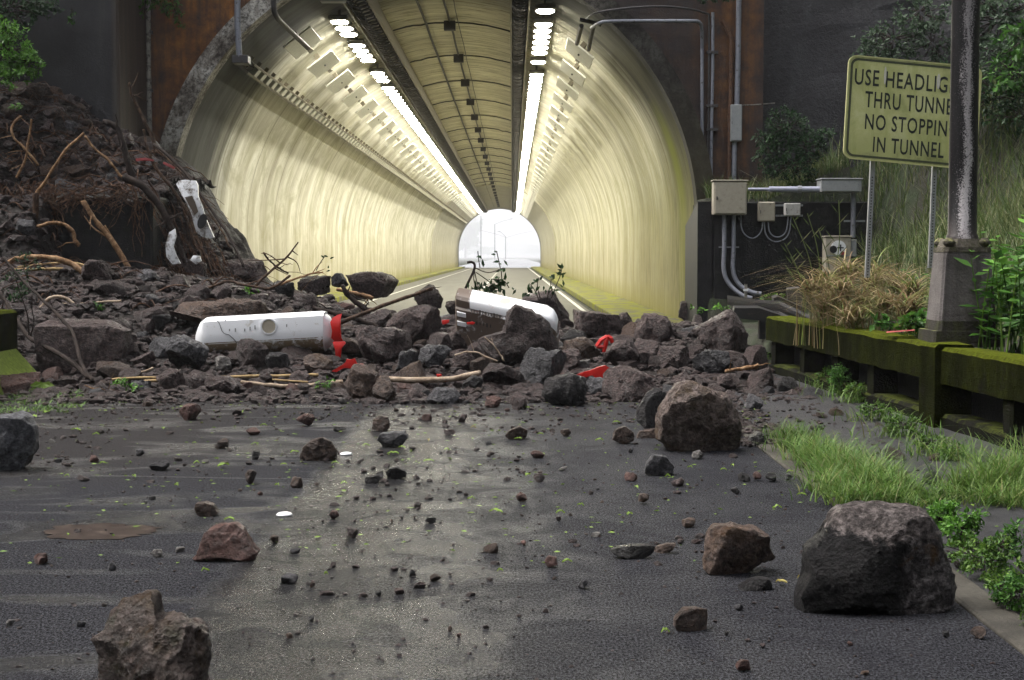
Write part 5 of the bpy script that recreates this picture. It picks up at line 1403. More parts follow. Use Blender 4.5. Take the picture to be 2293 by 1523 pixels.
# ------------------------------------------------------------------ branches and roots (photo-pixel polylines with their own distance)
def branch(px, D, r0, r1, mat, lab, wob=.012, cat='branch', name='branch', twigs=None, n=7):
    """r in photo pixels; D a number or (start, end)."""
    D0_, D1_ = D if hasattr(D, '__len__') else (D, D)
    m = len(px); pts = [at(x, y, D0_ + (D1_-D0_)*i/(m-1)) for i, (x, y) in enumerate(px)]
    pts = smooth_path(pts, 2) if m > 2 else [pts[0]*(1-t)+pts[1]*t for t in [i/8 for i in range(9)]]
    N_ = len(pts); seed = (px[0][0]*.13, px[0][1]*.17)
    rad = []; out = []
    for i, p in enumerate(pts):
        t = i/(N_-1); k = D0_+(D1_-D0_)*t; r = (r0+(r1-r0)*t)/F*k*(1+.28*noise.noise((i*.9, *seed)))
        rad.append(max(.003, r))
        out.append(p + Vector((noise.noise((i*.5, seed[0], 1)), noise.noise((i*.5, seed[1], 2))*2, noise.noise((i*.5, seed[0], 3))))*wob)
    o = obj(name, MB().tube(out, rad, n), mat, None, out[0], True); tag(o, lab, cat)
    if mat in (BARK_DARK, BARK_TAN, BARK_MID) and name == 'branch':      # short side rootlets
        rg = random.Random(int(px[0][0]*7 + px[0][1]*13))
        for q in range(rg.randint(2, 4)):
            i0 = rg.randrange(2, N_-2); p0 = out[i0]; d = Vector((rg.uniform(-1, 1), rg.uniform(-.6, .2), rg.uniform(-.7, .9))).normalized(); ln = rg.uniform(.10, .38)
            tp = [p0 + d*ln*t + Vector((0, 0, -.25*ln*t*t)) + Vector((noise.noise((q, t*3, px[0][0])), 0, noise.noise((q, t*3, px[0][1]))))*.06*t for t in (0, .25, .5, .75, 1)]
            part('rootlet', MB().tube(tp, [max(.003, rad[i0]*.42*(1-.75*t)) for t in (0, .25, .5, .75, 1)], 5), mat, o, True)
    for k, tw in enumerate(twigs or ()):
        tp = [at(x, y, D0_+.03) for x, y in tw]; tp = smooth_path(tp, 2) if len(tp) > 2 else tp
        nr = [max(.003, (r0*.5*(1-.7*i/(len(tp)-1)))/F*D0_) for i in range(len(tp))]
        part('twig', MB().tube(tp, nr, 5), mat, o, True)
    return o
B = branch
B([(349,332),(342,307),(327,280),(308,239),(291,205),(290,186)], 27.6, 5, 2.2, BARK_MID, 'tall pointed root standing above the debris against the headwall', twigs=[[(291,203),(304,181),(310,162)]])
B([(322,290),(329,332),(342,366),(361,394),(386,421),(426,486),(438,525)], 26.6, 3, 4, BARK_MID, 'long brown root crossing in front of the white shell')
B([(231,272),(262,281),(275,323),(287,366),(296,396)], 26.9, 6, 8, BARK_DARK, 'bent dark root with an elbow at the top of the slope')
B([(278,397),(324,418),(355,458),(379,499),(398,542),(415,590)], 26.3, 9, 5.5, BARK_DARK, 'thick dark trunk sliding down past the white shell')
B([(345,323),(386,357),(426,397),(457,446),(494,499),(521,542),(545,595)], (27.4, 25.8), 3.5, 3, BARK_DARK, 'long dark pole leaning across the tunnel wall', twigs=[[(494,499),(490,525),(480,540)],[(521,542),(540,556)]])
B([(350,330),(392,372),(432,415),(462,466),(496,515),(516,556)], (27.5, 26.0), 2.6, 2, BARK_MID, 'thin twin of the dark pole leaning across the tunnel wall')
B([(188,298),(148,332),(123,372),(102,406),(82,432)], 26.1, 2.8, 4.2, BARK_TAN, 'pale forked root leaning on the wooden stake', twigs=[[(160,322),(172,312)],[(123,372),(105,380)]])
B([(80,432),(79,505),(74,578)], 26.0, 7, 7, BARK_MID, 'grey wooden stake standing upright in the debris', 0, 'stake', 'stake')
B([(72,267),(62,320),(55,366),(37,397)], 26.3, 2.4, 3.2, BARK_TAN, 'pale hooked root on the upper slope, the lower end by a hollow')
B([(48,261),(25,280),(28,307),(52,329),(74,354),(85,369)], 26.3, 2.6, 3, BARK_TAN, 'pale looping root at the top of the slope under the bush')
B([(190,304),(210,335),(241,354),(262,384),(275,399)], 26.4, 3, 2.8, BARK_TAN, 'pale knotted root running down the slope to the thick dark trunk', twigs=[[(241,354),(246,372)]])
B([(185,449),(216,499),(247,533),(272,573),(294,610)], 25.9, 5.5, 6.5, BARK_TAN, 'thick tan branch leaning against the dark retaining wall', twigs=[[(247,533),(210,514),(188,483)],[(234,505),(260,545),(280,575)]])
B([(85,508),(117,496),(151,505),(165,520),(167,539),(177,549)], 25.6, 4, 5, BARK_TAN, 'thick curled tan root with a broken end beside the stake')
B([(15,590),(40,578),(77,574),(133,580),(167,594),(197,620)], 24.2, 5, 7.5, BARK_TAN, 'upper length of the big arched tan branch')
B([(197,619),(209,645),(232,680),(246,705),(258,728)], (24.2, 23.4), 7.5, 6, BARK_TAN, 'lower length of the big arched tan branch, ending beside the block rock')
B([(25,605),(90,603),(140,602),(206,608)], 24.4, 4, 3.5, STRAW, 'straight straw-coloured stalk under the arched branch', 0.004)
B([(130,588),(165,588),(206,600)], 24.5, 3.5, 3, STRAW, 'short straw-coloured stalk beside the arched branch', 0.004)
B([(40,598),(95,592),(150,586)], 24.6, 2, 2, STRAW, 'thin straw stalk between the arched branch and the longer stalk', 0.004)
B([(0,655),(38,715),(66,761),(115,781),(174,820),(195,844),(243,862)], (20.4, 18.6), 4.5, 6, BARK_DARK, 'dark branch sweeping over the mossy parapet to the road', twigs=[[(66,761),(62,700),(45,660),(30,600)],[(66,761),(78,720),(70,690),(72,660)]])
B([(7,576),(52,631),(87,663),(133,708),(164,743),(174,781),(185,827),(209,852)], (20.6, 18.8), 2.5, 5.5, BARK_DARK, 'bowed brown branch in front of the block-shaped rock', twigs=[[(87,663),(66,640),(52,600),(40,575)],[(52,631),(20,612),(0,600)],[(133,708),(118,690),(112,672)]])
B([(87,690),(130,680),(165,682),(230,676),(272,674)], 22.3, 2.4, 2.6, PEELED, 'pale peeled stick lying on top of the parapet debris')
B([(92,690),(105,672),(125,662),(150,668),(170,684)], 22.2, 4.5, 3.5, PEELED, 'curl of pale torn wood above the block-shaped rock', cat='wood scrap', name='wood_scrap')
B([(195,705),(240,700),(290,706)], 22.6, 9, 7, BARK_DARK, 'stubby dark log with splintered end above the block-shaped rock', cat='log', name='log', twigs=[[(275,700),(292,695)],[(278,706),(296,704)],[(275,712),(290,716)]])
B([(275,722),(295,732),(315,740)], 22.4, 2.5, 3, PEELED, 'splintered pale stick between the block rock and small dark stones')
B([(260,630),(300,628),(330,634)], 24.3, 3.6, 3, BARK_TAN, 'short broken tan stick below the retaining wall')
B([(265,648),(320,655),(365,672),(395,700)], 23.6, 7, 9, BARK_DARK, 'dark bark mat sagging beside the long slab', cat='bark strip', name='bark_strip', twigs=[[(300,645),(340,655),(352,664)],[(310,650),(350,660)]])
B([(387,668),(440,656),(488,636),(510,628),(544,638),(600,649),(625,637),(650,616)], 23.6, 3.2, 3.0, BARK_MID, 'long wavy red-brown root over the heap above the slab')
B([(572,640),(614,600),(645,576),(667,543)], 24.6, 3.6, 1.4, BARK_MID, 'bare branching twig rising from the big heap-top rock', twigs=[[(614,600),(645,616)],[(645,576),(666,586),(673,612)],[(638,580),(600,583),(555,583)],[(628,590),(610,575),(593,566),(585,568)],[(655,562),(668,572)]])
B([(590,566),(605,585),(622,600),(645,612)], 24.7, 2.4, 2, BARK_DARK, 'dark bare twig crossing behind the branching twig')
B([(628,638),(670,621),(700,612),(724,609)], 23.9, 3, 1.5, BARK_TAN, 'pale curved twig tipped towards the tunnel wall', twigs=[[(700,612),(710,596),(722,586)],[(705,611),(728,602)]])
B([(738,731),(826,697),(902,668),(966,647)], (20.8, 22.6), 5, 3.8, BARK_MID, 'long dark stick jutting up over the crest beside the red ribbon')
B([(700,690),(740,700),(772,706),(826,724),(846,733)], 22.2, 6, 6, BARK_DARK, 'thick dark branch lying behind the white barrier end')
B([(754,648),(790,655),(835,668)], 23.4, 3.8, 4.5, BARK_TAN, 'tan stick lying under the bun-shaped rock')
B([(768,640),(776,660),(801,680),(828,698)], 22.9, 5, 7, BARK_DARK, 'gnarled dark stump leaning beside the long dark stick', twigs=[[(776,660),(784,640)]])
B([(251,850),(300,846),(350,846)], 18.5, 3, 3.2, STRAW, 'straw stalk lying at the front edge below the block rock', .004)
B([(323,854),(340,853),(356,852)], 18.3, 4, 3.4, STRAW, 'short split straw stalk beside the front-edge stones', .004)
B([(300,838),(330,830),(343,824)], 18.8, 3.2, 2.6, PEELED, 'pale leafy stub lying at the front edge', .004)
B([(495,845),(570,842),(640,842),(712,840)], 18.8, 3.6, 3.8, STRAW, 'long straw-coloured cane behind the front-edge rocks', .006)
B([(540,856),(600,862),(645,866),(700,862),(768,855)], 18.2, 3.8, 5.5, PEELED, 'pale peeled branch lying along the front edge of the pile')
B([(610,850),(650,853),(690,856)], 18.4, 2, 2.4, STRAW, 'thin straw cane beside the pale peeled branch', .004)
B([(850,849),(953,851),(1025,848),(1062,838),(1074,834)], 18.3, 7, 6.5, PEELED, 'pale front log with broken bark lying between the boulders', cat='log', name='log')
B([(1018,796),(1035,790),(1061,786),(1090,800),(1113,809)], 18.6, 2, 2.2, PEELED, 'thin pale forked twig below the standing barrier', twigs=[[(1061,786),(1054,765),(1046,750)]])
B([(1086,755),(1108,775),(1120,795),(1129,808)], 18.6, 1.5, 2.2, PEELED, 'thin pale twig beside the leaning rock', twigs=[[(1106,772),(1100,758)]])
B([(1626,832),(1650,826),(1675,825),(1698,820)], 18.6, 4, 5, BARK_TAN, 'short tan log at the foot of the mossy parapet end')
B([(190,862),(210,873),(240,876),(256,874)], 18.2, 1.4, 1.6, BARK_TAN, 'thin curved twig on the road under the sweeping dark branch')
# hanging root fringe on the wall and slope: a mass nobody could count
rb = random.Random(77); mb = MB()
for k in range(760):
    zone = rb.random()
    if zone < .28:
        x = rb.uniform(-9.2, -6.1); y = 26.62 + rb.uniform(-.1, .06); z = 2.62 + rb.uniform(-.05, .25); x = min(x, -6.15)
        P = [Vector((x, y, z))]; L = rb.uniform(.2, 1.2) * (.4 if -7.7 < x < -6.5 else 1)
        dx = rb.uniform(-.55, .55)
        for i in range(1, 6): P.append(P[0] + Vector((dx*i/5 + .14*noise.noise((k*.7, i*.8, 0)), -.12*i/5 + .1*noise.noise((k*.7, i*.8, 5)), -L*i/5)))
    elif zone < .48:
        x = rb.uniform(-6.3, -5.2); y = rb.uniform(26.4, 28.6); z = mound_n(x, y) + .04; L = rb.uniform(.4, 1.3); sl_ = rb.uniform(.15, .75)
        P = []
        for i in range(6):
            xx = x + sl_*L*i/5 + .08*noise.noise((k*.7, i*.7, 2)); yy = y - L*.7*i/5; P.append(Vector((xx, yy, max(mound_n(xx, yy) + .03, z - L*i/5*.9) + .05*noise.noise((k, i*.8, 7)))))
    elif zone < .8:
        x = rb.uniform(-10, -5.6); y = rb.uniform(26.9, 29); z = (slope_z(x, y) if x < -6.1 else mound_n(x, y)) + .03; a = rb.uniform(0, 6.28); L = rb.uniform(.3, 1.1)
        P = [Vector((x+math.cos(a)*L*i/5, y+math.sin(a)*L*.5*i/5-.05*i, z + .22*math.sin(i/5*PI)*rb.uniform(.3,1) - .12*i/5 + .04*noise.noise((k, i, 3)))) for i in range(6)]
    else:
        x = rb.uniform(-9.2, -4.4) if rb.random() < .5 else rb.uniform(-9.4, -6.4); y = rb.uniform(22.0, 30); z = mound_n(x, y) + .04; a = rb.uniform(0, 6.28); L = rb.uniform(.25, .9)
        P = [Vector((x+math.cos(a)*L*i/5, y+math.sin(a)*L*.6*i/5, z + .12*math.sin(i/5*PI) + .05*noise.noise((k, i, 3)))) for i in range(6)]
    r = rb.choice((.006, .008, .011, .016)); mb.tube(P, [r*(1-.6*i/5) for i in range(6)], 5, False)
half = len(mb.f)
o = obj('root_fringe', mb, m_bark('root_fibre', (.02,.010,.0065), (.07,.036,.022), (.20,.115,.068)), None, (-8, 26, 2), True); tag(o, 'tangle of thin roots hanging over the wall and slope', 'roots', None, 'stuff')

# ------------------------------------------------------------------ white plastic barrier segments and red plastic scraps
def lofted(rings, caps=True):
    n = len(rings[0]); v = [p for r in rings for p in r]; f = []
    for j in range(len(rings)-1):
        for k in range(n): f.append((j*n+k, j*n+(k+1) % n, (j+1)*n+(k+1) % n, (j+1)*n+k))
    if caps: f += [tuple(range(n))[::-1], tuple((len(rings)-1)*n+k for k in range(n))]
    return MB().add(v, f)
def rr2(hw, hh, r, n=4): return rrect(hw, hh, r, n)
# segment lying on its side
DB = 20.6
a = at(455, 752, DB); b = at(742, 737, DB-.05)
bt = thing('barrier_segment', (a+b)/2, 'white plastic barrier segment lying on its side with a round brown filler cap', 'barrier')
ax = (b-a).normalized(); L = (b-a).length; nz = Vector((0, -.42, .91)); nz = (nz - ax*nz.dot(ax)).normalized(); ny = ax.cross(nz)      # nz: normal of the upper edge; ny: away
def bp(t, p, q): return a + ax*(L*t) - ny*p*0 + (Vector((0,-1,0))*p) + Vector((0,0,1))*q
prof = [(-.20,.235),(.02,.245),(.19,.225),(.235,.19),(.262,.03),(.262,-.10),(.24,-.16),(.12,-.27),(-.05,-.30),(-.22,-.28),(-.26,-.1),(-.26,.18)]   # (towards camera, up)
rings = []
for t, s, dz in ((-.055,.20,-.03),(-.03,.55,-.02),(.0,.86,-.01),(.03,.97,0),(.07,1,0),(.93,1,0),(.955,.97,0),(.958,.86,-.01),(.985,.74,-.02),(1.0,.60,-.03),(1.02,.35,-.04)):
    rings.append([bp(t, p*s, q*s+dz) for p, q in prof])
o = part('shell', lofted(rings), PLASTIC, bt, True, 28)
dirt = MB(); rings = []
for t, s in ((.005,.90),(.05,1.004),(.9,1.004),(.95,.98)):
    rings.append([bp(t, p*s, q*s) for p, q in ((.264,-.085),(.244,-.165),(.125,-.272),(-.05,-.304))])
v = [p for r_ in rings for p in r_]; f = [(j*4+k, j*4+k+1, (j+1)*4+k+1, (j+1)*4+k) for j in range(3) for k in range(3)]
part('muddy_underside', dirt.add(v, f), m_white('mud_splashed_plastic', .9, (.22,.165,.10)), bt, True)
cf = at(602, 731, 20.0); c = bp((cf.x-a.x)/(b.x-a.x), .262, .0) ; c = Vector((cf.x, a.y-.262-.0, cf.z + (cf.z-1.6)*0))
c = at(602, 731, (a.y+b.y)/2-.262)
cap = part('filler_cap', MB().tube([c+Vector((0,.02,0)), c+Vector((0,-.008,0))], .088, 24), m_plain('brown_cap', (.46,.41,.32), .7, .3, .5), bt)
tor = []; 
part('cap_rim', lofted([[c+Vector((rad_*math.cos(2*PI*k/24), d_, rad_*math.sin(2*PI*k/24))) for k in range(24)] for rad_, d_ in ((.089,.015),(.089,-.016),(.106,-.016),(.110,.015))], False), PLASTIC, cap)
ymid = (a.y+b.y)/2-.262
part('crack', MB().tube([at(482, 711, ymid-.003), at(491, 724, ymid-.004), at(497, 741, ymid-.004), at(502, 747, ymid-.004), at(513, 750, ymid-.004), at(523, 759, ymid-.004), at(534, 772, ymid-.005)], .0045, 4), BLACK, bt)
mk_ = MB()
for (x, y, h) in ((514,739,5),(527,739,8),(548,739,6),(560,736,8),(571,733,9),(642,730,8),(665,728,3),(693,728,3),(505,717,3)):
    mk_.box(tuple(at(x-1.2, y+h/2, ymid-.0025)), tuple(at(x+1.2, y-h/2, ymid+.004)))
part('scuff_mark', mk_, m_plain('scuff', (.25,.25,.25), .7), bt)
# segment standing askew
DS2 = 21.6
st = thing('barrier_segment', at(1140, 760, DS2), 'tilted mud-caked plastic barrier segment with a rain-washed white top', 'barrier')
TL = at(1034, 655, DS2); TR = at(1248, 700, DS2-.55)
ax = (TR-TL); L = ax.length; ax.normalize(); dn = Vector((.02, .50, -.86)); dn = (dn - ax*dn.dot(ax)*.6).normalized(); fr = Vector((-.12, -.86, -.50)).normalized()
def sp(t, p, q): return TL + ax*(L*t) + fr*p + dn*q
def sec(w0, w1, h, sh=0.0): return [(-w0, .02), (-w0*.7, -.0), (w0*.7, 0.0), (w0, .035), (w0+.02, .14), (w0+.05, .16), (w1, h), (-w1, h), (-w0-.05, .16), (-w0-.02, .14)]
rings = []
for t, s, dq in ((-.06,.75,.03),(-.045,.95,.0),(.0,1,0),(.1,1,.0),(.88,1,.0),(.95,.92,.035),(.985,.75,.10),(1.0,.55,.17)):
    rings.append([sp(t, p*s, q+dq*(1-q)) for p, q in sec(.15, .30, .86)])
part('shell', lofted(rings), MUDPLASTIC, st, True, 30)
top = []
for t, s, dq in ((.10,1,0),(.5,1,0),(.88,1,0),(.95,.92,.035),(.985,.78,.10),(1.003,.60,.17)):
    top.append([sp(t, p*s, q+dq*(1-q)-.004) for p, q in ((-.15,.018),(-.105,-.003),(.105,-.003),(.153,.034),(.173,.125))])
n5 = 5; v = [p for r_ in top for p in r_]; f = [(j*n5+k, j*n5+k+1, (j+1)*n5+k+1, (j+1)*n5+k) for j in range(len(top)-1) for k in range(4)]
part('washed_top', MB().add(v, f), PLASTIC, st, True, 40)
part('filler_dent', MB().tube([sp(.46, .0, -.006), sp(.46, .0, -.010)], .075, 18), m_plain('cream_dent', (.50,.47,.36), .6), st)
for k, (q0, q1) in enumerate(((.19,.25),(.33,.39))):
    part('white_stripe', MB().add([sp(-.035, .182+q0*.15+.012, q0), sp(.06, .182+q0*.15+.012, q0), sp(.06, .182+q1*.15+.012, q1), sp(-.035, .182+q1*.15+.012, q1), sp(-.035, .1, q0), sp(.06, .1, q0), sp(.06, .1, q1), sp(-.035, .1, q1)], [(0,1,2,3),(0,4,5,1),(1,5,6,2),(2,6,7,3),(3,7,4,0)]), PLASTIC, st)
mk_ = MB()
rm = random.Random(4)
for row, (q, t0, t1, nn) in enumerate(((.135, .12, .42, 11), (.30, .10, .32, 7))):
    for k in range(nn):
        t = t0 + (t1-t0)*k/(nn-1); hh = rm.uniform(.03, .06); w_ = rm.uniform(.006, .014)
        pq = lambda qq: (.175 if qq < .15 else .20+(qq-.16)*.145) + .006
        mk_.add([sp(t-w_/L, pq(q-hh/2), q-hh/2), sp(t+w_/L, pq(q-hh/2), q-hh/2), sp(t+w_/L, pq(q+hh/2), q+hh/2), sp(t-w_/L, pq(q+hh/2), q+hh/2)], [(0,1,2,3)])
part('worn_lettering', mk_, m_plain('worn_ink', (.05,.042,.04), .8), st)
er = MB(); rings = []
for q0 in (.30, .345):
    rings.append([sp(1.0-.10*abs(math.sin(k/12*PI)-1)*0 + .012 - .05*(1-math.sin(k/12*PI)), .17*math.cos(k/12*PI), q0) for k in range(13)])
v = [p for r_ in rings for p in r_]; f = [(k, k+1, 13+k+1, 13+k) for k in range(12)]
part('end_band', MB().add(v, f), PLASTIC, st)
# broken white shell against the portal
def blade(px, D, depth, name, mat, lab, cat, curve=.0, root=None):
    """thin curved plate cut to an outline, with real thickness"""
    P = [at(x, y, D) for x, y in px]; n = len(P); c = sum(P, Vector())/n
    wmax = max((p-c).length for p in P)
    inner = [c + (p-c)*.5 for p in P]
    def lift(p, k): d = (p-c).length/wmax; return p + Vector((0, curve*(d*d) + k, 0))
    v = [lift(p, 0) for p in P] + [lift(p, 0) for p in inner] + [lift(c, 0)] + [lift(p, depth) for p in P] + [lift(p, depth) for p in inner] + [lift(c, depth)]
    f = []; m = 2*n+1
    for k in range(n):
        j = (k+1) % n
        f += [(k, j, n+j, n+k), (n+k, n+j, 2*n), (m+j, m+k, m+n+k, m+n+j), (m+n+j, m+n+k, m+2*n), (k, m+k, m+j, j)]
    if root is not None: return part(name, MB().add(v, f), mat, root, True, 40)
    o = obj(name, MB().add(v, f), mat, None, P[0], True, 40); tag(o, lab, cat); return o
ws = blade([(392,412),(397,404),(412,402),(425,403),(436,404),(441,414),(443,440),(452,462),(460,490),(470,515),(476,531),(466,534),(450,530),(438,520),(433,500),(428,478),(418,455),(406,436)], 26.3, .08, 'plastic_shell', PLASTIC_DIRTY, 'torn white plastic shell with a dark hole, caught in the roots by the portal', 'plastic debris', .12)
hc = at(453, 496, 26.29); part('hole', MB().add([hc+Vector((.085*math.cos(t)*.9+.03*math.sin(t), -.015, .125*math.sin(t))) for t in [2*PI*i/16 for i in range(16)]], [tuple(range(16))]), BLACK, ws)  # black disc laid on the shell imitates the dark inside the opening
part('mud_stain', MB().add([at(x, y, 26.27) for x, y in ((414,442),(430,438),(437,452),(444,474),(436,482),(424,462))], [(0,1,2,3,4,5)]), m_plain('mud_stain', (.10,.075,.055), .7), ws)
blade([(378,520),(390,512),(394,530),(388,552),(395,575),(403,590),(385,592),(372,575),(370,548)], 26.2, .05, 'plastic_sheet', PLASTIC_DIRTY, 'strip of grey-white plastic hanging below the torn shell', 'plastic debris', .05)
blade([(425,582),(432,572),(446,573),(450,584),(438,592)], 25.6, .05, 'plastic_scrap', PLASTIC_DIRTY, 'small white plastic scrap at the base of the torn shell', 'plastic debris', .03)
# red plastic
blade([(739,722),(744,712),(754,706),(764,703),(762,716),(762,735),(764,757),(767,764),(748,766),(741,757),(743,742)], 20.3, .03, 'red_collar', REDP, 'red plastic collar upright at the end of the lying barrier segment', 'red plastic', .06)
blade([(744,766),(771,765),(774,769),(765,780),(762,801),(751,802),(750,783)], 20.1, .03, 'red_collar', REDP, 'red plastic strip hanging below the red collar', 'red plastic', .03)
blade([(741,832),(752,826),(765,818),(774,811),(776,804),(784,806),(794,803),(799,814),(813,816),(813,823),(800,822),(785,825),(768,824),(752,834)], 18.7, .03, 'red_scrap', REDP, 'jagged red plastic scrap on the stones below the collar', 'red plastic', .05)
hd = thing('red_loop', at(1352, 772, 19.9), 'triangular red plastic handle among the rocks under the crested rock', 'red plastic')
for k, P in enumerate(([(1336,776),(1346,762),(1360,753)], [(1360,753),(1356,770),(1352,788)], [(1336,776),(1352,777)], [(1360,753),(1368,758),(1371,767)])):
    q = [at(x, y, 19.9) for x, y in P]; part('bar', MB().tube(q, [.03, .034, .026][:len(q)] if len(q) > 2 else [.026, .03], 6), REDP, hd)
blade([(1279,852),(1284,843),(1300,836),(1322,829),(1340,822),(1356,819),(1368,826),(1371,838),(1362,842),(1358,850),(1343,856),(1336,846),(1325,838),(1308,842),(1294,850),(1282,856)], 18.6, .03, 'red_strip', REDP, 'long red plastic strip with a curled cup end on the slate-grey stone', 'red plastic', .08)
blade([(989,717),(1006,716),(1006,722),(998,726),(991,727)], 21.0, .03, 'red_scrap', REDP, 'tiny red scrap beside the end of the standing barrier', 'red plastic', .01)
blade([(1045,722),(1058,720),(1064,723),(1060,727),(1046,727)], 21.15, .03, 'red_scrap', REDP, 'tiny red scrap under the stripes of the standing barrier', 'red plastic', .01)
blade([(977,838),(988,838),(990,843),(979,845)], 18.0, .03, 'red_scrap', REDP, 'tiny red chip behind the pale front log', 'red plastic', .01)
blade([(303,355),(325,353),(345,358),(342,361),(322,360),(304,361)], 26.5, .02, 'red_ribbon', REDTAPE, 'faded red ribbon in the roots, the longer piece', 'ribbon', .02)
blade([(366,362),(380,368),(392,375),(388,379),(374,372),(364,366)], 26.5, .02, 'red_ribbon', REDTAPE, 'faded red ribbon in the roots, the shorter piece near the portal', 'ribbon', .02)
# white lane markers
for (x, y, lab) in ((637, 1154, 'round white ceramic lane marker on the seam beyond the reddish wedge boulder'), (775, 1018, 'round white ceramic lane marker beside the brown angular rock'), (390, 1387, 'round white ceramic lane marker behind the two-humped boulder')):
    c = gp(x, y); m = MB(); pr = [(.051, 0), (.050, .006), (.042, .013), (.026, .018), (.008, .020)]
    m.lathe(pr, (c.x, c.y, .001), 20); tag(obj('lane_marker', m, CERAMIC, None, c, True), lab, 'lane marker')

# ------------------------------------------------------------------ vegetation
def leaf_quads(C, dirs, ups, L, W, fold=.15):
    """arrays -> verts, faces; a leaf is two folded quads along its rib"""
    side = np.cross(dirs, ups); side /= np.maximum(1e-9, np.linalg.norm(side, axis=1))[:, None]; up2 = np.cross(side, dirs)
    L = np.asarray(L)[:, None]; W = np.asarray(W)[:, None]
    b = C; m = C + dirs*L*.5 - up2*W*fold; t = C + dirs*L
    l1 = C + dirs*L*.42 + side*W*.5 + up2*W*fold; r1 = C + dirs*L*.42 - side*W*.5 + up2*W*fold
    v = np.stack([b, l1, t, r1, m], 1).reshape(-1, 3); n = len(C); i = np.arange(n)*5
    f = np.concatenate([np.stack([i, i+1, i+4], 1), np.stack([i+1, i+2, i+4], 1), np.stack([i+2, i+3, i+4], 1), np.stack([i+3, i, i+4], 1)])
    return v, f
def np_mesh(name, v, f):
    me = bpy.data.meshes.new(name); v = np.asarray(v, dtype=np.float32); f = np.asarray(f, dtype=np.int32)
    me.vertices.add(len(v)); me.vertices.foreach_set('co', v.ravel()); me.loops.add(f.size); me.loops.foreach_set('vertex_index', f.ravel())
    me.polygons.add(len(f)); me.polygons.foreach_set('loop_start', np.arange(len(f), dtype=np.int32)*f.shape[1]); me.polygons.foreach_set('loop_total', np.full(len(f), f.shape[1], dtype=np.int32))
    me.update(calc_edges=True); me.validate(); return me
def blades(rs, base, h, w, lean, curl=.6, seg=4, yaw=None):
    """grass blades: base (n,3), heights, widths -> verts, quads"""
    n = len(base); a = rs.uniform(0, 2*PI, n) if yaw is None else yaw; d = np.stack([np.cos(a), np.sin(a), np.zeros(n)], 1); s = np.stack([-np.sin(a), np.cos(a), np.zeros(n)], 1)
    rings = []
    for k in range(seg+1):
        t = k/seg; out = (lean*t + curl*t*t*.8)*h; z = h*(t - .42*curl*t*t*np.minimum(1.6, 1+lean))
        p = base + d*out[:, None] + np.array([0, 0, 1.0])*z[:, None]; ww = (w*(1-t)**.7*.5 + .0004)[:, None]
        rings += [p - s*ww, p + s*ww]
    v = np.stack(rings, 1).reshape(-1, 3); i = np.arange(n)*(2*(seg+1))
    f = np.concatenate([np.stack([i+2*k, i+2*k+1, i+2*k+3, i+2*k+2], 1) for k in range(seg)])
    return v, f
def bush(name, blobs, nleaf, size, mat, lab, cat, seed, stems=None, stem_mat=None, group=None, droop=.2, leafname='foliage', asp=.5):
    """blobs: [(centre, radii)]; leaves on twigs through the volume"""
    rs = np.random.RandomState(seed); C = []; Dn = []; vol = np.array([r[0]*r[1]*r[2] for _, r in blobs])**.7; vol = vol/vol.sum()
    tubes = MB(); base = Vector(blobs[0][0]); base.z -= blobs[0][1][2]
    for (c, r), fr_ in zip(blobs, vol):
        ntw = max(3, int(nleaf*fr_/9)); c = np.array(c)
        for _ in range(ntw):
            d = rs.normal(size=3); d /= np.linalg.norm(d); rad = rs.uniform(.45, 1.0)**.6 * (1 + .25*noise.noise((d[0]*2.3+seed, d[1]*2.3, d[2]*2.3)))
            tip = c + d*np.array(r)*rad; q = d*.8 + np.array([0, 0, .25]) + rs.normal(size=3)*.35; q /= np.linalg.norm(q); ln = rs.uniform(.12, .3)*np.mean(r)*1.3
            k = 9; t = np.linspace(.1, 1, k)
            pos = (tip - q*ln)[None] + q[None]*ln*t[:, None] + rs.normal(size=(k, 3))*size*.25; C.append(pos)
            dd = q[None]*.5 + rs.normal(size=(k, 3))*.75 + np.array([0, 0, -droop]); Dn.append(dd/np.linalg.norm(dd, axis=1)[:, None])
            if stems is None and rs.rand() < .5: tubes.tube([tuple(c + (tip-c)*.2), tuple(tip - q*ln), tuple(tip)], [size*.10, size*.07, size*.04], 4, False)
    C = np.concatenate(C); Dn = np.concatenate(Dn); up = rs.normal(size=C.shape)*.45 + np.array([0, -.25, 1]); 
    sz = size*rs.uniform(.6, 1.25, len(C)); v, f = leaf_quads(C, Dn, up, sz, sz*asp)
    root = thing(name, base, lab, cat, group)
    me = np_mesh('foliage', v - np.array(base), f); me.materials.append(mat); o = bpy.data.objects.new(leafname, me); COL.objects.link(o); o.parent = root
    if stems is not None:
        for P, r in stems: tubes.tube(P, [r*(1-.6*i/(len(P)-1)) for i in range(len(P))], 6)
    if tubes.v: part('stems', tubes, stem_mat or BARK_DARK, root)
    return root
def A3(px, py, D): p = at(px, py, D); return (p.x, p.y, p.z)
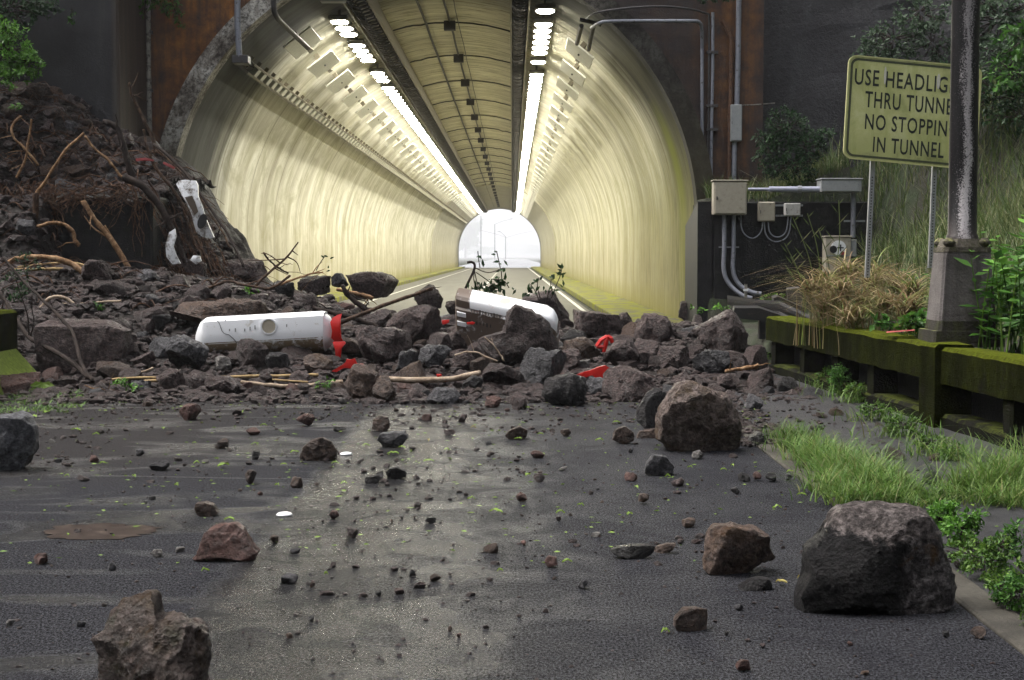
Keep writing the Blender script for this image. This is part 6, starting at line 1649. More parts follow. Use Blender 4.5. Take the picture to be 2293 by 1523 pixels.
# bright bush on top of the mud slope and dark growth above it
bush('shrub', [(A3(20,118,27.8), (.48,.45,.42)), (A3(62,140,27.7), (.28,.3,.30)), (A3(-15,160,27.6), (.4,.4,.3)), (A3(20,70,27.9), (.30,.3,.22)), (A3(40,165,27.6), (.34,.3,.15))], 2600, .085, LEAF_BRIGHT, 'bright green leafy shrub on top of the mud slope', 'shrub', 1)
bush('shrub', [(A3(20,20,28.8), (.9,.5,.45)), (A3(-40,60,29.0), (.8,.6,.6)), (A3(75,0,29.2), (.5,.5,.3))], 2200, .10, LEAF_DARK, 'dark shrub behind the bright one beside the buttress', 'shrub', 2)
bush('hanging_plant', [(A3(330,-10,31.6), (.35,.2,.30)), (A3(385,5,31.6), (.28,.2,.30)), (A3(405,45,31.6), (.10,.1,.22)), (A3(350,-30,31.6), (.7,.3,.25))], 900, .085, LEAF, 'leafy creeper hanging over the rusty headwall by the downpipe', 'creeper', 3, droop=.9)
bush('hanging_plant', [(A3(160,15,29.6), (.05,.05,.28)), (A3(158,-20,29.6), (.1,.1,.2))], 60, .085, LEAF, 'single leafy sprig dangling in front of the buttress', 'creeper', 4, droop=.9)
bush('hanging_plant', [(A3(1585,-20,31.8), (.4,.2,.22)), (A3(1640,-15,31.8), (.5,.2,.18))], 500, .08, LEAF_DARK, 'dark creeper fringe hanging over the conduits on the headwall', 'creeper', 5, droop=.9)
for k, (P, r, n_, lab) in enumerate((((20,190,27.2), .12, 60, 'small green sprig under the overhanging rock on the mud slope'), ((40,235,27.0), .14, 40, 'tiny leafy sprig amid rocks near the slope top'),)):
    bush('sprig', [(A3(*P), (r, r, r*.7))], n_, .06, LEAF_BRIGHT, lab, 'sprig', 60+k)
# slope-side: thin green growth on the mossy parapet end
bush('weed', [(A3(25,640,20.6), (.25,.3,.22)), (A3(60,600,21), (.2,.2,.2))], 300, .06, LEAF_DARK, 'dark straggly weed above the mossy parapet end', 'weed', 8)
bush('weed', [(A3(205,688,22.2), (.22,.15,.06)), (A3(170,700,22.2), (.12,.12,.04))], 220, .055, LEAF, 'flattened green leaves lying over the stubby dark log', 'weed', 9)
bush('weed', [(A3(243,650,24), (.10,.08,.10))], 60, .07, LEAF_DARK, 'dark green leaf cluster beside the arched branch', 'weed', 10)
# slope vegetation beyond the sign: shrubs
SH = [
 ([((1760,285,29.9), (.45,.3,.45)), ((1720,330,29.9), (.35,.3,.35)), ((1810,330,29.8), (.40,.3,.35)), ((1770,370,29.8), (.6,.3,.35)), ((1845,300,29.8), (.22,.2,.10))], 2600, .085, LEAF_DARK, 'dark shrub on the retaining wall between the wall box and the sign'),
 ([((2240,40,27), (.9,.6,.6)), ((2290,130,26.5), (.8,.6,.5)), ((2210,10,27.2), (.6,.5,.3))], 1600, .13, LEAF_FAR, 'misty leafy branches beyond the top of the lamp post'),
 ([((2270,160,25.6), (.45,.4,.4)), ((2290,90,25.4), (.35,.4,.35))], 500, .14, LEAF, 'lighter green leafy branch beside the lamp post, lower than the misty ones'),
 ([((2000,90,28.5), (.7,.5,.45)), ((2060,30,28.6), (.6,.5,.4)), ((1960,140,28.4), (.5,.4,.3)), ((2090,100,28.4), (.5,.4,.4))], 1800, .10, LEAF_FAR, 'misty shrub on the cliff above the road sign'),
 ([((2230,210,26.5), (1.0,.6,.5)), ((2140,190,27.2), (.8,.5,.5)), ((2290,260,26.0), (.7,.6,.4))], 2200, .10, LEAF_DARK, 'dark shrub behind the lamp post at sign height'),
]
for k, (bl, n_, s_, m_, lab) in enumerate(SH): bush('shrub', [(A3(*c), r) for c, r in bl], n_, s_, m_, lab, 'shrub', 20+k)
# broad-leaved plants beyond the parapet
def broad(pos, n, h, spread, leaf, mat, lab, seed):
    rs = np.random.RandomState(seed); tubes = MB(); C = []; Dn = []; S_ = []
    for i in range(n):
        a = rs.uniform(0, 2*PI); r = spread*rs.rand()**.5; b = Vector((pos[0]+r*math.cos(a)*1.2, pos[1]+r*math.sin(a), pos[2])); hh = h*rs.uniform(.55, 1.05); ln = Vector((rs.normal()*.14, rs.normal()*.14-.05, 1))
        P = [b + ln*(hh*t) + Vector((0, 0, -.06*hh*t*t)) for t in (0, .35, .7, 1)]; tubes.tube(P, [.010, .008, .006, .004], 5, False)
        m = rs.randint(9, 15)
        for k in range(m):
            t = .25 + .75*k/(m-1); p = b + ln*(hh*t); aa = k*2.4 + a; d = np.array([math.cos(aa), math.sin(aa), .55 - .7*rs.rand()]); d /= np.linalg.norm(d)
            C.append(np.array(p)); Dn.append(d); S_.append(leaf*rs.uniform(.65, 1.25))
    C = np.array(C); Dn = np.array(Dn); S_ = np.array(S_); up = np.tile([0, -.15, 1.0], (len(C), 1)) + rs.normal(size=C.shape)*.25
    v, f = leaf_quads(C, Dn, up, S_, S_*.42, .12)
    root = thing('broad_leaved_plant', pos, lab, 'plant', 'broad-leaved plants behind the parapet')
    me = np_mesh('foliage', v - np.array(pos), f); me.materials.append(mat); o = bpy.data.objects.new('foliage', me); COL.objects.link(o); o.parent = root
    part('stems', tubes, WEED, root)
def emb_at(px, py_hint, D): p = at(px, py_hint, D); return (p.x, D, emb_z(p.x, D) - .03)
broad(emb_at(2245, 700, 14.6), 20, .95, .34, .17, LEAF_BRIGHT, 'bright broad-leaved plant beside the lamp pedestal', 41)
broad(emb_at(2300, 700, 14.2), 18, 1.05, .36, .17, LEAF, 'darker broad-leaved plant farther along the parapet from the pedestal', 42)
broad(emb_at(2215, 640, 16.2), 14, 1.15, .4, .16, LEAF, 'broad-leaved plant rising behind the lamp pedestal', 43)
broad(emb_at(2290, 560, 17.0), 16, 1.2, .5, .17, LEAF_BRIGHT, 'tall broad-leaved plant on the slope behind the others', 44)
broad(emb_at(2075, 690, 15.6), 9, .62, .20, .11, LEAF_BRIGHT, 'small broad-leaved plant hugging the tunnel side of the pedestal', 45)
broad(emb_at(2095, 560, 17.8), 10, .8, .28, .12, LEAF, 'pale broad-leaved sprout near the foot of the sign post', 46)
bush('weed', [(A3(2010,722,15.6), (.26,.12,.05)), (A3(2050,715,15.4), (.14,.12,.08))], 220, .075, LEAF, 'low round-leaved weed behind the red tape on the parapet', 'weed', 47, asp=.8)
# brown umbrella-like dried sedge behind the parapet
rs = np.random.RandomState(12); V_ = []; F_ = []; off = 0
def addg(v, f):
    global off
    V_.append(v); F_.append(f + off); off += len(v)
sedge_specs = [(1850,640,18.6),(1900,615,18.9),(1960,625,18.7),(2010,640,18.2),(1930,680,17.8),(1985,690,17.3),(1860,690,18.1),(2040,660,17.2),(1820,660,18.8),(1890,660,18.0),(2030,700,16.6),(1955,650,18.2),(1840,705,18.4),(1910,720,17.4)]
for k, (x, y, D) in enumerate(sedge_specs):
    V_, F_, off = [], [], 0; c = np.array(A3(x, y, D)); n = 95
    zb = emb_z(c[0], D)
    top = np.tile(c, (n, 1)) + rs.normal(size=(n, 3))*np.array([.05, .05, .05])
    addg(*blades(rs, top, rs.uniform(.28, .58, n), rs.uniform(.012, .022, n), rs.uniform(.4, .95, n), rs.uniform(.8, 1.5, n), 6))
    stalks = np.tile([c[0], c[1], zb-.05], (26, 1)) + rs.normal(size=(26, 3))*np.array([.10, .10, 0])
    addg(*blades(rs, stalks, np.full(26, max(.35, c[2]-zb+.1)), rs.uniform(.008, .014, 26), rs.normal(size=26)*.1, rs.uniform(0, .2, 26), 4))
    root = thing('dry_sedge', (c[0], c[1], zb), f'clump of {"brown dried" if k % 3 else "yellow-green"} umbrella sedge behind the parapet, {ordw(k)} by planting order' , 'sedge', 'dried sedge clumps behind the parapet')
    me = np_mesh('blades', np.concatenate(V_) - np.array([c[0], c[1], zb]), np.concatenate(F_)); me.materials.append(GRASS_DRY); o = bpy.data.objects.new('blades', me); COL.objects.link(o); o.parent = root
    px_, py_ = x, y; root['pxy'] = (float(x), float(y))
# tall grass covering the slope
V_, F_, off = [], [], 0
def slope_pts(n, x0, x1, y0, y1):
    P = np.empty((n, 3)); 
    for i in range(n):
        yy = rs.uniform(y0, y1); xx = max(px_x(yy)+.45, rs.uniform(x0, x1)); P[i] = (xx, yy, emb_z(xx, yy)-.03)
    return P
for (n, x0, x1, y0, y1, h0, h1) in ((9000, 4.3, 10.5, 19.0, 29.5, .35, .95), (5200, 3.9, 9.5, 29.95, 32.0, .25, .6), (3800, 6.0, 11.0, 17, 24, .5, 1.2), (2500, 4.6, 7.5, 15.0, 20.0, .3, .7), (2600, 5.0, 12, 24, 31, .5, 1.3)):
    P = slope_pts(n, x0, x1, y0, y1); keep = ~((P[:, 0] < 6.4) & (P[:, 1] > 22.5) & (P[:, 1] < 29.85)); P = P[keep]; n = len(P)
    cl_ = np.array([noise.noise((p[0]*1.1, p[1]*1.1, 7)) for p in P]); P = P[cl_ > -.35]; n = len(P)
    addg(*blades(rs, P, rs.uniform(h0, h1, n), rs.uniform(.010, .022, n), rs.uniform(.05, .45, n), rs.uniform(.15, .8, n), 4))
me = np_mesh('grass', np.concatenate(V_), np.concatenate(F_)); me.materials.append(GRASS_SLOPE); o = bpy.data.objects.new('slope_grass', me); COL.objects.link(o)
tag(o, 'tall tangled grass covering the slope behind the parapet', 'grass', None, 'stuff')
# a few tall seeding stems in front of the dark wall
for k, (x0, y0, x1, y1, D) in enumerate(((1805,660,1757,545,24),(1830,640,1775,486,25),(1800,650,1770,575,24.2),(1838,620,1808,478,25.5),(1860,640,1833,512,25.2),(1865,600,1878,448,26.0))):
    a = Vector(A3(x0, y0+40, D)); b = Vector(A3(x1, y1, D)); m = (a+b)/2 + Vector((.08, 0, .06))
    t = thing('tall_grass', a, f'tall arching grass stem before the dark wall, {ordw(k)} from the cable strut', 'grass stem', 'tall grass stems by the retaining wall')
    part('stem', MB().tube(smooth_path([a, m, b], 2), [.009]*11, 4) if False else MB().tube(smooth_path([a, m, b], 2), .008, 4), GRASS_SLOPE, t)
    q = (b-m).normalized(); v, f = leaf_quads(np.array([a+(b-a)*s for s in (.3,.5,.7,.85,.95)]), np.array([[.6*(-1)**i, -.2, .7] for i in range(5)])/.95, np.tile([0,-1,.3], (5,1)), [.35,.32,.3,.2,.15], [.02]*5)
    me = np_mesh('blade', v - np.array(a), f); me.materials.append(GRASS_SLOPE); o = bpy.data.objects.new('blades', me); COL.objects.link(o); o.parent = t
# grass and weed tufts along kerb and shoulder: each tuft a thing
def tuft(pos, n, h, spread, mat, lab, seed, w=(.005,.010), lean=(.1,.7), curl=(.3,1.0), cat='grass tuft', name='grass_tuft', group=None):
    rs = np.random.RandomState(seed); base = np.tile(pos, (n, 1)) + np.stack([rs.normal(size=n)*spread[0], rs.normal(size=n)*spread[1], np.zeros(n)], 1)
    h *= 1.2; v, f = blades(rs, base, h*rs.uniform(.25, 1.0, n)**.8, rs.uniform(*w, n), rs.uniform(*lean, n), rs.uniform(*curl, n), 5)
    me = np_mesh('blades', v - np.array(pos), f); me.materials.append(mat); o = bpy.data.objects.new(name, me); COL.objects.link(o); o.location = pos; tag(o, lab, cat, group); return o
def G(px, py, z=.02): p = gp(px, py, z); return (p.x, p.y, p.z)
TU = [(1775,985,260,.22,.10),(1800,1010,300,.22,.11),(1838,1030,460,.25,.13),(1872,1050,520,.26,.13),(1905,1075,600,.28,.14),(1950,1092,420,.28,.10),(1988,1108,380,.25,.10),(2015,1118,300,.18,.10),(1930,1125,420,.20,.13),(1885,1100,420,.22,.12),(1980,1128,300,.14,.14),
      (2130,1120,160,.16,.09),(2178,1110,300,.26,.10),(2220,1105,480,.30,.14),(2262,1095,520,.36,.14),(2300,1080,460,.40,.14),(2245,1130,420,.20,.15),(2290,1132,380,.22,.14),(2085,1130,200,.10,.12)]
for k, (x, y, n, h, sp_) in enumerate(TU):
    o = tuft(G(x, y), n, h, (sp_, sp_*.8), GRASS, '', 200+k, group='grass tufts along the kerb'); o['pxy'] = (float(x), float(y))
TUFTS = [o for o in COL.objects if o.name.startswith('grass_tuft')]
WE = [((1850,868), .10, 'leafy weed climbing the parapet base near the tan log', (.16,.1,.16), 420, .055), ((1880,885), .10, 'leafy weed with pale tips against the parapet', (.18,.12,.22), 600, .055), ((1915,900), .08, 'low weed at the parapet foot beside the pale-tipped one', (.16,.1,.14), 360, .05),
      ((1960,940), .06, 'thin weed patch along the parapet before the big post', (.22,.14,.12), 420, .05), ((2020,975), .05, 'yellow-green weed patch at the foot of the big parapet post', (.24,.16,.12), 460, .05), ((2085,1010), .05, 'weed patch just past the big parapet post', (.22,.16,.10), 380, .045), ((2130,1025), .05, 'last low weed patch on the shoulder before the tall grass', (.16,.14,.09), 260, .045)]
for k, ((x, y), z, lab, r, n_, s_) in enumerate(WE):
    p = gp(x, y, .05); bush('weed', [((p.x, p.y, .04+r[2]*.8), tuple(q*.85 for q in r))], int(n_*1.1), s_*.68, WEED if k != 1 else LEAF, lab, 'weed', 80+k)
    tuft((p.x, p.y, .04), 120, .22, (r[0]*.8, r[1]), GRASS, f'grassy blades mixed into the {lab.split(" ", 1)[1] if False else "weeds"}, {ordw(k)} patch along the parapet', 380+k, group='grass among the parapet weeds')
WE2 = [((2105,1178), (.10,.10,.09), 420, .055, LEAF_BRIGHT, 'bright broad weed growing behind the largest boulder'), ((2150,1215), (.12,.12,.11), 620, .05, LEAF_BRIGHT, 'round-leaved weed beside the largest boulder'), ((2160,1265), (.13,.13,.10), 520, .035, WEED, 'fine feathery weed beside the largest boulder'), ((2205,1290), (.14,.13,.12), 620, .04, WEED, 'bushy weed on the shoulder behind the pale kerb'), ((2245,1275), (.12,.12,.13), 420, .045, LEAF, 'dark upright weed on the shoulder edge'), ((2230,1345), (.13,.12,.10), 560, .04, WEED, 'low weed spilling over the kerb stones'), ((2270,1360), (.13,.12,.10), 520, .04, LEAF, 'weed tuft at the kerb next to the spilling weed'), ((2255,1400), (.12,.10,.07), 520, .03, WEED, 'mat of tiny-leaved weed covering the kerb'), ((2295,1420), (.10,.10,.07), 360, .03, WEED, 'creeping weed at the last visible kerb stones')]
for k, ((x, y), r, n_, s_, m_, lab) in enumerate(WE2):
    p = gp(x, y, .03); p.x = max(p.x, 2.26); bush('weed', [((p.x, p.y, .02+r[2]*.75), tuple(q*.9 for q in r)), ((p.x+.05, p.y-.04, .03+r[2]*1.3), (r[0]*.45, r[1]*.45, r[2]*.6))], int(n_*1.2), s_*.66, m_, lab, 'weed', 110+k)
# moss and leaf litter patch at the foot of the slope-side parapet
V_, F_, off = [], [], 0
P = np.array([G(rs.uniform(-20, 190)*1.0, rs.uniform(868, 925), .004) for _ in range(1500)]); P = P[[noise.noise((p[0]*2.2, p[1]*2.2, 4)) > -.1 for p in P]]; n = len(P)
addg(*blades(rs, P, rs.uniform(.02, .07, n), rs.uniform(.006, .016, n), rs.uniform(.3, 1.2, n), rs.uniform(.3, 1, n), 3))
me = np_mesh('grass', np.concatenate(V_), np.concatenate(F_)); me.materials.append(WEED); o = bpy.data.objects.new('grass_patch', me); COL.objects.link(o); tag(o, 'low green grass patch at the foot of the mossy parapet end', 'grass', None, 'stuff')
# small green fringes along the front of the rubble
for k, (x, y, n_, lab) in enumerate(((815,910,90,'green leaf litter under the upright brown boulder'),(1040,912,70,'green sprout below the low grey rock at the front edge'),(270,862,80,'leaf litter beside the sweeping dark branch'),(735,862,70,'pale green torn leaves beside the peeled branch'),(1690,800,160,'fern-like weed between the massive purple-brown rock and the parapet'),(1620,690,60,'bright leaves poking up behind the massive purple-brown rock'),(1560,690,40,'small sprout behind the wide layered rock'),(1730,665,200,'grassy weed at the foot of the cable curve'),(560,650,60,'ferny sprig under the branching twig'))):
    D = 18.0 if y > 850 else (21.0 if y > 780 else (28.0 if x > 1700 else 24.0)); c = A3(x, y, D); r = .12 if n_ < 100 else .2
    bush('sprig', [(c, (r*1.3, r, r*.5))], n_, .06, LEAF_BRIGHT if n_ < 100 else WEED, lab, 'sprig', 140+k)
# seedling behind the standing barrier
sd = thing('seedling', A3(1040, 655, 22.4), 'crooked dark sapling with a few leaves behind the standing barrier', 'sapling')
T = MB().tube(smooth_path([A3(1036,660,22.4), A3(1052,625,22.4), A3(1062,605,22.4), A3(1064,592,22.4), A3(1056,586,22.4), A3(1046,588,22.4)], 2), .020, 6); part('main_stem', T, BARK_DARK, sd)
T = MB(); TW = [[(1062,602),(1068,635),(1078,658)], [(1062,608),(1060,630),(1072,655)], [(1064,600),(1090,612),(1115,606),(1128,600)], [(1066,610),(1095,630),(1120,650)], [(1120,650),(1125,620),(1118,590),(1112,562)], [(1075,600),(1072,585),(1070,562)], [(1100,625),(1130,628),(1140,645)]]
for q in TW: T.tube(smooth_path([A3(x, y, 22.35) for x, y in q], 2), .007, 4)
part('twigs', T, BARK_DARK, sd)
rs3 = np.random.RandomState(3)
def leafset(P, D, s, root, mat=LEAF_DARK):
    C = np.array([A3(x, y, D) for x, y in P]); n = len(C); d = rs3.normal(size=(n, 3))*np.array([.5, .3, .6]) + np.array([0, -.2, .1]); d /= np.linalg.norm(d, axis=1)[:, None]
    v, f = leaf_quads(C, d, np.tile([.3, -1, .4], (n, 1)), s*rs3.uniform(.7, 1.3, n), s*.45*rs3.uniform(.7, 1.2, n)); me = np_mesh('leaves', v - np.array(root.location), f); me.materials.append(mat); o = bpy.data.objects.new('leaves', me); COL.objects.link(o); o.parent = root
leafset([(1071,572),(1066,576),(1082,588),(1081,596),(1120,585),(1124,592),(1122,602),(1128,582),(1112,564),(1110,570),(1126,610),(1118,605)] + [(1085+rs3.normal()*16, 648+rs3.normal()*5) for _ in range(40)] + [(1124+rs3.normal()*10, 636+rs3.normal()*9) for _ in range(34)], 22.35, .10, sd)
s2 = thing('seedling', A3(1210, 665, 22.6), 'wispy leafy stems behind the dark rock near the yellow walkway moss', 'sapling')
T = MB()
for q in [[(1205,668),(1198,650),(1188,637)], [(1210,668),(1202,640),(1206,622)], [(1235,668),(1245,640),(1258,610),(1256,598)], [(1240,660),(1232,640),(1235,622)], [(1225,672),(1228,655),(1238,648)]]: T.tube(smooth_path([A3(x, y, 22.6) for x, y in q], 2), .006, 4)
part('stems', T, BARK_DARK, s2)
leafset([(1188,637),(1194,645),(1204,622),(1208,628),(1200,634),(1195,625),(1232,622),(1237,628),(1230,618),(1258,600),(1256,608),(1259,615),(1238,640),(1240,650),(1262,645),(1258,648),(1218,640),(1222,648),(1228,660),(1150,650),(1156,648),(1235,660)] + [(1190+rs3.normal()*8, 655+rs3.normal()*5) for _ in range(16)] + [(1255+rs3.normal()*5, 612+rs3.normal()*9) for _ in range(12)], 22.6, .085, s2)
tw = thing('twig', A3(712, 600, 23.9), 'fine twig with tiny dark leaves against the lit tunnel wall', 'twig'); T = MB().tube(smooth_path([A3(708,606,23.9), A3(716,590,23.9), A3(728,573,23.9)], 2), .006, 4); part('stem', T, BARK_DARK, tw)
leafset([(728,573),(732,576),(725,578),(738,580),(722,575),(735,602),(740,605)], 23.9, .07, tw)
# trees in the mist beyond the exit
def far_tree(px, py, D, w_, h_, lab, seed, mat=LEAF):
    b = Vector(A3(px, py, D)); b.z = 0; rs_ = np.random.RandomState(seed)
    t = thing('tree', b, lab, 'tree', 'misty trees beyond the tunnel exit')
    part('trunk', MB().tube([b, b+Vector((.2,0,h_*.45)), b+Vector((0,0,h_*.9))], [h_*.035, h_*.025, .03], 7), BARK_DARK, t)
    C = []
    for _ in range(26):
        c = np.array([b.x + rs_.normal()*w_*.36, b.y + rs_.normal()*w_*.3, h_*rs_.uniform(.35, .95)]); C.append(c + rs_.normal(size=(90, 3))*np.array([w_*.11, w_*.11, h_*.05]))
    C = np.concatenate(C); d = rs_.normal(size=C.shape); d /= np.linalg.norm(d, axis=1)[:, None]; v, f = leaf_quads(C, d, rs_.normal(size=C.shape), np.full(len(C), .11*h_), np.full(len(C), .07*h_))
    me = np_mesh('crown', v - np.array(b), f); me.materials.append(mat); o = bpy.data.objects.new('crown', me); COL.objects.link(o); o.parent = t
far_tree(1042, 590, 969, 12.2, 22.1, 'misty tree beyond the exit, the tallest, beside the tunnel wall', 51)
far_tree(1022, 590, 1020, 15.3, 28.9, 'misty tree beyond the exit, half hidden by the tunnel wall', 52)
far_tree(1076, 590, 1122, 11.9, 8.2, 'low misty bush beyond the exit under the first pole', 53)
far_tree(1164, 590, 1428, 15.6, 14.3, 'rounded misty tree beyond the exit between pole and wall', 54)
far_tree(1185, 590, 1360, 8.8, 9.5, 'small pointed misty tree beyond the exit', 55)
far_tree(1200, 590, 1292, 8.2, 10.2, 'misty tree beyond the exit nearest the parapet-side wall', 56)
far_tree(1137, 590, 1530, 5.4, 18.7, 'slim misty tree beyond the exit behind the short pole', 57)
# fallen leaves on the road
rl = random.Random(9); LEAVES = []
LP = [(513,1168,26,0),(460,1282,18,0),(1182,1067,24,0),(1860,1118,40,0),(1110,1149,34,0),(635,1043,14,0),(500,1045,34,0),(660,1015,20,0),(880,1018,26,0),(960,1035,24,0),(300,1070,16,0),(170,965,24,0),(215,975,16,0),(435,995,10,0),(365,962,20,0),(540,925,24,0),(570,998,16,0),(640,860,26,0),(1255,1152,22,0),(1410,1155,18,0),(1270,1262,24,0),(1055,1120,18,0),(1120,1283,14,0),(1300,1135,16,0),(1495,1070,14,0),(1640,1046,12,0),(1620,1055,14,0),(1770,1060,18,0),(1790,1300,10,1),(1750,1308,26,1),(1380,948,16,0),(1342,988,20,0),(1210,975,14,0),(1160,985,18,0),(770,1085,14,0),(395,1090,14,0),(440,1040,14,0),(230,1040,14,0),(150,1070,12,0),(75,935,24,0),(105,925,26,0),(1490,1420,20,0),(1795,1112,22,0),(1740,1140,22,0),(820,1000,16,0),(900,1005,18,0),(730,1290,10,0),(1000,1010,12,0),(620,1090,14,0),(1060,960,12,1),(1425,1095,16,0),(1545,1050,12,0),(960,990,10,1),(750,1040,16,0),(590,955,16,0),(690,880,16,0),(1180,915,14,0),(1115,940,10,0)]
for (x, y, wpx, yel) in LP:
    z = .006
    if (x, y) == (513, 1168): p = at(x, y, gp(505, 1262).y + .18)
    else: p = gp(x, y, z)
    L = wpx/F*p.y; a = rl.uniform(0, 6.28); n = 7; v = []; 
    if rl.random() < .6: a = rl.choice((0, PI)) + rl.uniform(-.5, .5)
    for k in range(n):
        t = k/(n-1); ww = L*.24*math.sin(PI*min(1, t*.92+.04))**.8; cz = .012*math.sin(t*PI)*rl.uniform(.5, 1.6) + .006
        cx_ = (t-.5)*L
        for s_ in (-1, 0, 1): v.append((p.x + cx_*math.cos(a) - s_*ww*math.sin(a), p.y + cx_*math.sin(a) + s_*ww*math.cos(a), p.z + cz + abs(s_)*.008))
    f = [(k*3+j, k*3+j+1, (k+1)*3+j+1, (k+1)*3+j) for k in range(n-1) for j in (0, 1)]
    o = obj('leaf', MB().add(v, f), FALLEN_YEL if yel else FALLEN, None, p); LEAVES.append((o, x, y, 'y' if yel else 'l', L, 'road'))
# drooping leaf rosette at the slope-side parapet
ro = thing('leaf_rosette', A3(98, 865, 18.2), 'wilted pale green leaf fan drooping at the parapet toe', 'leaf')
C = np.tile(A3(96, 857, 18.3), (8, 1)); an = np.linspace(-1.25, 1.25, 8); d = np.stack([np.sin(an), np.full(8, -.25), -np.cos(an)*.75], 1); d /= np.linalg.norm(d, axis=1)[:, None]
v, f = leaf_quads(C, d, np.tile([0, -1, .3], (8, 1)), np.full(8, .17), np.full(8, .065), .2); me = np_mesh('leaves', v - np.array(ro.location), f); me.materials.append(FALLEN); o = bpy.data.objects.new('leaves', me); COL.objects.link(o); o.parent = ro
# tiny litter: twigs, leaf bits and white flecks on the wet road, a scatter nobody could count
V_, F_, off = [], [], 0
n = 900; yy = 17 - 9*rs.rand(n)**1.6; xx = rs.uniform(-.34, .34, n)*yy; ok = (xx > -6.2) & (xx < 3.3); C = np.stack([xx, yy, np.full(n, .008)], 1)[ok]; C[C[:, 0] > 2.05, 2] = .05; n = len(C)
a = rs.uniform(0, 6.28, n); d = np.stack([np.cos(a), np.sin(a)*.6, np.full(n, .05)], 1); d /= np.linalg.norm(d, axis=1)[:, None]
v, f = leaf_quads(C, d, np.tile([0, 0, 1.0], (n, 1)) + rs.normal(size=(n, 3))*.3, rs.uniform(.015, .055, n), rs.uniform(.008, .022, n))
me = np_mesh('litter', v, f); me.materials.append(FALLEN); o = bpy.data.objects.new('leaf_litter', me); COL.objects.link(o); tag(o, 'tiny torn leaf bits scattered over the wet road', 'leaf litter', None, 'stuff')
# ------------------------------------------------------------------ labels for the many small things: each says where it lies next to something findable
MARKS = LANDMARK + [('the lying white barrier', 600, 745), ('the standing barrier', 1140, 740), ('the lamp pedestal', 2150, 660), ('the muddy puddle', 200, 1190), ('the retaining wall', 250, 510), ('the block-shaped rock', 187, 785), ('the tall rugged rock', 925, 730), ('the bun-shaped rock', 830, 640), ('the purple-brown rock', 1615, 750), ('the front log', 960, 850), ('the red collar', 752, 740), ('the overhanging rock', 68, 213), ('the crested rock', 1330, 728), ('the upright brown boulder', 810, 862), ('the long flat slab', 520, 710), ('the heap-top rock', 538, 608), ('the cube-like red rock', 60, 855), ('the front dark boulder', 1260, 880), ('the torn white shell', 435, 470), ('the wooden stake', 78, 505), ('the peaked grey rock', 1225, 830), ('the parapet base rock', 1710, 854), ('the lane marker on the seam', 637, 1154), ('the rounded grey rock', 420, 795), ('the big parapet post', 2075, 860), ('the rock wedge heap by the yellow wall', 1480, 740)]
USED = {}
def auto_label(o, px, py, head):
    m = min(MARKS, key=lambda q: (q[1]-px)**2 + ((q[2]-py)*1.7)**2)
    dx, dy = px-m[1], py-m[2]
    if abs(dx) > abs(dy)*1.6: rel = 'on the kerb side of' if dx > 0 else 'on the slope side of'
    elif dy > 0: rel = 'in front of'
    else: rel = 'beyond'
    key = (head, rel, m[0]); USED.setdefault(key, []).append((math.hypot(dx, dy), o))
MAT_N = {'n': 'dark', 'b': 'brown', 'r': 'reddish', 'g': 'grey', 'd': 'black', 'p': 'pale'}
def size_word(s): return 'tiny' if s < .07 else 'small' if s < .13 else 'fist-sized' if s < .2 else 'medium' if s < .3 else 'large'
for o, px, py, t, s in SMALL:
    auto_label(o, px, py, f'{size_word(s*1.6)} {MAT_N[t]} stone'); o['category'] = 'stone'; o['group'] = 'stones scattered on the wet road'
for o, px, py, t, s, where in EXTRA:
    kind = 'stone' if where in ('road', 'shoulder') else 'rock'
    auto_label(o, px, py, f'{size_word(s)} {MAT_N[t]} {kind}'); o['category'] = kind
    o['group'] = {'road': 'stones scattered on the wet road', 'shoulder': 'stones on the shoulder', 'pile': 'rocks filling the pile', 'slope': 'rocks on the mud slope'}[where]
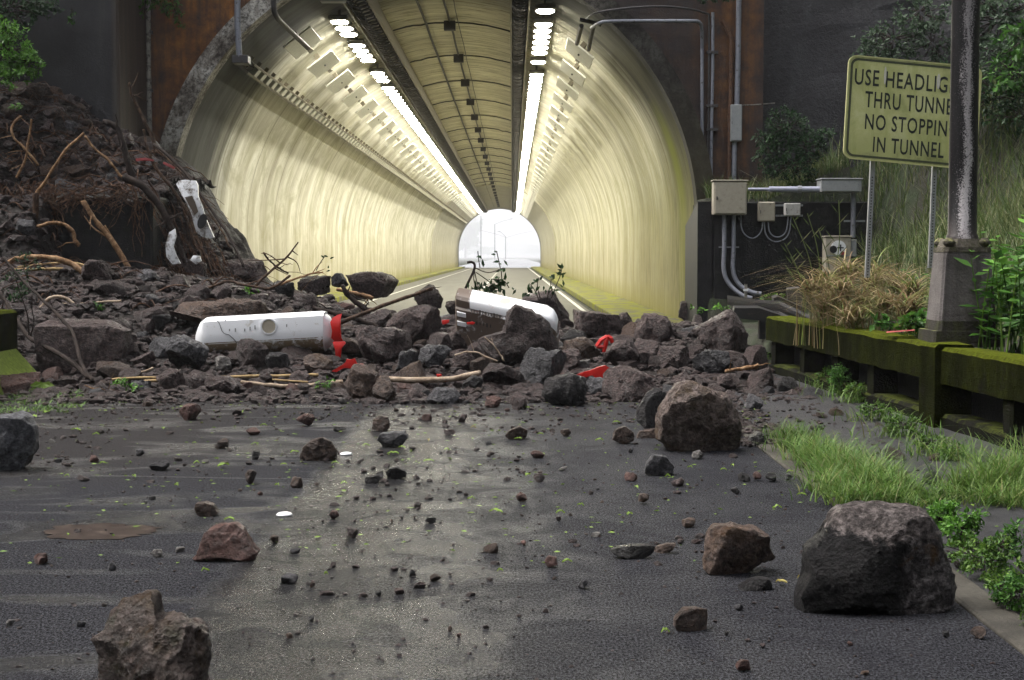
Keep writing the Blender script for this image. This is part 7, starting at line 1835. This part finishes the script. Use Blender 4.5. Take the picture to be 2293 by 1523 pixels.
for o, px, py, t, s, where in LEAVES:
    auto_label(o, px, py, ('long ' if s > .07 else 'small ' if s > .035 else 'tiny ') + ('yellowed' if t == 'y' else 'green') + ' fallen leaf'); o['category'] = 'leaf'; o['group'] = 'leaves fallen on the road'
for o in TUFTS:
    if 'pxy' in o: px, py = o['pxy']; auto_label(o, px, py, 'green grass tuft' + (' at shoulder' if px > 2060 else ''))
for o in COL.objects:
    if o.name.startswith('dry_sedge'):
        px, py = o['pxy']; SED = [('the meter cabinet', 1880, 570), ('the sign post', 1950, 600), ('the parapet end', 1790, 700), ('the pedestal', 2100, 650), ('the red tape', 2015, 740)]
        keep = MARKS; MARKS = SED; auto_label(o, px, py, 'clump of dried brown sedge'); MARKS = keep
for (head, rel, m), L in USED.items():
    L.sort(key=lambda q: q[0])
    for i, (d, o) in enumerate(L):
        if len(L) == 1: o['label'] = f'{head} {rel} {m}'
        else: o['label'] = f'{ordw(i)} {head} out, {rel} {m}' if i else f'{head} just {rel} {m}'
for o in COL.objects:
    if 'pxy' in o: del o['pxy']

for o in COL.objects:
    if 'category' in o and 'kind' not in o: o['kind'] = 'thing'
# ------------------------------------------------------------------ rain haze: one closed box of thin air round everything
HAZE = 0.0003
if HAZE > 0:
    g = N('rain_haze'); pv = g.n('ShaderNodeVolumePrincipled'); pv.inputs['Color'].default_value = (.95, .97, 1, 1); pv.inputs['Density'].default_value = HAZE; pv.inputs['Anisotropy'].default_value = .2
    g.t.links.new(pv.outputs[0], g.out.inputs['Volume'])
    o = obj('haze', MB().box((-1520, -320, -1.2), (1520, 1620, 60)), g.m); o['kind'] = 'stuff'; tag(o, 'thin pale rain haze filling the air', 'haze')
    g2 = N('valley_mist'); pv = g2.n('ShaderNodeVolumePrincipled'); pv.inputs['Color'].default_value = (.97, .98, 1, 1); pv.inputs['Density'].default_value = .0018
    g2.t.links.new(pv.outputs[0], g2.out.inputs['Volume'])
    o = obj('mist', MB().box((-500, 300, -.9), (500, 1590, 55)), g2.m); o['kind'] = 'stuff'; tag(o, 'bank of white mist beyond the tunnel exit', 'mist')
